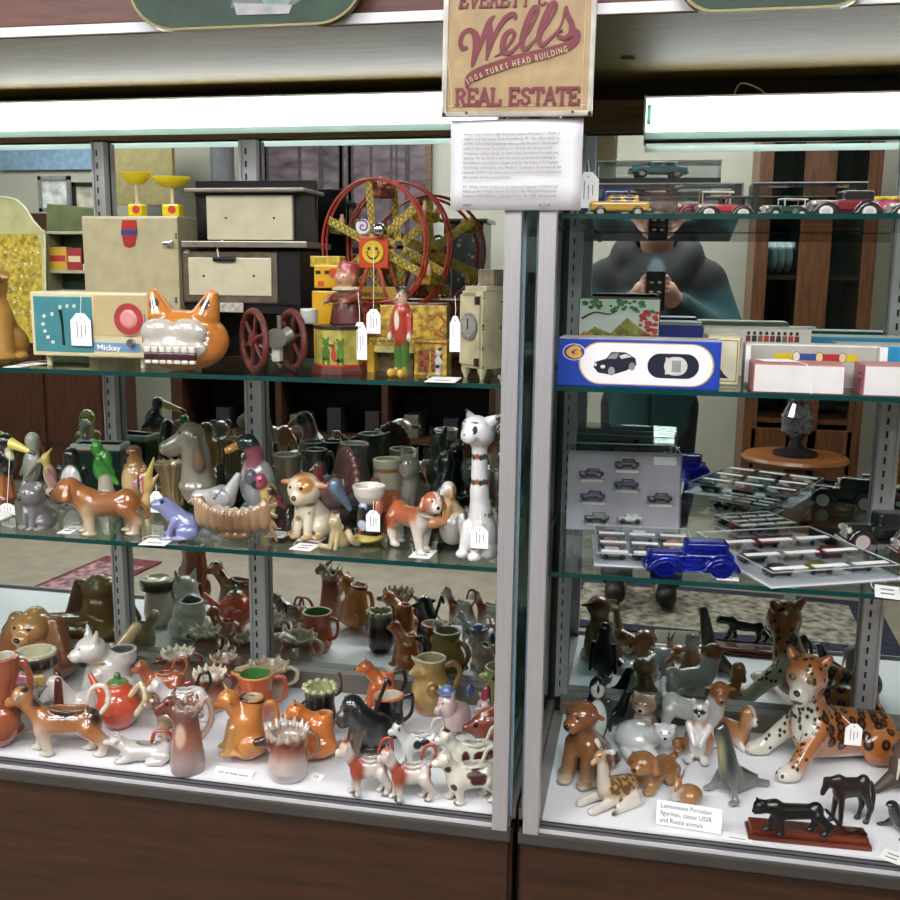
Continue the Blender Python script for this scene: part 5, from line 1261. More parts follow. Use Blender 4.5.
f.r([(0, 0), (.24, 0), (.34, .12), (.36, .32), (.28, .6), (.26, .75), (.32, .95), (0, .95)], '#7a8444'); f.r([(0, .6), (.2, .66), (.28, 1.1), (0, 1.1)], '#8a8a5a', k=0, cut=True); f.c((0, -.2, .78), (0, -.44, .8), .13, .05, '#a8a050'); f.paint((0, 0, .3), (.5, .5, .26), '#b8a44a', .6)
for s_ in (-1, 1): f.eye((0, 0, .76), (s_*.8, -.6, .1), .06)
build(f, 'pitcher', 'green and yellow bird pitcher at the back beside the front post', 'pitcher', (480, 648, 516, 710), ZF, -60)
f = Fig(tau=.03)
f.e((0, .1, .42), (.3, .56, .36), '#8a3a22'); f.c((0, -.4, .42), (0, -.56, .4), .16, .1, '#7a2c1a'); f.c((0, .5, .5), (0, .8, .7), .14, .06, '#7a3420'); f.e((0, .05, .05), (.22, .4, .07), '#6a2a18'); f.c((0, -.1, .7), (0, .2, .84), .12, .08, '#9a4a2a')
for s_ in (-1, 1): f.eye((0, -.26, .5), (s_, -.4, .15), .07); f.c((s_*.28, .1, .36), (s_*.34, .3, .3), .08, .04, '#7a3420', k=.01)
build(f, 'fish_figurine', 'red-brown fish creamer with large dark eye beside the front post', 'figurine', (462, 704, 520, 748), ZF, -72)
sg = thing('shelf_sign', 'small white paper sign about Czech and German creamers', 'sign', onZ(233, 774, ZF+.001), .06, rot=(math.radians(-62), 0, math.radians(-4)))
obj('card', B((0, 0, 0, .078, .0006, .023)), CARD, sg); text('lettering', 'Czech and German creamers', .0082, INK, sg, (0, -.0006, -.002), align='CENTER', extrude=.0001, sx=.66, offset=.0001)
st_ = thing('price_stub', 'folded white price stub in front of the large front jug', 'price tag', onZ(316, 777, ZF+.001), -.4, rot=(math.radians(-75), 0, -.45))
obj('card', B((0, 0, 0, .03, .0005, .02)), CARD, st_); text('lettering', '15', .011, INK, st_, (.0, -.0005, -.004), align='CENTER', extrude=.0001)
tag_flat('white price tag lying by the mirror behind the creamers', 196, 640, 214, 646, ZF, .2) if 0 else None
# ================================================================== upper glass shelf of the left cabinet: tin toys
class At:
    """points of a thing measured in the photo at a given depth, relative to its foot"""
    def __init__(s, px, py, Y, z=None): s.b = onY(px, py, Y); s.b[2] = ZB if z is None else z
    def __call__(s, px, py, Y=None):
        p = onY(px, py, s.b[1] if Y is None else Y); return p-s.b
def poly_px(name, A, pts, Y, d, m, parent):
    P = [A(x, y, Y) for x, y in pts]; y0 = Y-A.b[1]
    return obj(name, prism([(p[0], p[2]) for p in P], y0, y0+d), m, parent)
def box_px(name, A, x0, y0, x1, y1, Y, d, m, parent, bevel=.0006, z0=None):
    a, b = A(x0, y1, Y), A(x1, y0, Y); za = a[2] if z0 is None else z0
    yy = Y-A.b[1]
    return obj(name, B(((a[0]+b[0])/2, yy+d/2, (za+b[2])/2, b[0]-a[0], d, b[2]-za), bevel=bevel), m, parent)
LITHO = mat('#b09c38', .3, var=.25, scale=110); TINGREEN = mat('#1d3028', .4, var=.1)
# toy grocery -------------------------------------------------------------------
A = At(45, 350, .36); t = thing('tin_toy_shop', 'yellow printed tin toy grocery with curved wing and dark green shelves', 'tin toy', A.b)
poly_px('wing_panel', A, [(-60, 190), (2, 196), (16, 199), (26, 208), (33, 220), (42, 230), (45, 240), (46, 343), (-60, 343)], .30, .004, mat('#a8a878', .35, var=.08), t)
poly_px('printed_panel', A, [(-58, 234), (36, 234), (41, 246), (42, 342), (-58, 342)], .2992, .0008, LITHO, t)
bm = bmesh.new(); rnd = random.Random(4)
for k in range(46):
    x = rnd.uniform(-2, 38); y = 252+12*(k % 6)+rnd.uniform(-1, 1); p = A(x, y, .2988); addbox(bm, (p[0], .2988-.36, p[2]), (.006*rnd.uniform(.5, 1.2), .0006, .008))
obj('printed_goods', bm, mat('#c8bc7a', .4, var=.4, scale=150), t)
ed = [A(x, y, .2985) for x, y in [(-20, 196), (2, 197), (16, 200), (26, 209), (33, 221), (42, 231), (45, 241), (46, 341)]]; obj('wing_trim', TUBE(smooth_pts(ed, 4), .0018), mat('#c8c8a0', .3), t)
box_px('shelf_back', A, 46, 233, 96, 343, .36, .004, TINGREEN, t)
for y, nm in ((233, 'top_board'), (272, 'shelf_board'), (292, 'shelf_board'), (341, 'shelf_board')): box_px(nm, A, 46, y-1.6, 96, y+1, .315, .045, mat('#9a9a7a', .4, var=.1), t)
for x in (46.5, 95): box_px('side_board', A, x-1, 233, x+1, 343, .315, .047, mat('#7f805f', .4), t)
def goods(label, x0, y0, x1, y1, c, band, txt=None):
    a = At((x0+x1)/2, y1, .318, z=float(onY((x0+x1)/2, y1, .318)[2])+.0012); g = thing('grocery_carton', label, 'toy carton', a.b)
    box_px('carton', a, x0, y0, x1, y1, .318, .02, mat(c, .45, var=.08), g, z0=0)
    box_px('printed_band', a, x0+1, y0+(y1-y0)*.35, x1-1, y0+(y1-y0)*.6, .3176, .0005, mat(band, .45), g, 0)
goods('yellow toy carton with red lettering band on the tin grocery shelf', 49, 247, 66, 271, '#b8962a', '#9a2a22')
goods('red toy tin with pale band on the tin grocery shelf', 67.5, 248, 81, 271, '#8a1f1c', '#c8b890')
goods('small cream toy packet lying beside the red toy tin', 83, 264, 93, 271, '#d0c8b0', '#7a2a28')
# bear ----------------------------------------------------------------------------
f = Fig(tau=.04, m=BISQUE); C_ = '#a8781c'
sit(f, C_, C_, hp=(0, -.1, .78), hr=.17, w=.24, lr=.1, hd=dict(ear='round', mz=.1, mr=.5, eye=.1)); f.c((0, -.1, .9), (0, -.06, .96), .17, .12, '#b88a2a'); f.e((0, -.22, .87), (.2, .22, .03), '#c09a3a')
build(f, 'bear_figurine', 'golden brown plush-textured bear in a peaked cap at the left edge', 'figurine', (-46, 258, 30, 364), ZB, 30)
# radio ---------------------------------------------------------------------------
A = At(94, 358, .085); t = thing('toy_radio', 'cream and turquoise plastic radio with round red medallion on its speaker', 'radio', A.b)
CRM = mat('#c8c09a', .3, var=.03)
box_px('case', A, 33, 293, 147, 355, .085, .05, CRM, t, .004)
box_px('dial_panel', A, 36, 297, 91, 351, .0838, .002, mat('#3f7f86', .35, var=.05), t, .001)
for k in range(17): box_px('speaker_slat', A, 93.5, 296+k*2.4, 145, 297.1+k*2.4, .0838, .0016, mat('#b8a878', .4, var=0), t, 0)
box_px('name_strip', A, 94, 343.5, 140, 351, .0836, .002, mat('#6f95b8', .35), t, .0004)
p = A(97, 350, .0826); text('lettering', 'Mickey', 0.0145, WHITE, t, p, extrude=.0002, sx=1.15, offset=.0003)
c0 = A(129.5, 319, .0835); 
obj('medallion', CYL(c0, c0+np.array((0, -.003, 0)), .0305, seg=36), mat('#b8a8a0', .2), t); obj('medallion_disc', CYL(c0+np.array((0, -.003, 0)), c0+np.array((0, -.0042, 0)), .0285, seg=36), mat('#a03a38', .3), t); obj('medallion_boss', CYL(c0+np.array((0, -.0042, 0)), c0+np.array((0, -.007, 0)), .017, .012, seg=30), mat('#c88a84', .3), t)
k0 = A(132, 343, .084); obj('tuning_knob', CYL(k0, k0+np.array((0, -.008, 0)), .0078, .007, seg=24), CHROME, t, smooth=False)
bm = bmesh.new()
for i, (x, y) in enumerate([(52, 314), (60, 307), (67, 306), (74, 306), (44, 316), (43, 324), (45, 331), (48, 337), (53, 342)]):
    p = A(x, y, .0832); addbox(bm, p, (.0055, .0006, .0065), (0, .2*i, 0)); 
obj('dial_numerals', bm, mat('#c8ccc4', .4, var=0), t)
bm = bmesh.new(); tube(bm, [A(60, 310, .0825), A(62, 322, .0825), A(63, 334, .0825), A(64, 345, .0825)], [.003, .0022, .0018, .0022], 8); obj('dial_hand', bm, BLACK, t)
for x in (48, 142): p = A(x, 355, .1); obj('foot', CYL((p[0], .02, p[2]-.001), (p[0], .02, 0), .006, .005, seg=12), CRM, t)
tag_px('white price tag hanging over the turquoise dial of the radio', 70, 313, 92, 346, .078, (81, 296, .003), lines=3)
# toy refrigerator -----------------------------------------------------------------
A = At(133, 345, .25); t = thing('toy_refrigerator', 'cream metal toy refrigerator with red badge behind the radio', 'toy refrigerator', A.b)
FR = mat('#a8a07e', .3, var=.05)
box_px('cabinet', A, 88, 216, 178, 348, .252, .085, FR, t, .003, z0=0)
box_px('door', A, 88.5, 217.5, 177, 340, .246, .008, FR, t, .002)
poly_px('badge', A, [(122, 220), (136, 220), (137, 232), (134.5, 246), (129, 248), (124, 246), (121, 232)], .2445, .0015, mat('#a02a24', .3), t); poly_px('badge_band', A, [(121, 230), (137, 230), (137, 235), (121, 235)], .244, .0008, mat('#2a3a7a', .3), t)
hp = A(171, 244, .245); obj('handle', B((hp[0]-.006, hp[1]-.006, hp[2], .016, .006, .007), (hp[0]+.004, hp[1]-.004, hp[2], .004, .01, .012), bevel=.001), CHROME, t)
for y in (236, 300): p = A(176.5, y, .2455); obj('hinge', B((p[0]-.161 if False else p[0]-.001, p[1], p[2], .003, .004, .012)), ALU_DARK, t)
def scale(label, x0, x1, yt, yb, Y):
    ztop = float(onY(133, 216, .252)[2])
    a = At((x0+x1)/2, 210, Y, z=ztop+.0012); g = thing('toy_scale', label, 'toy scale', a.b)
    r = float(a(x1, yt)[0]-a(x0, yt)[0])/2; zt = float(a(x0, yt)[2]); zb = float(a(x0, yb)[2])
    YEL = mat('#d8c210', .25, var=.03)
    bm = lathe([(.001, zb-.001), (r*.45, zb), (r*.8, (zt+zb)/2), (r, zt), (r*.97, zt+.001), (r*.75, (zt+zb)/2+.001), (.001, zb+.002)], 28, cap=False); o = obj('pan', bm, YEL, g, smooth=True); o.scale = (1, .6, 1)
    obj('column', CYL((0, 0, .018), (0, 0, zb), .0035, seg=12), mat('#c8c0a0', .4), g)
    obj('body', B((0, 0, .012, r*.9, .024, .024), bevel=.004), YEL, g); obj('dial', CYL((.004, -.0122, .013), (.004, -.0138, .013), .008, seg=18), mat('#b83020', .35), g)
    return g
scale('yellow plastic toy scale with boat pan, left one on the toy refrigerator', 122, 153, 173, 184, .29); scale('yellow plastic toy scale with wide pan, right one on the toy refrigerator', 154, 192, 177.5, 187, .295)
# stove ------------------------------------------------------------------------------
A = At(245, 348, .27); t = thing('toy_stove', 'black toy cooking range with cream enamel doors and warming closet', 'toy stove', A.b)
BL = mat('#0d0d0f', .3, var=.15); EN = mat('#bcb59a', .25, var=.04); NK = mat('#8a8576', .3, .6, var=.08)
box_px('back_panel', A, 200, 180, 316, 346, .385, .012, BL, t, .003, z0=0)
bm = prism([tuple(A(x, y, .28)[[0, 2]]) for x, y in [(190, 190), (298, 188), (299, 215), (303, 246), (206, 246), (203, 215)]], .02, .105); obj('warming_closet', bm, BL, t)
box_px('closet_door', A, 207, 195, 292, 240, .278, .012, EN, t, .003); box_px('closet_shelf', A, 184, 187.5, 304, 192, .262, .12, NK, t, .0015)
for x in (226, 274): p = A(x, 218, .2775); obj('door_stud', CYL(p+np.array((0, -.002, 0)), p, .0022, seg=10), BLACK, t)
box_px('oven_body', A, 184, 250, 300, 306, .262, .12, BL, t, .003); box_px('cooktop', A, 181, 241.5, 307, 247, .240, .145, NK, t, .0015)
box_px('oven_door_frame', A, 183, 252, 277, 302, .258, .006, mat('#6a5f50', .35, .5, var=.15, scale=50), t, .003); box_px('oven_door', A, 189, 258, 271, 295, .2545, .006, EN, t, .002)
for x in (204, 254): p = A(x, 276, .2542); obj('door_stud', CYL(p+np.array((0, -.002, 0)), p, .0022, seg=10), BLACK, t)
p = A(225, 259, .2535); bm = CYL(p+np.array((-.022, -.004, 0)), p+np.array((.022, -.004, 0)), .0048, seg=14); addbox(bm, p, (.04, .004, .004)); obj('door_handle', bm, BLACK, t, smooth=False)
obj('wire', TUBE(smooth_pts([p+np.array((-.01, -.006, .0)), p+np.array((-.012, -.006, .02)), p+np.array((-.004, -.006, .034)), p+np.array((.004, -.006, .03))], 6), .0013, 6), STRING, t)
for x, y in ((190, .275), (292, .275), (200, .36), (296, .36)):
    q = A(x, 306, y); obj('leg', B((q[0], q[1], q[2]/2, .008, .008, q[2]), (q[0], q[1]-.003, .003, .012, .014, .006)), BL, t)
box_px('maker_plate', A, 220, 303, 243, 312, .2535, .003, mat('#b8b4a8', .35, .3, var=.2, scale=120), t, .0006); box_px('base_skirt', A, 186, 305, 300, 312, .262, .004, BL, t, .001)
# novelty phone ---------------------------------------------------------------------
f = Fig(tau=.02, k=.06); O = '#cf7a12'
f.e((0, .03, .38), (.5, .3, .4), O); f.e((0, -.06, .26), (.46, .27, .26), O)
for s in (-1, 1): f.c((s*.26, .0, .72), (s*.34, .0, .98), .16, .07, O, k=.05); f.paint((s*.3, -.16, .88), (.09, .1, .11), '#1a1410', .2)
fp = f.part('face_plate', label='cream moulded front plate'); fp.e((-.16, -.27, .5), (.22, .1, .18), '#b8b2a6', k=.03); fp.e((.16, -.27, .5), (.22, .1, .18), '#b8b2a6', k=.03); fp.e((0, -.29, .3), (.38, .1, .16), '#beb6a6', k=.04)
sp = f.part('speaker_slot', label='dark speaker slot with pale bars'); sp.b((0, -.375, .2), (.3, .03, .05), .02, '#3a1216'); 
bars = f.part('slot_bars')
for k in range(-3, 4): bars.b((k*.085, -.39, .285), (.036, .022, .04), .01, '#d8d4c8', k=0); bars.b((k*.085, -.38, .125), (.036, .022, .026), .01, '#d8d4c8', k=0)
build(f, 'novelty_phone', 'glossy orange novelty telephone with two pointed tips and cream front, beside the radio', 'telephone', (138, 290, 227, 371), ZB, 2)
# wheeled engine ------------------------------------------------------------------------
A = At(272, 369, .10); t = thing('toy_engine', 'small grey toy steam engine between two rusty red spoked wheels', 'toy engine', A.b)
RUST = mat('#5f241c', .55, var=.25, scale=60)
def spoked(c, r, name, yaw, n=6):
    bm = bmesh.new(); M = Matrix.Rotation(yaw, 3, 'Z'); c = Vector(tuple(c))
    P = lambda u, v, w=0: c + M @ Vector((u, w, v))
    tube(bm, [P(r*math.cos(a), r*math.sin(a)) for a in np.linspace(0, 2*PI, 33)[:-1]], .0062, 8, True)
    for k in range(n):
        a = 2*PI*k/n+.3; tube(bm, [P(.006*math.cos(a), .006*math.sin(a)), P(r*math.cos(a), r*math.sin(a))], [.0045, .003], 6)
    cyl(bm, P(0, 0, -.007), P(0, 0, .007), .011, seg=16)
    return obj(name, bm, RUST, t)
wl = A(254, 339, .09); wr = A(292, 337, .13); r_ = .0515; wl[2] = .0565; wr[2] = .0565
spoked(wl, r_, 'wheel', math.radians(-44)); spoked(wr, r_*.97, 'wheel', math.radians(-44))
obj('axle', TUBE([wl, wr], .004), RUST, t); m_ = (wl+wr)/2
STEEL = mat('#8d8a82', .35, .5, var=.15)
obj('boiler', CYL(m_+np.array((.008, -.012, -.004)), m_+np.array((.03, .01, .012)), .014, seg=20), STEEL, t); obj('flywheel', CYL(m_+np.array((.012, -.02, .004)), m_+np.array((.016, -.025, .004)), .018, seg=24), STEEL, t)
obj('chimney', CYL(m_+np.array((.012, 0, .01)), m_+np.array((.012, 0, .044)), .004, seg=12), STEEL, t); obj('gearbox', B(tuple(m_+np.array((.012, -.012, -.024)))+(.016, .018, .026), bevel=.003), mat('#c0bcae', .5, var=.2), t)
obj('frame_bar', TUBE([m_+np.array((-.03, .01, -.01)), m_+np.array((0, 0, -.03)), m_+np.array((.02, -.02, -.045))], .003), STEEL, t)
# ferris wheel ---------------------------------------------------------------------------
A = At(392, 375, .30); t = thing('tin_ferris_wheel', 'large tin toy ferris wheel with red rims, yellow lattice spokes and smiling sun face', 'tin toy', A.b)
hub = A(379, 246, .28); W_ = math.radians(-22); Rw = .122
RED = mat('#a03226', .35, var=.08); YL = mat('#b8a03a', .35, var=.2, scale=120); INKM = mat('#2a2a24', .5, var=0)
MW = Matrix.Rotation(W_, 3, 'Z')
def wp(u, v, w=0.): return Vector(tuple(hub)) + MW @ Vector((u, w, v))
for w_, nm in ((-.022, 'rim'), (-.010, 'rim'), (.055, 'rim'), (.067, 'rim')): obj(nm, TUBE([wp(Rw*math.cos(a), Rw*math.sin(a), w_) for a in np.linspace(0, 2*PI, 49)[:-1]], .0026, 8, True), RED, t)
for k in range(6):
    a = 2*PI*k/6+.62; e = Vector((math.cos(a), 0, math.sin(a))); n_ = Vector((-math.sin(a), 0, math.cos(a)))
    for w_ in (-.018, .062):
        bm = bmesh.new(); q = [(.012, -.0075), (Rw-.002, -.0075), (Rw-.002, .0075), (.012, .0075)]
        for y0 in (w_,):
            vs = [bm.verts.new(wp(0, 0, y0+dy) + MW @ (e*u+n_*v)) for dy in (0, .0015) for u, v in q]
            for fc in ((0, 1, 2, 3), (7, 6, 5, 4), (0, 4, 5, 1), (1, 5, 6, 2), (2, 6, 7, 3), (3, 7, 4, 0)): bm.faces.new([vs[i] for i in fc])
        sp_ = obj('spoke', bm, YL, t)
        bm = bmesh.new()
        for j in range(8):
            u0 = .02+j*.0122; tube(bm, [wp(0, 0, w_-.0006)+MW @ (e*u0+n_*.0065), wp(0, 0, w_-.0006)+MW @ (e*(u0+.0122)-n_*.0065)], .0007, 4); tube(bm, [wp(0, 0, w_-.0006)+MW @ (e*u0-n_*.0065), wp(0, 0, w_-.0006)+MW @ (e*(u0+.0122)+n_*.0065)], .0007, 4)
        obj('lattice_print', bm, INKM, sp_)
    ge = wp(Rw*.94*math.cos(a), Rw*.94*math.sin(a), .022); bm = bmesh.new(); addbox(bm, (0, 0, -.014), (.03, .046, .016)); addbox(bm, (-.014, 0, -.002), (.003, .046, .018)); addbox(bm, (0, 0, -.022), (.022, .04, .004))
    g_ = obj('gondola', bm, mat(['#b8962c', '#8a4a34', '#5a6a34', '#b0a04a', '#8a5a5a', '#a88a2c'][k], .35, var=.35, scale=90), t, loc=ge, rot=(0, 0, W_))
    obj('rider', B((.004, -.01, .0, .008, .008, .016), (.004, -.01, .011, .006, .006, .007), bevel=.002), mat('#c89a80', .5), g_)
obj('axle', TUBE([wp(0, 0, -.04), wp(0, 0, .075)], .004), CHROME, t); obj('bell', lathe([(.001, .010), (.007, .009), (.012, .005), (.0145, 0), (.001, -.001)], 24), CHROME, t, loc=A(379, 230, .228), rot=(PI/2, 0, 0), smooth=True)
p = A(363, 226.5, .23); obj('swirl_disc', CYL(p, p+np.array((0, -.002, 0)), .0135, seg=28), mat('#d0ccd0', .3), t)
obj('swirl', ribbon([(p[0]+.002*math.cos(a)*(a*.72), p[2]+.002*math.sin(a)*(a*.72), .0026) for a in np.linspace(.3, 8.6, 22)], .0006, None, 3, p[1]-.0021), mat('#5a2a7a', .35), t)
box_px('front_plate', A, 359, 237, 388, 268, .236, .003, mat('#b8401c', .35, var=.06), t, .002)
c_ = A(373, 252, .2345); obj('sun_face', CYL(c_, c_+np.array((0, -.002, 0)), .0205, seg=32), mat('#c8b020', .3, var=.08), t)
bm = bmesh.new()
for s in (-1, 1): cyl(bm, c_+np.array((s*.0075, -.002, .006)), c_+np.array((s*.0075, -.0028, .006)), .003, seg=12)
ribbon([(c_[0]-.011, c_[2]-.004, .002), (c_[0]-.006, c_[2]-.0105, .003), (c_[0], c_[2]-.0125, .0035), (c_[0]+.006, c_[2]-.0105, .003), (c_[0]+.011, c_[2]-.004, .002)], .0006, bm, 4, c_[1]-.002)
obj('sun_features', bm, mat('#3a1a14', .4), t)
for s, cc in ((-1, '#c04a34'), (1, '#c04a34')): q = c_+np.array((s*.011, -.002, -.001)); obj('sun_cheek', CYL(q, q+np.array((0, -.0006, 0)), .0032, seg=12), mat(cc, .4), t)
for s in (-1, 1):
    for w_, nm in ((.24, 'front_strut'), (.36, 'rear_strut')):
        a0, a1 = A(373+s*4+(12 if w_ > .3 else 0), 262, w_), A(373+s*20+(12 if w_ > .3 else 0), 318, w_); a1[2] = max(a1[2], .045)
        bm = bmesh.new(); tube(bm, [a0, a1], .0045, 4); obj(nm, bm, mat('#a84a30', .35, var=.3, scale=140), t)
box_px('base', A, 350, 304, 438, 352, .262, .11, mat('#9a4a2c', .35, var=.35, scale=70), t, .002, z0=0); box_px('name_board', A, 354, 287, 396, 299, .237, .003, mat('#a8862c', .35, var=.1), t, .001)
p = A(357, 296, .2362); text('lettering', 'FERRIS WHEEL', .0105, mat('#5a1a14', .5, var=0), t, p, extrude=.0002, sx=.92, offset=.0002)
obj('name_rail', TUBE([A(352, 300, .236), A(372, 303, .234), A(398, 300, .236)], .0025), RED, t)
tag_px('large white price tag hanging from the hub of the ferris wheel', 366.5, 309, 380.5, 334, .142, (373, 245, .002))
tag_px('white price tag hanging beside the drummer from the ferris wheel', 353, 322, 367, 360, .125, (358, 292, .03))
# square-headed tin man -----------------------------------------------------------------------
A = At(323, 352, .24); t = thing('tin_robot', 'yellow square-headed tin figure with red round ear behind the drummer', 'tin toy', A.b)
YB = mat('#c89a1c', .3, var=.06)
box_px('head', A, 314, 265, 338, 288, .235, .035, YB, t, .003); box_px('top_box', A, 310, 256, 340, 267, .245, .04, mat('#b8a02c', .35, var=.2, scale=90), t, .002); box_px('body', A, 312, 291, 340, 325, .235, .035, YB, t, .003)
q = A(334, 273, .234); obj('ear_disc', CYL(q, q+np.array((0, -.004, 0)), .0085, seg=18), mat('#b83a22', .35), t)
for x in (318, 327): box_px('eye', A, x-2.5, 270.5, x+2.5, 274, .2344, .0008, mat('#1c1a18', .4), t, 0)
box_px('mouth', A, 318, 281, 324, 286, .2344, .0008, mat('#b8402c', .4), t, 0)
for x in (318, 333): box_px('leg', A, x-4, 325, x+4, 352, .24, .02, YB, t, .001, z0=0)
# drummer -------------------------------------------------------------------------------------
A = At(332, 372, .10); t = thing('wooden_base', 'octagonal printed tin pedestal under the drummer', 'pedestal', A.b)
zt = float(A(332, 326, .11)[2]); rx = float(A(352.5, 350)[0]-A(305, 350)[0])/2; t.location.y = .10+rx
obj('foot_plate', lathe([(rx*1.16, 0), (rx*1.16, .006), (rx*1.04, .012), (.001, .012)], 8), mat('#5a2a20', .5, var=.15), t, rot=(0, 0, PI/8))
obj('drum', lathe([(.001, .012), (rx, .012), (rx, zt-.005), (.001, zt-.005)], 8), mat('#a8a04c', .35, var=.15, scale=50), t, rot=(0, 0, PI/8)); obj('top_rim', lathe([(.001, zt-.006), (rx*1.05, zt-.006), (rx*1.05, zt), (.001, zt)], 8), mat('#2a2420', .35), t, rot=(0, 0, PI/8))
obj('red_trim', lathe([(rx*1.06, .012), (rx*1.06, .016), (rx*1.0, .016)], 8, cap=False), mat('#a83024', .4), t, rot=(0, 0, PI/8))
t['label'] = 'octagonal tin pedestal printed with green bears and a red kangaroo under the drummer'; t.name = 'tin_pedestal'
def pic(nm, u, m, shapes):
    f_ = Vector((u*.383*2*rx*.5, 0, 0)); y = -rx*.924-.0006
    bm = bmesh.new()
    for cx, cz, a, b in shapes: prism(oval((u*rx*.72 if abs(u) > .6 else u*rx)+cx, cz, a, b, 14), y, y+.0008, bm)
    o = obj(nm, bm, m, t); 
    return o
GR = mat('#4a6a24', .4, var=.15); KR = mat('#a03a24', .4)
def oval(cx, cz, rx_, rz_, n=28): return [(cx+rx_*math.cos(2*PI*i/n), cz+rz_*math.sin(2*PI*i/n)) for i in range(n)]
pic('printed_bear', -.28, GR, [(0, .036, .0075, .014), (0, .055, .006, .0065), (-.005, .062, .0025, .0025), (.005, .062, .0025, .0025), (-.004, .022, .003, .008), (.005, .022, .003, .008), (.009, .05, .007, .0025)])
pic('printed_kangaroo', .05, KR, [(0, .032, .005, .010), (-.001, .046, .0035, .005), (.001, .054, .0012, .004), (.006, .023, .007, .0025)])
pic('printed_bear', .33, GR, [(0, .034, .007, .014), (0, .053, .006, .006), (-.005, .06, .0025, .0025), (.005, .06, .0025, .0025), (-.004, .021, .003, .007), (.004, .021, .003, .007)])
f = Fig(tau=.02, m=TIN, k=.03)
f.r([(0, 0), (.3, 0), (.27, .2), (.22, .42), (.14, .52), (0, .54)], '#5a1c1a', sy=.75); f.e((0, -.02, .56), (.24, .2, .05), '#c8bc98'); f.e((0, -.03, .74), (.17, .17, .18), '#c08a68'); f.r([(0, 0), (.175, 0), (.16, .16), (.13, .19), (0, .19)], '#a8283a', at=(.01, .02, .8), k=.01, rot=(-8, 6, 0)); f.e((0, -.18, .72), (.03, .03, .025), '#c08a68')
for s in (-1, 1): f.c((s*.22, -.02, .44), (s*.2, -.26, .38), .07, .05, '#8a3a2a'); f.e((s*.18, -.3, .37), (.045, .05, .04), '#c08a68'); f.paint((s*.07, -.19, .77), (.03, .05, .03), '#e0d8c8', .2); f.paint((s*.07, -.195, .765), (.015, .05, .018), '#16110f', .2); f.e((s*.17, -.02, .74), (.03, .04, .05), '#b88062')
f.paint((0, -.2, .66), (.04, .05, .015), '#9a2a24', .2); f.paint((0, -.0, .2), (.32, .3, .12), '#6a2a20', .6)
st = f.part('drumstick')
for s in (-1, 1): st.c((s*.18, -.3, .38), (s*.02-.12, -.44, .3), .012, .01, '#8a6a40')
dr = build(f, 'drummer_figure', 'tin drummer boy in red fez and dark red coat with wide eyes', 'tin toy', (322, 261, 364, 325), float(A.b[2])+zt, -20, Y=.1)
f = Fig(m=TIN); f.r([(0, 0), (.5, 0), (.5, .6), (0, .6)], '#b8b8b4', k=0); f.r([(0, .6), (.47, .6), (.47, .66), (0, .66)], '#d0ccc0', k=0); build(f, 'toy_drum', 'small silver toy drum on the octagonal pedestal in front of the drummer', 'toy drum', (300, 308, 318, 324), float(A.b[2])+zt, 0, body='drum_shell')
# tin piano and figures --------------------------------------------------------------------------
A = At(408, 374, .14); t = thing('tin_piano', 'yellow printed tin toy piano with keyboard bench behind the standing man', 'tin toy', A.b)
PT = mat('#b8983c', .35, var=.3, scale=100); PT2 = mat('#c8b878', .4, var=.15, scale=60)
box_px('piano_case', A, 380, 306, 447, 372, .195, .03, PT, t, .002, z0=0); box_px('back_board', A, 383, 309, 430, 338, .1985, .002, PT2, t, .0005)
bm = bmesh.new()
for k in range(11): p = A(385+k*4, 311.5, .1978); addbox(bm, p, (.003, .0006, .0022))
obj('board_beads', bm, mat('#8a2a1c', .5), t)
for x0, x1, y0, y1, c in ((388, 402, 318, 334, '#a8763a'), (406, 418, 320, 333, '#8a5a34'), (420, 429, 318, 332, '#7a6a34')): box_px('printed_scene', A, x0, y0, x1, y1, .1978, .0008, mat(c, .5, var=.3, scale=150), t, 0)
box_px('keyboard_shelf', A, 369, 338, 414, 345, .15, .05, PT, t, .001); box_px('keyboard_front', A, 369, 345, 414, 352, .152, .004, PT2, t, .0005)
box_px('kneeboard', A, 371, 352, 413, 372, .175, .02, mat('#6a5428', .45, var=.25, scale=80), t, .0005, z0=0); box_px('left_cheek', A, 367, 345, 374, 373, .15, .05, mat('#c09a28', .35), t, .001, z0=0)
bm = bmesh.new()
for k in range(10): p = A(372+k*4.1, 341, .1495); addbox(bm, p, (.0038, .002, .002))
obj('key_print', bm, mat('#3a2a1c', .5), t)
box_px('front_cabinet', A, 414, 341, 447, 377, .13, .045, PT, t, .0015, z0=0)
for x in (418, 431): box_px('front_print', A, x, 350, x+11, 372, .1288, .0012, mat('#8a4a28', .45, var=.5, scale=160), t, 0)
obj('red_trim', B(tuple(A(430.5, 343, .1285))+(.058, .001, .002)), mat('#a83a20', .4), t)
wpx = [A(x, y, .1968) for x, y in [(430, 320), (438, 314), (446, 322), (440, 330), (446, 338), (434, 334)]]; obj('printed_ribbon', TUBE(wpx, .003, 5), mat('#a8381c', .4), t)
f = Fig(tau=.012, m=TIN, k=.02)
for s in (-1, 1): f.c((s*.06, 0, .06), (s*.06, 0, .4), .058, .062, '#3a6a28'); f.c((s*.07, -.03, .03), (s*.09, -.14, .03), .045, .05, '#c8a01c'); f.c((s*.14, 0, .66), (s*.17, -.03, .48), .045, .04, '#a8301f'); f.e((s*.17, -.06, .43), (.035, .035, .045), '#d0c8b8')
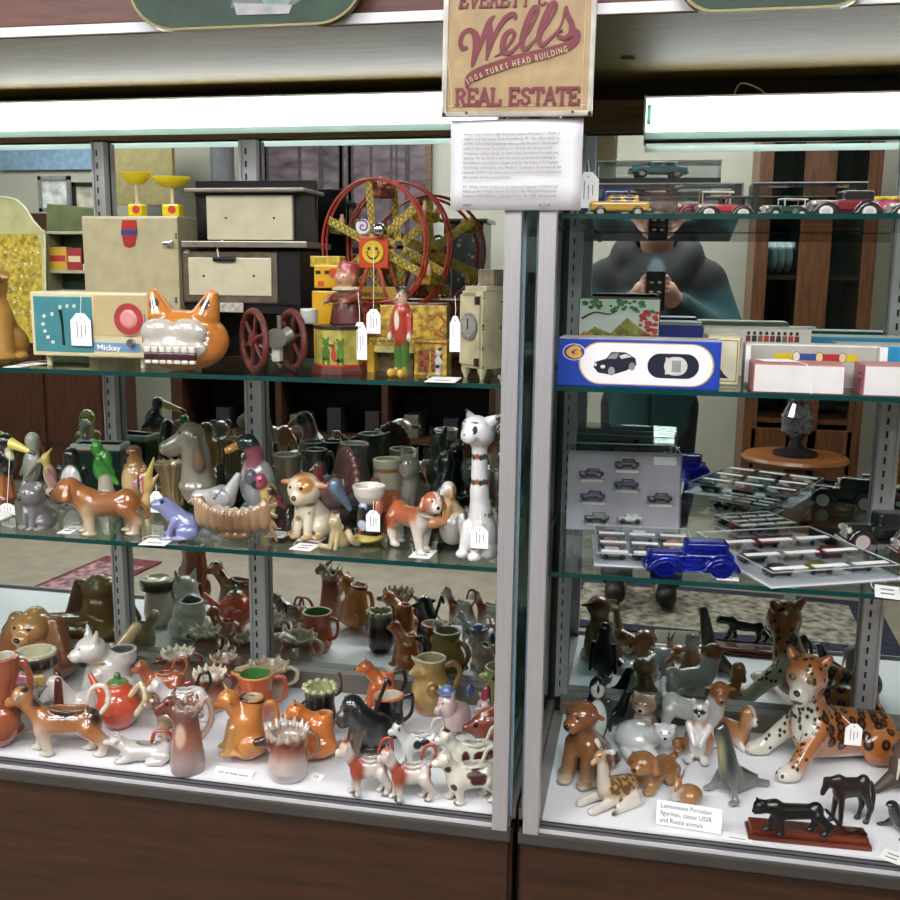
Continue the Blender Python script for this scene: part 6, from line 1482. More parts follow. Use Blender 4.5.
f.c((0, 0, .44), (0, 0, .7), .12, .13, '#a8301f'); f.paint((0, -.14, .62), (.05, .08, .12), '#d8d0bc', .2); f.c((0, 0, .74), (0, -.01, .8), .05, .05, '#c8a88a'); f.e((0, -.02, .87), (.085, .095, .1), '#c8a88a'); f.e((0, .01, .93), (.09, .1, .07), '#17130f'); f.c((0, -.08, .95), (0, -.12, .99), .035, .02, '#17130f'); f.e((0, -.12, .86), (.02, .03, .02), '#c8a088')
for s in (-1, 1): f.eye((0, -.02, .88), (s*.4, -.9, .1), .012)
build(f, 'tin_man', 'tin man in red jacket, green trousers and yellow shoes standing before the piano', 'tin toy', (387, 285, 413, 378), ZB, -24)
f = Fig(tau=.015, m=TIN, k=.02); f.c((0, 0, .1), (0, 0, .5), .1, .12, '#cac6bc'); f.e((0, 0, .75), (.13, .14, .15), '#d0ccc4'); f.c((.05, .02, .86), (.2, .05, .96), .05, .03, '#17171a'); f.paint((0, -.08, .3), (.1, .1, .07), '#1a1a1c', .2); f.paint((.08, -.05, .86), (.1, .14, .06), '#17171a', .2)
for s in (-1, 1): f.c((s*.06, -.02, .05), (s*.06, -.08, .03), .045, .05, '#d0ccc4'); f.c((s*.1, 0, .48), (s*.2, -.1, .38), .04, .03, '#cac6bc'); f.eye((0, 0, .77), (s*.4, -.9, .0), .018)
build(f, 'toy_figure', 'tiny white toy figure with black cap beside the tin piano', 'tin toy', (431, 346, 445, 376), ZB, -15)
tag_flat('white oval price tag lying on the shelf edge in front of the tin piano', 420, 377, 455, 383, ZB, .05)
# toy monitor-top refrigerator ----------------------------------------------------------------------
A = At(480, 384, .07); t = thing('toy_cooker', 'chipped cream tin toy appliance with round dial door and cabriole legs', 'tin toy', A.b, math.radians(0))
CH = mat('#b8b08e', .4, var=.12, scale=26); wd = .060; dp = .078; zl = float(A(480, 370, .075)[2]); zt = float(A(480, 291, .075)[2]); ang = math.radians(-44)
t.rotation_euler = (0, 0, ang); t.location = tuple(A.b+np.array((.0, .012, 0)))
# local: the lit corner nearest the viewer is the origin, door face along -x, side face along +y
obj('cabinet', B((-wd/2, dp/2, (zl+zt)/2, wd, dp, zt-zl), bevel=.002), CH, t); obj('door', B((-wd/2, -.003, (zl+zt)/2, wd*.92, .006, (zt-zl)*.9), bevel=.0015), CH, t)
cz = zl+(zt-zl)*.54; cx = -wd*.45
obj('dial', CYL((cx, -.006, cz), (cx, -.010, cz), .0235, seg=32), mat('#8d8c84', .35, .4, var=.1), t); obj('dial_glass', CYL((cx, -.010, cz), (cx, -.011, cz), .018, seg=28), mat('#a8a8a0', .2, .3, var=.1), t)
bm = bmesh.new()
for k in range(10): a = 2*PI*k/10; addbox(bm, (cx+.0205*math.cos(a), -.0102, cz+.0205*math.sin(a)), (.0018, .0006, .0018))
tube(bm, [(cx, -.0115, cz-.004), (cx+.001, -.0115, cz+.014)], .0012, 6); obj('dial_marks', bm, BLACK, t)
for z in (zl+.012, zt-.016): obj('hinge', B((-.006, -.007, z, .008, .006, .014), bevel=.001), mat('#2a2320', .4), t)
for x, y in ((-.006, .006), (-wd+.006, .006), (-.006, dp-.006), (-wd+.006, dp-.006)): obj('leg', TUBE(smooth_pts([(x, y, zl), (x*1.0, y, zl*.6), (x, y, zl*.25), (x, y, 0)], 4), [.009, .0075, .0045, .0035], 8), CH, t)
bm = bmesh.new(); rnd = random.Random(2)
for k in range(16):
    z = rnd.uniform(zl, zt); addbox(bm, (.0003, rnd.choice((.002, rnd.uniform(.002, dp))), z), (.0008, rnd.uniform(.001, .004), rnd.uniform(.001, .006)))
obj('paint_chip', bm, mat('#2a211c', .6), t)
obj('top_shelf', B((-wd/2, dp/2+.006, zt+.004, wd*1.05, dp*.98, .008), bevel=.0015), CH, t); obj('top_box', B((-wd*.45, dp*.6, zt+.022, wd*.75, dp*.55, .028), bevel=.0015), mat('#7d7460', .5, var=.2, scale=40), t)
obj('name_plate', B((-wd/2, -.0065, zt-.006, wd*.6, .001, .006)), mat('#8a8468', .4), t)
tag_px('white price tag hanging on the dial door of the chipped cream appliance', 450, 316, 460, 352, .055, (455, 296, .01), lines=1)
tag_flat('white price tag lying flat in front of the golden bear', -2, 362, 18, 368, ZB, 0)
# ================================================================== right cabinet: floor figures
def m_airedale():
    f = Fig(tau=.05); C = '#7d4a22'
    q = sit(f, C, '#96602e', '#c8b294', hp=(0, -.16, .84), hr=.17, w=.19, lr=.07, sp=.11, hd=dict(ear='side', ec='#8a4c22', mz=.25, mr=.55, mc='#a8622c', eye=.1, yaw=-12, pitch=-8))
    f.paint((0, .22, .42), (.26, .24, .3), '#2e201c', .7); f.e((.16, .32, .1), (.08, .14, .07), '#2a1c18')
    m = f.part('tongue', label='white tongue'); m.e(q(0, .95, -.62), (.045, .05, .06), '#e4e0da'); return f
build(m_airedale(), 'dog_figurine', 'tan terrier sitting upright with open mouth at the left end', 'figurine', (557, 700, 622, 791), ZF, -22)
def m_giraffe():
    f = Fig(tau=.02); W = '#d8d0c0'; T = '#b08a4c'
    f.c((0, .1, .22), (0, .5, .2), .2, .18, T); f.c((0, 0, .3), (0, -.1, .72), .13, .075, W); f.c((0, .02, .34), (0, -.06, .72), .1, .07, T); f.e((0, -.12, .8), (.085, .12, .08), '#b88a58'); f.c((0, -.16, .78), (0, -.28, .72), .06, .045, '#c09a6c')
    for s in (-1, 1):
        f.c((s*.06, -.06, .86), (s*.22, -.04, .92), .03, .045, '#dcd6cc', k=.01); f.c((s*.04, -.08, .86), (s*.05, -.06, .96), .02, .015, '#3a2a20', k=.01); f.eye((0, -.14, .8), (s*.8, -.5, .2), .018)
        f.c((s*.14, .1, .12), (s*.16, -.3, .07), .08, .06, W); f.e((s*.16, -.36, .06), (.07, .1, .06), W); f.c((s*.2, .5, .12), (s*.26, .1, .05), .09, .045, W)
    f.c((.28, .5, .05), (.34, .0, .04), .05, .035, W); f.e((.345, -.05, .035), (.035, .06, .035), '#1c1614')
    rnd = random.Random(3)
    for k in range(110):
        a = rnd.uniform(-1.6, 1.6); y = rnd.uniform(.0, .68); f.paint((.2*math.sin(a), y, .2+.19*math.cos(a)), (.036, .04, .036), '#6a4522', .2)
    for k in range(12): f.paint((rnd.choice((-1, 1))*.08, .05-.1*k/12, .4+.4*k/12), (.045, .05, .05), '#8a6030', .25)
    return f
build(m_giraffe(), 'giraffe_figurine', 'small giraffe calf lying down with brown-netted coat and white legs', 'figurine', (576, 738, 641, 816), ZF, -50, rmin=.6)
f = m_penguin('#1a1a1e', '#d8d6d0', '#141418'); f.paint((0, -.16, .83), (.16, .16, .11), '#dcdad6', .2); f.paint((0, -.18, .87), (.03, .1, .07), '#141418', .3)
build(f, 'penguin_figurine', 'tall white-fronted penguin with dark crest behind the sitting terrier', 'figurine', (579, 676, 612, 750), ZF, 8)
f = Fig(tau=.04)
sit(f, '#9a6232', '#d4d0c8', hp=(0, -.12, .76), hr=.23, w=.2, hd=dict(ear='prick', el=-.2, mz=.0, mr=.4, mc='#dcd8d0', eye=.09, ec='#d8d0c4')); f.paint((0, -.08, .86), (.2, .24, .15), '#b0703a', .6)
build(f, 'fox_figurine', 'fox cub with tan cap and white muzzle behind the polar bear', 'figurine', (628, 692, 661, 744), ZF, -15)
f = Fig(tau=.03)
W_ = '#d4d4d2'
f.e((-.12, .1, .34), (.4, .4, .34), W_); f.c((.1, -.05, .5), (.34, -.2, .72), .2, .16, W_); head(f, (.36, -.24, .76), .18, W_, ear='round', el=.8, mz=.2, mr=.45, eye=.09, yaw=6); f.c((.1, -.2, .2), (.3, -.4, .07), .12, .09, W_); f.c((-.3, -.2, .15), (-.2, -.36, .06), .1, .08, W_); f.c((-.1, -.25, .18), (0, -.42, .06), .1, .07, W_)
build(f, 'bear_figurine', 'round white polar bear cub curled up in front of the fox', 'figurine', (615, 717, 676, 765), ZF, -5, rmin=.6)
f = Fig(tau=.06)
lie(f, '#8f5c28', '#a8804a', L=1.0, br=.25, hp=(0, -.46, .62), hr=.25, fl=.18, lr=.1, hd=dict(ear='flop', el=.7, ec='#a8682c', mz=-.1, mr=.55, mc='#b07838', eye=.07), tail=[(0, .5, .3), (.1, .6, .45), (.15, .5, .55)], tr=.07)
build(f, 'puppy_figurine', 'chubby golden puppy lying with its head up beside the giraffe calf', 'figurine', (626, 747, 683, 796), ZF, -32)
def m_raccoon():
    f = Fig(tau=.03); C = '#a86c34'; W = '#d8d6d0'
    f.e((0, .05, .26), (.3, .3, .28), C); f.c((0, .02, .35), (0, -.02, .68), .26, .15, C); f.paint((0, -.24, .34), (.19, .2, .4), W, .3)
    q = head(f, (0, -.06, .82), .17, W, ear='round', ec='#dcd8d0', mz=.1, mr=.4, eye=.1)
    f.paint((0, -.2, .84), (.15, .12, .045), '#1a1614', .2); f.paint((0, -.06, .96), (.13, .15, .05), '#8a7a6a', .5)
    for s in (-1, 1): f.c((s*.2, -.08, .56), (s*.06, -.3, .34), .07, .06, W); f.e((s*.16, -.22, .06), (.1, .16, .06), W)
    f.t([(-.15, .25, .15), (-.36, .15, .14), (-.42, -.02, .2)], .09, C); f.paint((-.42, .0, .2), (.1, .05, .12), '#1a1614', .3); f.paint((-.38, .13, .16), (.1, .04, .12), '#1a1614', .3); return f
build(m_raccoon(), 'raccoon_figurine', 'standing raccoon with white belly and black eye mask', 'figurine', (672, 698, 714, 766), ZF, -8)
f = Fig(tau=.04)
f.e((.06, .05, .24), (.3, .3, .24), '#9a6230'); f.e((.1, -.08, .26), (.2, .2, .2), '#ac7a40'); f.c((-.24, -.05, .2), (-.2, -.08, .52), .13, .1, '#d0ccc0'); f.e((-.2, -.14, .6), (.1, .14, .1), '#b8742e'); f.c((-.2, -.2, .58), (-.22, -.34, .5), .07, .045, '#b06a28')
for s_ in (-1, 1): f.c((-.2+s_*.06, -.08, .68), (-.14+s_*.1, .02, 1.0), .035, .012, '#6a3a1c', k=.01); f.eye((-.2, -.14, .62), (s_*.8, -.5, .2), .02)
build(f, 'fawn_figurine', 'tiny orange horned fawn curled up behind the paper sign', 'figurine', (670, 764, 703, 806), ZF, -10)
def m_seal(b, c, tail='#7a8078'):
    f = Fig(tau=.06, k=.05)
    f.t([(0, -.3, .92), (0, -.24, .78), (0, -.12, .5), (0, .05, .24), (0, .4, .14), (0, .75, .08)], [.075, .12, .17, .2, .14, .06], b); f.e((0, -.32, .9), (.1, .14, .09), b); f.c((0, -.4, .9), (0, -.46, .92), .055, .03, b)
    f.paint((0, -.4, .5), (.2, .26, .5), c, .8)
    for s in (-1, 1): f.c((s*.15, -.08, .3), (s*.34, -.16, .03), .08, .05, tail); f.e((s*.36, -.22, .025), (.09, .14, .025), tail); f.c((s*.03, .7, .06), (s*.16, .98, .03), .06, .05, tail); f.eye((0, -.34, .92), (s*.8, -.5, .2), .016)
    return f
build(m_seal('#343a36', '#a8a878'), 'seal_figurine', 'glossy green-grey sea lion raising its head in front of the leopard', 'figurine', (703, 722, 770, 806), ZF, -48, rmin=.6)
build(m_seal('#0e0f12', '#17181c', '#101114'), 'seal_figurine', 'black sea lion stretched along the back rail behind the penguin', 'figurine', (588, 680, 634, 722), ZF, 100, rmin=.6)
f = Fig(tau=.03)
stand(f, '#d2d0cc', '#d4d2ce', L=1.15, br=.2, bz=.5, hp=(0, -.52, .98), hr=.17, step=.08, neck=1., hd=dict(ear='side', ec='#a05a28', mz=.5, mr=.5, mc='#a8642c', eye=.09, yaw=-62, pitch=-12), tail=[(0, .5, .6), (0, .56, .8), (0, .54, .95)], tr=.045)
f.paint((.0, -.52, 1.0), (.24, .24, .2), '#a85c26', .25); build(f, 'dog_figurine', 'white fox terrier with orange head standing before the back rail', 'figurine', (662, 666, 744, 742), ZF, 66)
f = Fig(tau=.03)
lie(f, '#b87838', '#d4d0c8', L=.9, br=.22, hp=(0, -.42, .6), hr=.2, hd=dict(ear='flop', ec='#b0702c', mz=.2, mr=.45, mc='#dcd8d0', eye=.1), fl=.15); f.paint((0, -.5, .72), (.07, .2, .2), '#dcd8d0', .3)
build(f, 'puppy_figurine', 'small orange and white terrier puppy beside the raccoon', 'figurine', (706, 702, 752, 751), ZF, 48)
def m_leopard():
    f = Fig(tau=.03, k=.05); O = '#b5661e'; W = '#d8d2c0'
    f.c((0, .0, .3), (0, .78, .22), .24, .2, O); T = math.radians(42)
    def h(x, y, z): return (x*math.cos(T)-(y+.14)*math.sin(T), x*math.sin(T)+(y+.14)*math.cos(T)-.14, z)
    def hd(x, y, z): return (x*math.cos(T)-y*math.sin(T), x*math.sin(T)+y*math.cos(T), z)
    f.c((0, -.05, .34), h(0, -.16, .68), .23, .15, O); f.e(h(0, -.2, .82), (.215, .215, .2), O); f.c(h(0, -.34, .75), h(0, -.45, .72), .135, .105, W)
    f.paint(h(0, -.3, .45), (.22, .22, .26), W, .4); f.paint(h(0, -.46, .73), (.18, .17, .11), W, .3)
    f.e((.24, .7, .18), (.1, .26, .17), O); f.e((-.22, .7, .18), (.1, .26, .17), O); f.paint((0, .35, .04), (.3, .4, .14), W, .5)
    for s in (-1, 1):
        f.c((s*.17, -.08, .38), (s*.3, -.42, .08), .11, .08, O if s > 0 else W); f.e((s*.31, -.5, .06), (.09, .14, .065), W); f.paint((s*.31, -.5, .05), (.13, .18, .1), W, .3)
        f.c(h(s*.16, -.16, .96), h(s*.2, -.15, 1.0), .06, .045, '#a85a22', k=.01); f.paint(h(s*.18, -.2, .985), (.035, .05, .035), '#c88a50', .5)
        f.eye(h(0, -.2, .83), hd(s*.42, -.9, .1), .036, mat('#8a7a3a', .08, var=0)); f.paint(h(s*.09, -.39, .85), (.055, .06, .035), '#16100c', .3)
    f.c((.25, .9, .1), (.1, 1.02, .08), .06, .05, O)
    n = f.part('nose'); n.e(h(0, -.555, .765), (.045, .03, .028), '#241c1a'); f.paint(h(0, -.54, .68), (.08, .08, .022), '#3a2a24', .3)
    rnd = random.Random(5)
    for i in range(6):
        for j in range(9):
            a = -1.75+3.5*(j+.5*(i % 2))/8.5+rnd.uniform(-.1, .1); y = .02+.15*i+rnd.uniform(-.03, .03); o = (0, y, .26); d = (math.sin(a), rnd.uniform(-.1, .1), math.cos(a))
            f.spot(o, d, rnd.uniform(.05, .066), '#17100c', .25); f.spot(o, (d[0]+.02, d[1], d[2]), .027, '#7a3a16', .4)
    for k in range(60):
        a = rnd.uniform(-2.6, 2.6); z = rnd.uniform(.34, .7); f.spot((0, -.1-.12*(z-.3), z), (math.sin(a), -math.cos(a), 0), .024, '#15100c', .25)
    for k in range(64):
        a = rnd.uniform(-2.6, 2.6); e = rnd.uniform(-.5, 1.3)
        if abs(a) < .55 and e < .5: continue
        f.spot(h(0, -.2, .8), hd(math.sin(a)*math.cos(e), -math.cos(a)*math.cos(e), math.sin(e)), .022, '#15100c', .25)
    for s in (-1, 1):
        for k in range(30): u = rnd.random(); f.spot((s*(.17+.13*u), -.08-.4*u, .36-.29*u), (rnd.uniform(-1, 1), rnd.uniform(-1, .3), rnd.uniform(-.3, 1)), .022, '#15100c', .25)
    return f
build(m_leopard(), 'leopard_figurine', 'large spotted orange leopard lying with raised head, biggest animal of the right cabinet', 'figurine', (744, 642, 905, 778), ZF, -66, rmin=.55, hw=.002)
def m_horse():
    f = Fig(tau=.05, m=BRONZE); C = '#2a1c18'
    stand(f, C, C, L=1.0, br=.19, bz=.66, lr=.06, hp=(0, -.66, .78), hr=.1, step=.05, neck=.8, tail=[(0, .5, .72), (0, .6, .5), (0, .58, .2)], tr=.05, hd=dict(ear='prick', el=-.2, mz=1.3, mr=.65, mw=.85, pitch=-55, eye=.12)); return f
build(m_horse(), 'horse_figurine', 'dark brown carved horse with lowered head standing behind the panther plinth', 'figurine', (820, 774, 876, 826), ZF, -72)
f = Fig(tau=.04, m=BRONZE, k=.04); C_ = '#141210'
stand(f, C_, C_, L=1.3, br=.16, bz=.46, lr=.065, hp=(0, -.78, .56), hr=.14, step=.12, neck=.95, hd=dict(ear='round', el=.8, mz=.1, mr=.5, eye=.1, pitch=-18, yaw=12), tail=[(0, .6, .5), (0, .85, .25), (0, 1.05, .05), (0, 1.3, .08), (0, 1.5, -.02)], tr=.03)
pan = build(f, 'panther_figurine', 'black polished panther prowling on a wooden plinth', 'figurine', (752, 798, 868, 838), ZF, -78, lift=.019, rmin=.5)
pl = thing('wooden_plinth', 'red-brown stepped wooden plinth under the black panther', 'plinth', onZ(811, 842, ZF), math.radians(3))
a_ = onZ(747, 837, ZF); b_ = onZ(871, 851, ZF); L_ = float(np.linalg.norm(b_-a_)); pl.location = tuple((a_+b_)/2+np.array((0, .018, 0))); pl.rotation_euler = (0, 0, math.atan2(b_[1]-a_[1], b_[0]-a_[0])+.03)
WD = wood('#4a1c12', '#7a3a24', 8, (1, 12, 12), .3)
obj('base', B((0, 0, .004, L_, .048, .008), bevel=.001), WD, pl); obj('top', B((0, 0, .0135, L_*.96, .04, .011), bevel=.003), WD, pl)
f = Fig(tau=.05, m=BISQUE)
f.e((0, .1, .32), (.32, .42, .32), '#4a3a30'); f.c((0, -.05, .4), (0, -.2, .8), .27, .22, '#57463a'); f.e((0, -.34, .76), (.2, .16, .14), '#6a5648')
for s_ in (-1, 1): f.c((s_*.2, -.15, .25), (s_*.42, -.35, .04), .12, .07, '#4a3a30'); f.eye((0, -.25, .86), (s_*.6, -.8, .2), .025)
tk = f.part('tusk', label='white tusks')
for s_ in (-1, 1): tk.c((s_*.1, -.46, .7), (s_*.12, -.5, .38), .035, .015, '#dcd6c4')
build(f, 'walrus_figurine', 'brown walrus with white tusks at the right edge behind the horse', 'figurine', (872, 736, 938, 808), ZF, -20)
build(m_seal('#141416', '#1c1c20', '#17171a'), 'seal_figurine', 'small matt black seal at the right edge in front of the walrus', 'figurine', (876, 800, 940, 842), ZF, -60, rmin=.5)
build(m_backbird('#b8b8a4', '#a8a894'), 'bird_figurine', 'pale bird at the back right partly behind the shelf upright', 'figurine', (868, 690, 912, 760), ZF, 170) if 0 else None
sg = thing('shelf_sign', 'white paper sign naming the Lomonosov porcelain figurines', 'sign', onZ(688, 830, ZF), rot=(math.radians(-12), 0, math.radians(-5)))
p0, p1 = onY(656, 800, sg.location.y), onY(720, 832, sg.location.y); w_, h_ = float(p1[0]-p0[0]), float(p0[2]-p1[2])
obj('card', B((0, 0, h_/2, w_, .0006, h_*.92)), CARD, sg)
text('lettering', 'Lomonosov Porcelain\nfigurines, classic USSR\nand Russia animals', h_*.245, INK, sg, (-w_*.44, -.0006, h_*.69), extrude=.0001, line=1.1, sx=.87)
tag_px('white price tag hanging from the leopard by a looped string', 846, 723, 861, 746, .1, (842, 716, .02))
tag_flat('clear-white price tag tied to the panther plinth', 722, 834, 754, 842, ZF, -.1)
tag_flat('white price tag lying at the front right corner of the right cabinet floor', 884, 851, 906, 864, ZF, -.5)

# ================================================================== model cars
GLASSD = '#1a1d24'
def wheel(f, x, y, r, w, tyre='#121214', hub='#b8b8b4', wall=None):
    p = f.part('wheel', k=0.)
    p.r([(0, -w), (r*.8, -w), (r, -w*.6), (r, w*.6), (r*.8, w), (0, w)], tyre, at=(x, y, r), rot=(0, 90, 0), k=0)
    p.paint((x+math.copysign(w, x), y, r), (w*.8, r*.55, r*.55), hub, .15)
    if wall: p.pt.insert(0, (np.array((x+math.copysign(w, x), y, r)), np.array((w*.8, r*.84, r*.84)), lin(wall), .12, None))
def car(kind, c, roof=None, hub='#b8b8b4', wall=None, fen=None, m=None, wheels=True, trim='#b0b0ae'):
    f = Fig(k=.02, tau=.008, m=m or GLAZE); roof = roof or c; fen = fen or c
    r = .13 if kind in ('vintage', 'open') else .1
    if kind in ('vintage', 'open'):
        f.b((0, .14, .25), (.165, .33, .1), .04, c); f.b((0, -.3, .25), (.115, .2, .1), .045, c); f.b((0, .0, .15), (.13, .46, .04), .02, fen)
        for s in (-1, 1):
            for y in (-.33, .32): f.t([(s*.17, y-.17, .12), (s*.17, y-.1, .24), (s*.17, y, .285), (s*.17, y+.1, .24), (s*.17, y+.18, .12)], .045, fen, 3)
            f.b((s*.175, 0, .115), (.04, .2, .016), .01, fen)
        g = f.part('grille'); g.b((0, -.51, .25), (.085, .015, .1), .015, trim)
        for s in (-1, 1): l = f.part('headlamp'); l.e((s*.13, -.5, .28), (.045, .04, .045), '#d0ccb8')
        if kind == 'vintage':
            f.b((0, .16, .42), (.15, .25, .11), .05, roof)
            for s in (-1, 1):
                for y in (.02, .16, .31): f.paint((s*.155, y, .42), (.03, .058, .062), GLASSD, .08)
            f.paint((0, -.1, .42), (.12, .03, .06), GLASSD, .1); f.paint((0, .42, .42), (.09, .03, .05), GLASSD, .1)
        else:
            f.e((0, .15, .38), (.11, .26, .07), '#2a1c14', k=0, cut=True); w_ = f.part('windscreen', CLEAR); w_.b((0, -.08, .42), (.13, .008, .08), .005, '#c8d0d4', (-12, 0, 0))
            if roof != c: t = f.part('folding_top'); t.b((0, .2, .55), (.16, .3, .022), .02, roof)
            if roof != c:
                for s in (-1, 1):
                    for y in (-.08, .42): t.c((s*.14, y, .34), (s*.14, y, .54), .012, .012, roof)
        b = f.part('bumper'); b.c((-.17, -.56, .14), (.17, -.56, .14), .014, .014, trim)
        wy = (-.33, .32)
    else:
        f.b((0, 0, .2), (.19, .49, .085), .05, c); f.b((0, .06, .31), (.155, .26, .085), .06, roof)
        if kind == 'sport': f.p.clear(); f.b((0, 0, .15), (.2, .49, .07), .06, c); f.e((0, .08, .22), (.16, .27, .1), roof)
        z = .33 if kind == 'sedan' else .25
        for s in (-1, 1):
            for y in (-.06, .16): f.paint((s*.155, y, z), (.04, .09, .05), GLASSD, .1)
        f.paint((0, -.2, z), (.13, .06, .05), GLASSD, .1); f.paint((0, .31, z), (.13, .05, .05), GLASSD, .1)
        b = f.part('bumper'); b.b((0, -.495, .14), (.18, .02, .025), .015, trim); b.b((0, .495, .14), (.18, .02, .025), .015, trim)
        for s in (-1, 1): l = f.part('headlamp'); l.e((s*.13, -.485, .22), (.035, .02, .03), '#d8d4c4')
        wy = (-.31, .3)
    if wheels:
        for s in (-1, 1):
            for y in wy: wheel(f, s*.175, y, r, .035, '#121214', hub, wall)
    return f
def put_car(f, label, bbox, z, yaw, group=None, cat='model car', **k): return build(f, 'model_car', label, cat, bbox, z, yaw, group, hw=.0013, rmin=.7, rmax=1.4, **k)
put_car(car('sedan', '#d0a00c'), 'yellow taxi model car at the front left of the top shelf', (587, 195, 651, 219), ZA, -84)
put_car(car('vintage', '#2a4f98', fen='#1a2644'), 'blue rounded model car behind the yellow taxi', (576, 189, 637, 224), ZA, -84)
put_car(car('open', '#8a1a1e', '#c8bc98', hub='#8a1c20', fen='#7a181c'), 'red open model car with cream folding top', (672, 191, 736, 222), ZA, -80)
put_car(car('open', '#a82a24', '#17171a', fen='#141416', wall='#d8d4cc'), 'red model roadster with black top and white-walled wheels', (700, 195, 765, 219), ZA, -80)
put_car(car('open', '#1e4a38', '#c8ccc4', fen='#1a4030'), 'dark green model roadster with white stripes behind the red roadster', (748, 197, 803, 219), ZA, -66)
put_car(car('open', '#a02a26', fen='#8a2420'), 'small red model roadster half hidden behind the maroon limousine', (786, 197, 826, 224), ZA, -70)
put_car(car('vintage', '#7a1820', '#17171a', fen='#1c1416', wall='#d8d4cc'), 'long maroon model limousine with black roof and spare wheel', (806, 190, 888, 220), ZA, -82)
put_car(car('open', '#b8bcb8', '#d8d8d4', fen='#20262a', wall='#e0dedA'), 'pale grey model car with white-walled wheels at the right edge of the top shelf', (876, 193, 950, 220), ZA, -80)
def display_box(label, bbox, z, Y, depth, blocks=(), lid='#d8dcdc'):
    x0, y0, x1, y1 = bbox; a = onY(x0, y1, Y); b = onY(x1, y0, Y); w, h = float(b[0]-a[0]), float(b[2]-z)
    t = thing('display_box', label, 'display box', ((a[0]+b[0])/2, Y+depth/2, z))
    obj('base', B((0, 0, .004, w, depth, .008)), BLACK, t)
    obj('cover', B((0, -depth/2+.001, h/2+.004, w, .0015, h-.008), (0, depth/2-.001, h/2+.004, w, .0015, h-.008), (-w/2+.001, 0, h/2+.004, .0015, depth-.004, h-.008), (w/2-.001, 0, h/2+.004, .0015, depth-.004, h-.008), (0, 0, h-.001, w-.004, depth-.004, .0015)), CLEAR, t)
    obj('cover_edge', B((0, -depth/2, h, w, .0016, .0016), (0, depth/2, h, w, .0016, .0016), (-w/2, 0, h, .0016, depth, .0016), (w/2, 0, h, .0016, depth, .0016)), mat('#c8cccc', .2, var=0), t)
    for u, ww in blocks: obj('end_block', B((u*w, .004, h/2+.004, ww, depth*.8, h*.9)), BLACK, t)
    return t
display_box('long clear display box standing behind the yellow taxi', (580, 183, 744, 213), ZA, .295, .09, ((.47, .012),))
display_box('clear display box with black ends behind the maroon limousine', (752, 182, 868, 213), ZA, .295, .09, ((-.47, .012), (.46, .016)))
hb = float(onY(660, 183, .295)[2])
display_box('upper clear display box holding the teal car, stacked on the long box', (596, 160, 722, 183), hb+.001, .30, .08)
put_car(car('sedan', '#3a9aa8', '#3a9aa8', trim='#d8dcdc'), 'teal and white model car inside the upper clear display box', (611, 168, 706, 180), hb+.0102, -80, Y=.25)
bxp = thing('gift_box', 'small box with pink and yellow flower print at the right end of the top shelf', 'box', (float(onY(890, 200, .22)[0]), .26, ZA))
obj('carton', B((0, 0, .018, .075, .06, .036), bevel=.001), mat('#c04a68', .4, var=.3, scale=60), bxp); obj('printed_lid', B((0, 0, .038, .078, .063, .006), bevel=.001), mat('#c8b428', .4, var=.3, scale=90), bxp)
tag_px('large grey price tag hanging by the left end of the top shelf behind the cars', 578, 174, 599, 210, .12, (587, 158, .01), w=None) if 0 else tag_px('large pale price tag hanging behind the blue car on the top shelf', 578, 172, 598, 208, .15, (588, 160, .01))

# ================================================================== boxed toys on the middle shelf
def carton(name, label, bbox, z, Y, depth, front, top=None, side=None, yaw=0., cat='box'):
    x0, y0, x1, y1 = bbox; a = onY(x0, y1, Y); b = onY(x1, y0, Y); w, h = float(b[0]-a[0]), max(float(b[2]-z), .01)
    t = thing(name, label, cat, (float(a[0]+b[0])/2, Y+depth/2, z), yaw)
    obj('carton', B((0, 0, h/2, w, depth, h), bevel=.0012), mat(side or front, .5, var=.05), t)
    obj('front_panel', B((0, -depth/2-.0004, h/2, w-.003, .0008, h-.003)), mat(front, .35, var=.03), t)
    if top: obj('lid', B((0, 0, h+.0004, w-.003, depth-.003, .0012)), mat(top, .5, var=.08, scale=14), t)
    return t, w, h, -depth/2-.0008
t, w, h, y = carton('toy_car_box', 'bright blue toy car box printed with two dark convertibles at the shelf front', (557, 342, 722, 392), ZB, .035, .085, '#1c3fa0', '#b8b6ae', '#1c3fa0')
def pp(name, poly, m, parent, y, d=.0003): return obj(name, prism(poly, y-d, y), m, parent)
def oval(cx, cz, rx, rz, n=28): return [(cx+rx*math.cos(2*PI*i/n), cz+rz*math.sin(2*PI*i/n)) for i in range(n)]
def stadium(cx, cz, rx, rz): return arc(12, -PI/2, PI/2, rz, (cx+rx-rz, cz))+arc(12, PI/2, 1.5*PI, rz, (cx-rx+rz, cz))
pp('printed_border', stadium(.012, h*.5, w*.415, h*.44), mat('#c8a860', .4, var=0), t, y)
pp('printed_panel', stadium(.012, h*.5, w*.405, h*.42), mat('#e4e2e4', .4, var=.01), t, y-.0003)
pp('emblem', oval(-w*.40, h*.72, .018, .0135), mat('#e0dedc', .4, var=0), t, y-.0006); pp('emblem', oval(-w*.40, h*.72, .0168, .0123), mat('#1c3fa0', .4, var=0), t, y-.0008)
obj('emblem', ribbon([(-w*.40+.011, h*.72+.004, .004), (-w*.40+.002, h*.72+.0075, .0062), (-w*.40-.009, h*.72, .007), (-w*.40, h*.72-.007, .0062), (-w*.40+.01, h*.72-.004, .006), (-w*.40+.007, h*.72+.0005, .005), (-w*.40+.001, h*.72-.001, .004)], .0003, None, 6, y-.0010), mat('#d8a02c', .35, var=0), t)
NAVY = mat('#1a2030', .35, var=.1); GREYP = mat('#8a8a88', .4, var=.1); PALE = mat('#c8c6c0', .4, var=.05)
cx = -w*.15
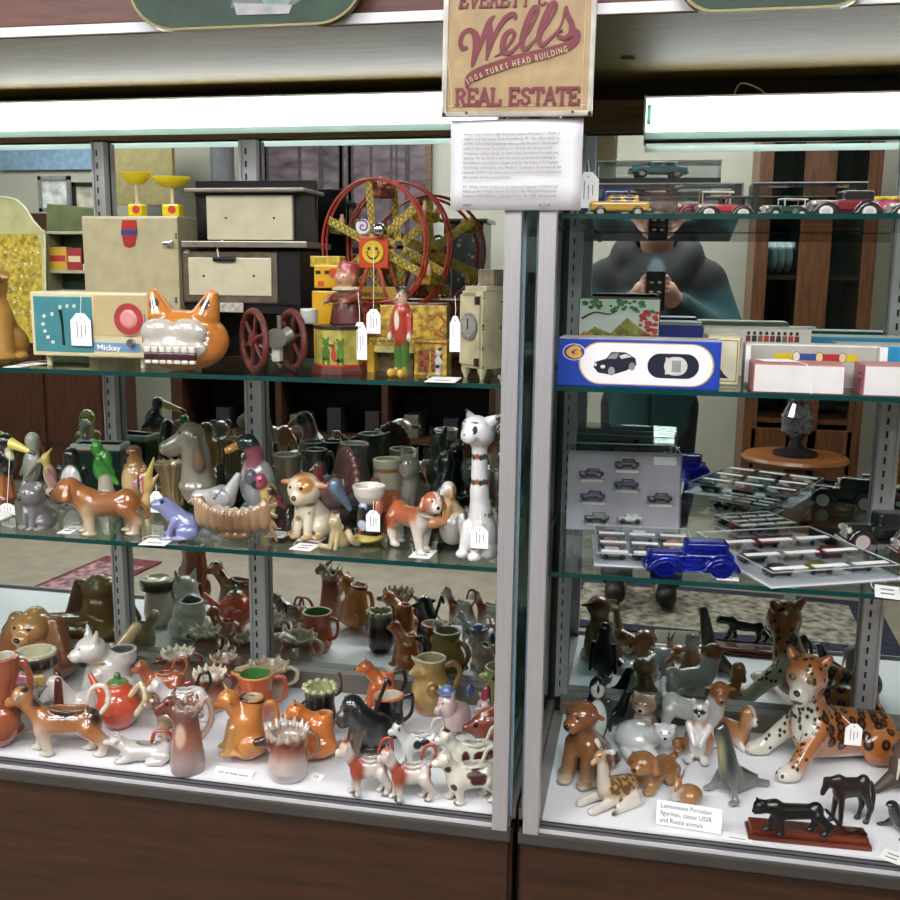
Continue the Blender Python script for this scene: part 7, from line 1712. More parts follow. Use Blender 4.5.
pp('printed_car', [(cx-.032, h*.42), (cx-.03, h*.52), (cx-.012, h*.6), (cx-.004, h*.74), (cx+.018, h*.74), (cx+.034, h*.62), (cx+.036, h*.48), (cx+.02, h*.36), (cx-.002, h*.26), (cx-.024, h*.3)], NAVY, t, y-.0006)
pp('printed_screen', [(cx-.010, h*.6), (cx-.003, h*.71), (cx+.008, h*.72), (cx+.004, h*.6)], GREYP, t, y-.0009); pp('printed_seats', [(cx+.008, h*.66), (cx+.018, h*.71), (cx+.028, h*.65), (cx+.012, h*.6)], PALE, t, y-.0009)
for ux, uz, ur in ((-.003, .34, .0055), (.029, .45, .005)): pp('printed_wheel', oval(cx+ux, h*uz, ur, ur*1.3, 14), GREYP, t, y-.0009)
pp('printed_lamp', oval(cx-.017, h*.43, .004, .003, 12), PALE, t, y-.0009); pp('printed_lamp', oval(cx-.029, h*.47, .0025, .0028, 12), PALE, t, y-.0009)
cx = w*.215
pp('printed_car', stadium(cx, h*.48, .040, h*.255), NAVY, t, y-.0006); pp('printed_cockpit', stadium(cx+.004, h*.48, .018, h*.19), PALE, t, y-.0009); pp('printed_seats', [(cx-.002, h*.36), (cx+.012, h*.36), (cx+.012, h*.6), (cx-.002, h*.6)], GREYP, t, y-.0011); pp('printed_screen', [(cx-.012, h*.3), (cx-.006, h*.32), (cx-.006, h*.64), (cx-.012, h*.66)], PALE, t, y-.0011)
t, w, h, y = carton('biscuit_tin', 'old tin box painted with an autumn landscape behind the blue toy car box', (577, 299, 660, 342), ZB, .20, .10, '#a8b4a8', '#3a3028', '#3a1c14', .03, 'tin')
pp('painted_hill', [(-w*.48, h*.5), (-w*.3, h*.64), (-w*.1, h*.56), (w*.1, h*.76), (w*.3, h*.6), (w*.48, h*.52), (w*.48, h*.03), (-w*.48, h*.03)], mat('#7a7a34', .4, var=.25, scale=90), t, y)
def leaves(nm, cxs, m, seed, n=26, r=.006):
    bm = bmesh.new(); rnd = random.Random(seed)
    for k in range(n):
        ax, az, bx_, bz_ = cxs; px, pz = rnd.uniform(ax, bx_)*w, rnd.uniform(az, bz_)*h; rr = rnd.uniform(.5, 1)*r
        prism(oval(px, pz, rr, rr*.7, 8), y-.0006-.00002*k, y-.0004, bm)
    obj(nm, bm, m, t)
leaves('painted_leaves', (-.46, .84, .44, .97), mat('#2f6a34', .4, var=.3, scale=200), 1, 40); leaves('painted_red_tree', (.26, .52, .46, .84), mat('#a02c22', .4, var=.3, scale=200), 2, 34); leaves('painted_bush', (-.46, .42, -.28, .56), mat('#b8962c', .4, var=.3, scale=200), 3, 16); leaves('painted_bush', (.1, .40, .46, .5), mat('#b08c2c', .4, var=.3, scale=200), 4, 16)
obj('painted_branch', ribbon([(-w*.46, h*.74, .004), (-w*.3, h*.82, .003), (-w*.12, h*.8, .002), (-w*.02, h*.85, .001)], .0003, None, 5, y-.001), mat('#2a1a14', .5), t); pp('painted_fence', [(-w*.1, h*.49), (w*.48, h*.52), (w*.48, h*.55), (-w*.1, h*.52)], mat('#3a2418', .5), t, y-.0008)
t, w, h, y = carton('flat_box', 'white and navy flat box lying behind the landscape tin', (640, 323, 703, 341), ZB, .33, .09, '#8a8a70', '#dcdcdc', '#1c2c6a'); 
pp('printed_stripe', [(-w*.5, h*.7), (w*.5, h*.7), (w*.5, h*.95), (-w*.5, h*.95)], mat('#1c2c78', .4), t, y)
t, w, h, y = carton('cream_box', 'cream box with thin gold frame right of the blue toy car box', (706, 337, 741, 378), ZB, .13, .12, '#d8d4b4', '#c8c4a8', '#b4a878')
obj('gold_frame', B((0, y, h*.08, w*.86, .0006, .0015), (0, y, h*.92, w*.86, .0006, .0015), (-w*.42, y, h*.5, .0015, .0006, h*.84), (w*.42, y, h*.5, .0015, .0006, h*.84)), mat('#a8882c', .3, .5), t)
pp('printed_train', [(-w*.4, h*.14), (w*.2, h*.14), (w*.05, h*.22), (-w*.1, h*.36), (-w*.4, h*.4)], mat('#201c1a', .5), t, y)
t, w, h, y = carton('figure_set_box', 'long off-white box printed with tiny soldiers at the back of the middle shelf', (702, 330, 812, 362), ZB, .30, .08, '#cfc8c0', '#c0b8ac', '#c8b8ac')
rnd = random.Random(8)
for k in range(9):
    px = -w*.08+k*w*.056; cc = mat(['#7a2a24', '#2a2224', '#8a5a3a', '#a83a34'][k % 4], .5)
    pp('printed_figure', [(px-.005, h*.56), (px+.005, h*.56), (px+.004, h*.86), (px-.004, h*.86)], cc, t, y-.00005*k); pp('printed_figure', oval(px, h*.91, .003, .0036, 10), mat('#3a2418', .5), t, y-.0005)
pp('printed_title', [(-w*.3, h*.62), (-w*.14, h*.62), (-w*.14, h*.8), (-w*.3, h*.8)], mat('#a8727a', .5), t, y); pp('printed_arch', [(-w*.5, h*.6), (-w*.46, h*.9), (-w*.3, h*.9), (-w*.28, h*.6)], mat('#b88a84', .5), t, y+.0002)
t, w, h, y = carton('window_box', 'white open-ended box with yellow, blue and red strip behind the pink-edged boxes', (744, 347, 882, 380), ZB, .142, .05, '#a8a69e', '#c4c2b8', '#dcdad2')
for u0, u1, cc in ((-.28, -.14, '#c8b01c'), (-.1, .04, '#2c4a88'), (.06, .2, '#b02c2c'), (.24, .33, '#c8b01c')): pp('printed_strip', [(u0*w, h*.62), (u1*w, h*.62), (u1*w, h*.8), (u0*w, h*.8)], mat(cc, .4), t, y)
for u, cc in ((-.12, '#d8d0c0'), (.05, '#d8c48a'), (.22, '#d8c0a0')): pp('printed_badge', oval(u*w, h*.72, .0062, .0085, 16), mat('#2a2420', .5), t, y-.0003); pp('printed_badge', oval(u*w, h*.72, .0054, .0076, 16), mat(cc, .5), t, y-.0006)
obj('end_flap', B((-w*.49, y-.01, h*.55, .008, .02, h*.9), (w*.5, y-.008, h*.55, .012, .016, h*.9)), mat('#dededa', .5), t)
t, w, h, y = carton('doll_box', 'pink-edged white box tied with thin string, left of the front pair', (752, 366, 846, 398), ZB, .035, .08, '#d6d4d2', '#b87a70', '#a8685f')
obj('string', TUBE([(.02, y-.001, 0), (.024, y-.0012, h*.5), (.01, y-.001, h+.001), (-.0, .0, h+.002), (-.01, .04, h+.002)], .0008, 6), STRING, t)
obj('paper_slip', B((-.03, .01, h+.002, .05, .05, .0006, (0, 0, .2))), CARD, t)
t, w, h, y = carton('doll_box', 'pink-edged white box with printed pink end, right of the front pair', (862, 368, 960, 401), ZB, .035, .08, '#d6d4d2', '#b88478', '#b0707a', .0)
obj('printed_line', B((-w/2-.0006, -.01, h*.7, .0006, .03, .001), (-w/2-.0006, -.008, h*.5, .0006, .022, .0012), (-w/2-.0006, -.008, h*.42, .0006, .02, .0008)), INK, t)
t, w, h, y = carton('blue_box', 'turquoise blue flat box with pale top at the right of the middle shelf', (838, 348, 960, 384), ZB, .215, .10, '#2a86b4', '#b4b8ac', '#2a7eac')
t, w, h, y = carton('blue_box', 'thin blue flat box at the back right of the middle shelf', (806, 340, 960, 362), ZB, .34, .09, '#2f7aa0', '#a8ac9c', '#2f7aa0')

# ================================================================== plastic trays of miniature cars on the lowest shelf
MINI = {}
def mini(c, kind='sport'):
    if (c, kind) not in MINI:
        f = Fig(k=.03, tau=.008, res=1.); f.b((0, 0, .2), (.2, .5, .1), .06, c); f.b((0, .08, .33), (.16, .26, .09), .06, c); f.paint((0, .06, .34), (.22, .2, .05), GLASSD, .2)
        for s in (-1, 1):
            for y in (-.3, .3): f.r([(0, -.03), (.1, -.03), (.1, .03), (0, .03)], '#141416', at=(s*.19, y, .11), rot=(0, 90, 0), k=0)
        V, Fc = f.mesh(.035); V = V-np.array((0, 0, V[:, 2].min())); MINI[(c, kind)] = raw('miniature_car', V, Fc, f.colour(V, .035), GLAZE)
    return MINI[(c, kind)]
def mini_car(c, label, L, M, group):
    o = bpy.data.objects.new('miniature_car', mini(c)); link(o); o.matrix_world = M @ Matrix.Diagonal((L, L, L, 1)); meta(o, label, 'toy car', group); return o
def tray_case(label, corners, h, rows, cols, cars, group, carlabel, z=None, stripes=True):
    """flat clear case lying on the shelf: three corners in the photo (front, right, left)"""
    z = ZC if z is None else z
    P0, P1, P3 = [onZ(x, y, z) for x, y in corners]; w = float(np.linalg.norm(P1-P0)); d = float(np.linalg.norm(P3-P0)); rz = math.atan2(P1[1]-P0[1], P1[0]-P0[0])
    ax = np.array((math.cos(rz), math.sin(rz), 0)); ay = np.array((-math.sin(rz), math.cos(rz), 0)); c = P0+ax*w/2+ay*d/2
    t = thing('toy_car_case', label, 'toy car case', c, rz)
    obj('backing_card', B((0, 0, .0012, w, d, .0016)), mat('#d4d4d8', .5, var=.03), t)
    obj('clear_cover', B((0, -d*.47, h/2, w*.95, .001, h-.004), (0, d*.47, h/2, w*.95, .001, h-.004), (-w*.475, 0, h/2, .001, d*.93, h-.004), (w*.475, 0, h/2, .001, d*.93, h-.004), (0, 0, h-.001, w*.95, d*.94, .001)), CLEAR, t)
    obj('cover_edge', B((0, -d*.47, h, w*.95, .0014, .0014), (0, d*.47, h, w*.95, .0014, .0014), (-w*.475, 0, h, .0014, d*.94, .0014), (w*.475, 0, h, .0014, d*.94, .0014)), mat('#c0c6c8', .15, var=0), t)
    k = 0; M0 = Matrix.Translation(tuple(c)) @ Matrix.Rotation(rz, 4, 'Z')
    for i in range(rows):
        for j in range(cols):
            px = (-.5+(j+.5)/cols)*w*.92; py = (-.5+(i+.5)/rows)*d*.9
            if cars:
                cc = cars[k % len(cars)]; k += 1
                if cc: mini_car(cc, carlabel, min(w*.82/cols, .05), M0 @ Matrix.Translation((px, py+.004, .0022)) @ Matrix.Rotation(PI/2, 4, 'Z'), group)
            if stripes: obj('price_strip', B((px, py-d*.3/rows, h+.0004, w*.76/cols, min(.014, d*.3/rows), .0006)), CARD, t)
    return t
CC = ['#1c1c22', '#8a2430', '#c8c8c8', '#20306a', '#6a2a2a', '#b8982c', '#2a4a34', '#3a3a40', '#a83228', '#c0c0bc']
tray_case('clear case of miniature cars lying at the left end in front of the standing case', [(594, 566), (702, 571), (565, 535)], .022, 3, 3, ['#b0b4b8', '#1c1c22', None, '#a02a40', '#1c1c24', '#c0602a', '#3a3a40', '#c8c8c8', '#1c2024'], 'miniature cars in the left flat case', 'miniature car inside the flat clear case left of the cobalt glass car')
tray_case('clear case of miniature cars with white strips lying nearest the front edge', [(771, 589), (905, 580), (722, 543)], .024, 3, 3, ['#3a3c42', '#a89a3c', '#8a8c90', '#4a4c52', '#b0b0b0', '#9a2c2c', '#5a5a5e', '#a02c30', '#c8c8c8'], 'miniature cars in the front flat case', 'miniature car inside the front flat clear case right of the cobalt glass car')
tray_case('clear case of miniature cars with white strips in the middle of the lowest shelf', [(740, 538), (798, 534), (702, 526)], .022, 3, 3, ['#2a3f7a', '#3a3a40', '#b0a04a', '#a03a34', '#c8c8c8', '#2a4a8a', '#1c1c22', '#8a2a2a', '#b0b0b0'], 'miniature cars in the middle flat case', 'miniature car inside the middle flat clear case behind the front one')
# standing open case
bz = onZ(569, 529, ZC); Yst = float(bz[1])
pA, pB = onY(566, 528, Yst), onY(680, 521, Yst+.0); wS = float(pB[0]-pA[0]); hS = float(onY(566, 450, Yst)[2]-pA[2])*1.0
st = thing('toy_car_case', 'open clear case standing upright with miniature cars stuck to its pale back panel', 'toy car case', (float(pA[0]+pB[0])/2, Yst+.0, ZC+.001), rot=(math.radians(-10), 0, math.radians(5)))
obj('back_panel', B((0, .003, hS/2, wS, .003, hS), bevel=.0008), mat('#b4b0b8', .25, var=.03), st)
obj('panel_rim', B((0, -.006, .002, wS, .018, .0015), (0, -.006, hS-.002, wS, .018, .0015), (-wS/2, -.006, hS/2, .0015, .018, hS), (wS/2, -.006, hS/2, .0015, .018, hS)), CLEAR, st)
obj('lid', B((0, .045, hS+.006, wS*.98, .09, .0015, (math.radians(-8), 0, 0)), (0, .088, hS*.8, wS*.98, .0015, hS*.45)), CLEAR, st)
obj('lid_edge', B((0, .088, hS+.016, wS*.98, .0016, .0016), (-wS*.49, .045, hS+.009, .0016, .09, .0016, (math.radians(9), 0, 0)), (wS*.49, .045, hS+.009, .0016, .09, .0016, (math.radians(9), 0, 0))), mat('#c8d0d0', .15, var=0), st)
obj('maker_label', B((wS*.36, .0012, hS*.9, wS*.2, .0006, hS*.1)), CARD, st)
bpy.context.view_layer.update()
MS = st.matrix_world.copy()
for (ux, uz, cc, nm) in ((.02, .83, '#1c1c28', 'dark blue miniature car at the top of the standing case'), (-.29, .70, '#3a1f4a', 'purple and red miniature car in the upper left of the standing case'), (.02, .58, '#1c2860', 'navy miniature car in the middle of the standing case'), (-.27, .42, '#2a1f68', 'violet miniature car on the left of the standing case'), (.32, .42, '#141418', 'black open miniature car on the right of the standing case'), (-.23, .15, '#1c4a2a', 'green miniature sports car at the lower left of the standing case'), (.06, .15, '#d4d4d4', 'white miniature car at the bottom of the standing case')):
    mini_car(cc, nm, .047, MS @ Matrix.Translation((ux*wS, -.006, uz*hS-.006)) @ Matrix.Rotation(-PI/2+.1, 4, 'Z'), 'miniature cars on the standing case')
    obj('price_strip', B((ux*wS+.002, .001, uz*hS-.0115, wS*.2, .0006, .0055)), CARD, st)
    obj('car_pocket', B((ux*wS, -.004, uz*hS-.0075, .056, .014, .001)), CLEAR, st)
m_, nt_, b_ = nodes('cobalt_glass'); b_.inputs['Base Color'].default_value = (.012, .03, .5, 1); b_.inputs['Transmission Weight'].default_value = .85; b_.inputs['Roughness'].default_value = .04; b_.inputs['IOR'].default_value = 1.5
COBALT = m_
f = car('vintage', '#0a1a90', m=COBALT, wheels=False); f.subs = [q for q in f.subs if q[0] in ('grille', 'bumper')]; f.pt = []
for nm_, p_, l_ in f.subs: p_.m = COBALT
for s_ in (-1, 1):
    for y_ in (-.33, .32): p_ = f.part('wheel', COBALT); p_.r([(0, -.04), (.12, -.04), (.13, 0), (.12, .04), (0, .04)], '#0a1a90', at=(s_*.175, y_, .13), rot=(0, 90, 0), k=0)
build(f, 'glass_car', 'cobalt blue glass vintage car at the front of the lowest shelf', 'glass car', (640, 537, 741, 579), ZC, -82, rmin=.7, hw=.0016)
put_car(car('vintage', '#8a8a5a', '#26262a', fen='#a8a478', wall='#d0ccc0'), 'olive and cream model car with dark roof cut off by the right frame edge', (908, 553, 1000, 584), ZC, -82)
put_car(car('vintage', '#6a1a22', '#b8a060', fen='#7a2028'), 'maroon model car with tan roof cut off by the right frame edge', (885, 529, 975, 560), ZC, -80)
put_car(car('vintage', '#0e1114', '#111417', fen='#0c0e10', wall='#d8b4b4'), 'black model sedan with pink-walled wheels at the right edge', (836, 510, 924, 551), ZC, -76)
tag_flat('white price tag with a loop of string on the right edge of the lowest shelf', 880, 586, 906, 600, ZC, -.2)
tag_flat('blank white price tag lying under the cobalt glass car', 716, 574, 740, 581, ZC, .0)
# ================================================================== the shop behind the photographer, seen in the mirrors
def rbox(x0, y0, x1, y1, Y):
    a, b = room(x0, y1, Y), room(x1, y0, Y); return float(a[0]), float(b[0]), float(a[2]), float(b[2])
YW = -3.93
# forest painting
x0, x1, z0, z1 = rbox(258, 112, 432, 300, YW+.03)
t = thing('framed_painting', 'large forest painting in purple brown hanging on the rear wall', 'painting', ((x0+x1)/2, YW+.02, z0)); w, h = x1-x0, z1-z0
obj('frame', B((0, 0, .02, w, .04, .04), (0, 0, h-.02, w, .04, .04), (-w/2+.02, 0, h/2, .04, .04, h), (w/2-.02, 0, h/2, .04, .04, h), bevel=.006), wood('#3a2a1c', '#6a5030', 5), t, rot=(0, 0, PI))
obj('canvas', B((0, -.01, h/2, w-.07, .01, h-.07)), mat('#57474c', .7, var=.3, scale=6, stretch=(1, 1, 2.5)), t, rot=(0, 0, PI))
bm = bmesh.new(); rnd = random.Random(11)
for k in range(12):
    px = rnd.uniform(-.45, .45)*w; ww = rnd.uniform(.012, .04); addbox(bm, (px, -.016, h*rnd.uniform(.55, .62)), (ww, .002, h*rnd.uniform(.5, .7)))
obj('painted_trunk', bm, mat('#33282a', .7, var=.2), t, rot=(0, 0, PI)); obj('painted_path', prism([(-w*.1, h*.08), (w*.42, h*.08), (w*.2, h*.3), (w*.02, h*.42)], -.0165, -.015), mat('#7d7078', .7, var=.15, scale=12), t, rot=(0, 0, PI))
# long dark bookcase under the painting
x0, x1, z0, z1 = rbox(186, 378, 498, 560, -2.6)
t = thing('wooden_bookcase', 'long dark wooden bookcase along the rear wall, seen in the left mirror', 'bookcase', ((x0+x1)/2, -2.75, 0)); w = x1-x0; DW = wood('#2a160e', '#54301c', 5, (1, 12, 12), .45)
obj('back_board', B((0, -.19, z1/2, w, .02, z1)), mat('#17100c', .7, var=.1), t); obj('top_board', B((0, 0, z1-.015, w+.04, .42, .03), bevel=.005), DW, t)
for zz in (.08, .42, z1-.36): obj('shelf_board', B((0, 0, zz, w-.04, .38, .03), bevel=.004), DW, t)
for u in (-.5, -.17, .17, .5): obj('upright_board', B((u*(w-.04), 0, z1/2, .035, .4, z1), bevel=.004), DW, t)
zs = (.435, z1-.345)
cols_ = ['#1c1c20', '#2a2a30', '#5a5a60', '#3a2a2a', '#24303a', '#6a6458']
for k in range(15):
    zz = zs[k % 2]; px = (x0+x1)/2-w*.45+w*.9*(k+.5)/15; hh = .1+.06*((k*7) % 5)/5
    for u in (-.17, .17):
        ub = (x0+x1)/2+u*(w-.04)
        if abs(px-ub) < .075: px = ub+.08
    px = min(px, x1-.1)
    o = obj('storage_box', B((0, 0, hh/2, .08, .2, hh), bevel=.004), mat(cols_[k % 6], .4, var=.1), loc=(px, -2.7, zz+.0015)); meta(o, 'dark box standing on the shelves of the long bookcase', 'box', 'boxes on the long bookcase')
for k, (px, cc) in enumerate([(347, '#8a8a8c'), (280, '#8a8478'), (228, '#8a4a3c')]):
    q = room(px, 428, -2.6); t = thing('printed_mug', ['wolf-grey printed mug on the long bookcase', 'stone mug with pale print on the long bookcase', 'rust printed mug on the long bookcase'][k], 'mug', (q[0], -2.68, z1+.001))
    obj('cup', lathe([(.04, 0), (.05, .02), (.05, .12), (.045, .12), (.043, .02), (.001, .01)], 20), mat(cc, .25, var=.3, scale=20), t, smooth=True); obj('handle', TUBE(smooth_pts([(.048, 0, .1), (.08, 0, .095), (.08, 0, .04), (.048, 0, .03)], 4), .007), mat(cc, .25), t)
# panels, frames, column and statue at the left
x0, x1, z0, z1 = rbox(106, 120, 172, 205, -3.6); o = obj('display_board', B((0, 0, (z1-z0)/2, x1-x0, .04, z1-z0)), mat('#7d7044', .6, var=.08), loc=((x0+x1)/2, -3.6, z0)); meta(o, 'tan display board standing behind the shop, seen above the toy refrigerator', 'board')
b0 = z0; o = obj('board_stand', B((-.2, 0, b0/2, .04, .04, b0), (.2, 0, b0/2, .04, .04, b0)), DW, loc=((x0+x1)/2, -3.62, 0)); o.name = 'stand'; o.parent = bpy.data.objects['display_board']; o.matrix_parent_inverse = Matrix.Identity(4); o.location = (0, 0, -b0)
for k, (ax, ay, bx_, by_, cc, lb) in enumerate([(40, 176, 70, 212, '#c8c8c4', 'silver framed picture leaning on the left wall cabinet'), (72, 182, 98, 214, '#b8b0a0', 'dark framed picture leaning on the left wall cabinet')]):
    x0, x1, z0, z1 = rbox(ax, ay, bx_, by_, -3.2); t = thing('picture_frame', lb, 'picture frame', ((x0+x1)/2, -3.2-.02*k, z0)); w, h = x1-x0, z1-z0
    obj('frame', B((0, 0, .012, w, .02, .024), (0, 0, h-.012, w, .02, .024), (-w/2+.012, 0, h/2, .024, .02, h), (w/2-.012, 0, h/2, .024, .02, h)), mat('#2a2624' if k else '#8a8a8a', .3, .4), t, rot=(0, 0, PI)); obj('picture', B((0, .004, h/2, w-.03, .008, h-.03)), mat(cc, .5, var=.25, scale=12), t, rot=(0, 0, PI))
x0, x1, z0, z1 = rbox(0, 214, 104, 400, -3.2); t = thing('wall_cabinet', 'low dark cabinet holding the framed pictures at the rear left', 'cabinet', ((x0+x1)/2, -3.3, 0)); w = x1-x0
obj('carcass', B((0, 0, z1/2-.0, w, .4, z1-.002), bevel=.004), DW, t)
for s in (-1, 1): d_ = obj('door', B((s*w*.245, .205, z1*.5, w*.46, .02, z1*.9), bevel=.004), wood('#33190f', '#5f3520', 5, (12, 12, 1), .4), t); obj('knob', CYL((s*w*.05, .215, z1*.55), (s*w*.05, .235, z1*.55), .012, seg=12), CHROME, d_)
x0, x1, z0, z1 = rbox(0, 146, 96, 170, YW+.02); o = obj('wall_banner', B((0, 0, 0, x1-x0, .02, z1-z0)), mat('#7d97ae', .6, var=.1), loc=((x0+x1)/2, YW, (z0+z1)/2)); meta(o, 'pale blue strip on the rear wall above the framed pictures', 'banner')
x0, x1, z0, z1 = rbox(196, 110, 216, 205, -3.5); o = obj('grey_column', CYL((0, 0, 0), (0, 0, 2.86), (x1-x0)/2, seg=24), mat('#57565a', .6, var=.06), loc=((x0+x1)/2, -3.75, 0), smooth=False); meta(o, 'grey round column before the rear wall', 'column')
# lacquer chest and lamp near the post
x0, x1, z0, z1 = rbox(440, 222, 482, 420, -3.2); t = thing('lacquer_cabinet', 'black lacquer cabinet painted with green leaves, seen beside the left post', 'cabinet', ((x0+x1)/2, -3.4, 0)); w = x1-x0
obj('carcass', B((0, 0, z1/2, w, .3, z1), bevel=.006), mat('#141014', .2, var=.15), t); obj('top', B((0, 0, z1+.012, w+.05, .34, .024), bevel=.006), mat('#1a1214', .2), t)
bm = bmesh.new(); rnd = random.Random(6)
for k in range(26): p = (rnd.uniform(-.42, .42)*w, .1515, z1*rnd.uniform(.62, .95)); cyl(bm, p, (p[0], .1535, p[2]), rnd.uniform(.006, .014), seg=8)
obj('painted_leaves', bm, mat('#4a5a34', .4, var=.3, scale=30), t)
# china cabinet
x0, x1, z0, z1 = rbox(742, 110, 886, 470, -3.0); t = thing('china_cabinet', 'tall brown glazed china cabinet behind the shop, seen in the right mirror', 'cabinet', ((x0+x1)/2, -3.2, 0)); w = x1-x0; z1 = 2.45
BW = wood('#3f2414', '#7a4c2c', 4, (12, 12, 1), .4)
obj('back_board', B((0, -.2, z1/2, w, .02, z1)), mat('#2a1c14', .6, var=.1), t)
for u in (-.5, .0, .5): obj('side_board', B((u*(w-.05), 0, z1/2, .07 if u else .16, .42, z1), bevel=.004), BW, t)
for zz in (.06, .75, 1.12, 1.52, z1-.04): obj('shelf_board', B((0, 0, zz, w-.06, .38, .025)), BW, t)
obj('base_door', B((-w*.25, .2, .4, w*.4, .02, .62), (w*.25, .2, .4, w*.4, .02, .62), bevel=.006), BW, t)
obj('cornice', B((0, .02, z1+.03, w+.1, .5, .07), bevel=.012), BW, t)
for u in (-.27, .27): obj('glass_door', B((u*w, .205, 1.6, w*.36, .005, 1.55)), PANE, t)
q = room(800, 318, -3.0); cxx = (x0+x1)/2-w*.25
for k in range(3):
    pl = obj('white_plate', lathe([(.001, 0), (.06, .002), (.105, .014), (.103, .018), (.06, .006), (.001, .005)], 28), mat('#dcdcdc', .2, var=.02), loc=(cxx-.07+.04*k, -3.2, 1.534+.11), rot=(PI/2-.1, 0, math.radians(75)), smooth=True); meta(pl, 'white plate standing on edge in the china cabinet', 'plate', 'white plates in the china cabinet')
# gilt mirror, round table, rugs
x0, x1, z0, z1 = rbox(888, 262, 960, 480, -3.4); t = thing('gilt_frame', 'tall gilt framed panel leaning at the far right of the shop', 'frame', ((x0+x1)/2, -3.4, 0)); w, h = x1-x0, z1
obj('frame', B((0, 0, .03, w, .05, .06), (0, 0, h-.03, w, .05, .06), (-w/2+.03, 0, h/2, .06, .05, h), (w/2-.03, 0, h/2, .06, .05, h), bevel=.012), mat('#9a7a34', .35, .7, var=.25, scale=30), t, rot=(0, 0, PI)); obj('panel', B((0, .005, h/2, w-.1, .01, h-.1)), mat('#20222e', .2, var=.3, scale=4), t, rot=(0, 0, PI))
q = room(795, 455, -2.6); t = thing('round_table', 'round wooden side table with dark lamp, seen below the boxed toys', 'table', (q[0], -2.6, 0)); zt = float(q[2])
TW = wood('#5a3018', '#9a6030', 5, (1, 10, 10), .35)
obj('tabletop', lathe([(.001, zt-.03), (.25, zt-.03), (.262, zt-.015), (.25, zt), (.001, zt)], 40), TW, t); obj('pedestal', lathe([(.2, 0), (.2, .03), (.06, .07), (.04, .3), (.06, .5), (.05, zt-.03), (.001, zt-.03)], 24), TW, t, smooth=True)
t = thing('table_lamp', 'dark table lamp with crystal body on the round table', 'lamp', (q[0], -2.6, zt+.001)); obj('base', lathe([(.11, 0), (.11, .015), (.04, .04), (.03, .08), (.001, .08)], 24), mat('#1c1a1c', .3), t); obj('crystal_body', lathe([(.03, .08), (.075, .12), (.08, .2), (.04, .28), (.02, .34), (.001, .34)], 16), mat('#8a8a90', .05, .6, var=.3, scale=40), t); obj('shade', lathe([(.16, .36), (.1, .58), (.098, .58), (.158, .36)], 28, cap=False), mat('#4a4038', .7), t)
def rug(label, px, py, w, d, c1, c2, ry=0):
    q = onZ(px, py, 0)
    p = room(px, py, -2.4); t = thing('patterned_rug', label, 'rug', (px, py, .002), ry); obj('border', B((0, 0, .004, w, d, .008)), mat(c1, .9, var=.3, scale=30), t); obj('field', B((0, 0, .0085, w*.82, d*.78, .002)), mat(c2, .9, var=.35, scale=24), t)
rug('dark blue patterned rug on the shop floor behind the photographer', .35, -1.9, 1.5, .7, '#1c2238', '#8d8474', .05); q_ = onZ(72, 588, 0)
rug('faded red patterned rug on the shop floor at the left', float(q_[0]), float(2*MIR-q_[1]), .34, 1.0, '#6a2a30', '#a0767a', .1)
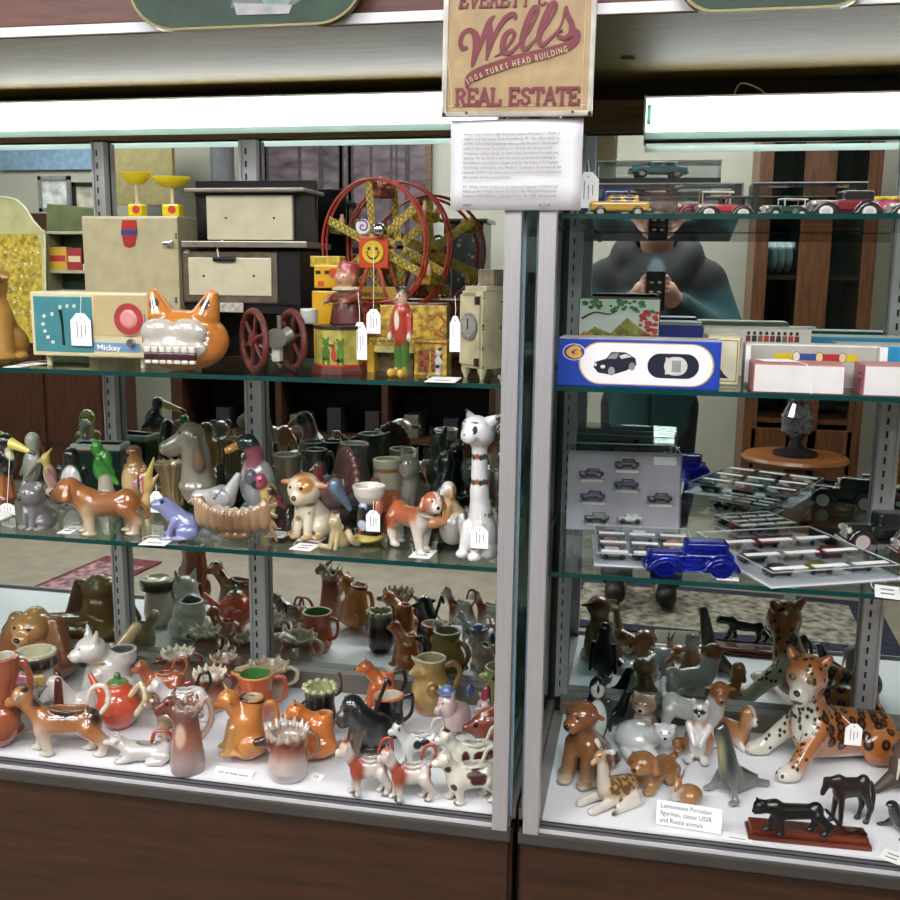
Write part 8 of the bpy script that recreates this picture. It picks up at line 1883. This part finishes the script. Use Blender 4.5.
# photographer ---------------------------------------------------------------------------------------------
def person():
    f = Fig(k=.05, tau=.02, m=BISQUE, res=1.)
    SK = '#b98a74'; PX, PY = .10, -2.0
    root = thing('person', 'person in teal and black jacket holding up a phone, reflected in the mirror', 'person', (PX, PY, 0))
    # everything in metres, facing +Y; torso and legs under the clothes, bare head and hands
    f.c((0, 0, .95), (0, 0, 1.42), .15, .17, SK); f.c((0, 0, 1.5), (0, .02, 1.62), .075, .065, SK); f.e((0, .03, 1.74), (.082, .1, .125), SK); f.e((0, .07, 1.66), (.06, .07, .06), SK)
    f.c((0, .12, 1.735), (0, .145, 1.705), .014, .02, '#c0907a', k=.02)
    for s in (-1, 1):
        f.e((s*.085, .02, 1.735), (.016, .028, .036), SK, k=.01); f.c((s*.1, 0, .95), (s*.11, .02, .5), .1, .07, SK); f.c((s*.11, .02, .5), (s*.11, -.02, .09), .07, .05, SK); f.e((s*.11, .05, .045), (.05, .13, .045), SK)
        f.c((s*.2, 0, 1.46), (s*.29, .06, 1.2), .07, .055, SK); f.c((s*.29, .06, 1.2), (s*.075, .3, 1.39), .055, .035, SK)
        f.c((s*.075, .3, 1.39), (s*.05, .355, 1.425), .036, .04, SK, k=.02)
        if True:
            for j, (dx, dz) in enumerate(((.0, .05), (.0, .03), (.0, .01), (.0, -.01))):
                a = (s*.052, .365, 1.425+dz*.9); b = (s*.042, .40, 1.43+dz); c2 = (s*.012, .404+.004*(j % 2), 1.428+dz*.95)
                f.c(a, b, .0105, .0095, SK, k=.004); f.c(b, c2, .0095, .008, SK, k=.004)
            f.c((s*.05, .35, 1.44), (s*.036, .345, 1.48), .012, .01, SK, k=.006); f.c((s*.036, .345, 1.48), (s*.016, .352, 1.49), .01, .0085, SK, k=.004)
    for s in (-1, 1): f.paint((s*.032, .12, 1.757), (.016, .02, .008), '#2a201c', .3)
    f.paint((0, .13, 1.668), (.028, .03, .007), '#9a5a50', .3)
    def add(fig, nm, h, lab=None):
        V, Fc = fig.mesh(h); o = bpy.data.objects.new(nm, raw(nm, V, Fc, fig.colour(V, h), fig.m)); link(o, root)
        if lab: o['label'] = lab
        return o
    add(f, 'body', .0055)
    j = Fig(k=.06, tau=.03, m=CLOTH); T = '#1f4a50'; K = '#0a0b0d'
    j.c((0, 0, .86), (0, 0, 1.4), .2, .22, T); j.c((-.17, -.01, 1.44), (.17, -.01, 1.44), .105, .105, K)
    for s in (-1, 1): j.c((s*.21, 0, 1.45), (s*.32, .04, 1.19), .105, .095, T); j.c((s*.32, .05, 1.19), (s*.11, .27, 1.36), .09, .055, T); j.e((s*.1, .275, 1.368), (.05, .05, .05), K, k=.01)
    j.t([(-.12, .08, 1.56), (-.13, -.04, 1.6), (0, -.1, 1.62), (.13, -.04, 1.6), (.12, .08, 1.56), (.05, .17, 1.46)], .035, K)
    j.paint((0, 0, 1.52), (.4, .3, .17), K, .2); j.paint((0, .21, 1.36), (.055, .14, .25), '#4a5a60', .2); j.paint((0, .22, 1.1), (.012, .1, .4), K, .3)
    j.e((0, .03, 1.62), (.085, .09, .12), K, k=0, cut=True)
    add(j, 'jacket', .011, 'teal jacket with black shoulders and collar')
    r = Fig(k=.05, m=CLOTH); N = '#161b28'
    r.c((0, 0, .88), (0, 0, .98), .17, .17, N)
    for s in (-1, 1): r.c((s*.1, 0, .9), (s*.115, .02, .5), .12, .09, N); r.c((s*.115, .02, .5), (s*.115, -.01, .1), .09, .075, N)
    add(r, 'trousers', .011, 'navy trousers')
    hh = Fig(k=.02, m=CLOTH); hh.e((0, .0, 1.79), (.088, .1, .085), '#6a645c'); hh.e((0, -.04, 1.75), (.085, .075, .09), '#6a645c'); add(hh, 'hair', .007, 'short grey hair')
    sh = Fig(k=.02, m=BISQUE)
    for s in (-1, 1): sh.c((s*.115, -.06, .05), (s*.115, .14, .045), .052, .048, '#17130f')
    add(sh, 'shoes', .01)
    gl = bmesh.new()
    for s in (-1, 1): tube(gl, [(s*.034+.024*math.cos(a), .128, 1.757+.018*math.sin(a)) for a in np.linspace(0, 2*PI, 15)[:-1]], .0018, 6, True)
    tube(gl, [(-.01, .13, 1.76), (.01, .13, 1.76)], .0018); obj('glasses', gl, BLACK, root)
    # the phone stands just behind the camera point, lens to the cabinet
    p = thing('mobile_phone', 'black mobile phone held upright in both hands by the photographer', 'phone', (PX-.062, PY+.385, 1.365)); p.location = (.022, -1.592, 1.375)
    obj('case', B((0, 0, .078, .078, .009, .158), bevel=.004), mat('#0e0e11', .25), p); obj('lens', CYL((-.022, .0045, .125), (-.022, .0062, .125), .009, seg=20), mat('#24242a', .1, .4), p); obj('screen', B((0, -.0048, .078, .072, .0006, .15)), mat('#2a2e34', .1), p)
    root.location = (.022, -2.0, .03)
    root['span'] = 1
person()
bpy.context.view_layer.update()
NUDGE = {'bear_figurine': (-0.0101, -0.0072, 0.953), 'bear_figurine.002': (-0.0001, -0.0090, 1.000), 'bird_figurine.001': (0.0017, 0.0007, 1.000), 'bird_figurine.003': (0.0116, -0.0113, 0.953), 'cat_figurine.001': (0.0015, -0.0219, 0.880), 'cat_figurine.003': (0.0090, 0.0041, 0.886), 'creamer': (-0.0047, 0.0026, 1.000), 'creamer.001': (-0.0017, -0.0016, 0.941), 'creamer.002': (-0.0126, 0.0001, 0.976), 'creamer.003': (0.0008, -0.0035, 1.000), 'creamer.004': (-0.0008, 0.0035, 1.000), 'creamer.005': (-0.0044, 0.0156, 0.908), 'creamer.007': (0.0093, 0.0054, 0.988), 'creamer.008': (-0.0031, -0.0103, 0.988), 'creamer.010': (0.0143, 0.0015, 0.964), 'creamer.012': (-0.0048, 0.0011, 0.976), 'creamer.013': (0.0034, -0.0044, 0.988), 'creamer.015': (0.0024, 0.0087, 1.000), 'creamer.016': (-0.0054, -0.0000, 1.000), 'creamer.017': (-0.0049, -0.0023, 0.988), 'creamer.020': (0.0103, 0.0032, 0.988), 'creamer.022': (-0.0007, -0.0216, 0.919), 'dog_figurine.002': (0.0047, -0.0026, 1.000), 'dog_figurine.005': (-0.0049, -0.0210, 0.919), 'dog_figurine.007': (-0.0125, 0.0005, 0.953), 'dog_vase': (-0.0116, 0.0121, 0.880), 'duck_figurine': (0.0166, -0.0144, 0.897), 'fox_figurine': (-0.0017, 0.0090, 0.988), 'jug': (0.0157, 0.0026, 0.919), 'jug.003': (0.0031, 0.0103, 0.988), 'jug.007': (-0.0010, -0.0053, 0.988), 'mallard_figurine': (-0.0099, 0.0120, 0.953), 'model_car.003': (-0.0144, 0.0003, 0.964), 'model_car.004': (0.0127, -0.0009, 0.953), 'model_car.006': (-0.0055, 0.0008, 0.988), 'model_car.007': (0.0072, -0.0001, 1.000), 'model_car.010': (0.0014, -0.0011, 1.000), 'model_car.011': (-0.0014, 0.0011, 1.000), 'penguin_figurine': (-0.0017, -0.0007, 1.000), 'pitcher': (0.0183, 0.0035, 0.886), 'pitcher.001': (-0.0144, -0.0012, 0.941), 'pitcher.003': (0.0007, 0.0031, 0.919), 'puppy_figurine.001': (0.0143, -0.0017, 0.964), 'vase': (-0.0084, 0.0031, 0.964), 'vase.001': (-0.0175, -0.0133, 0.897)}
for k_, (dx_, dy_, s_) in NUDGE.items():
    o_ = bpy.data.objects[k_]; o_.location.x += dx_; o_.location.y += dy_; o_.scale = (s_, s_, s_)
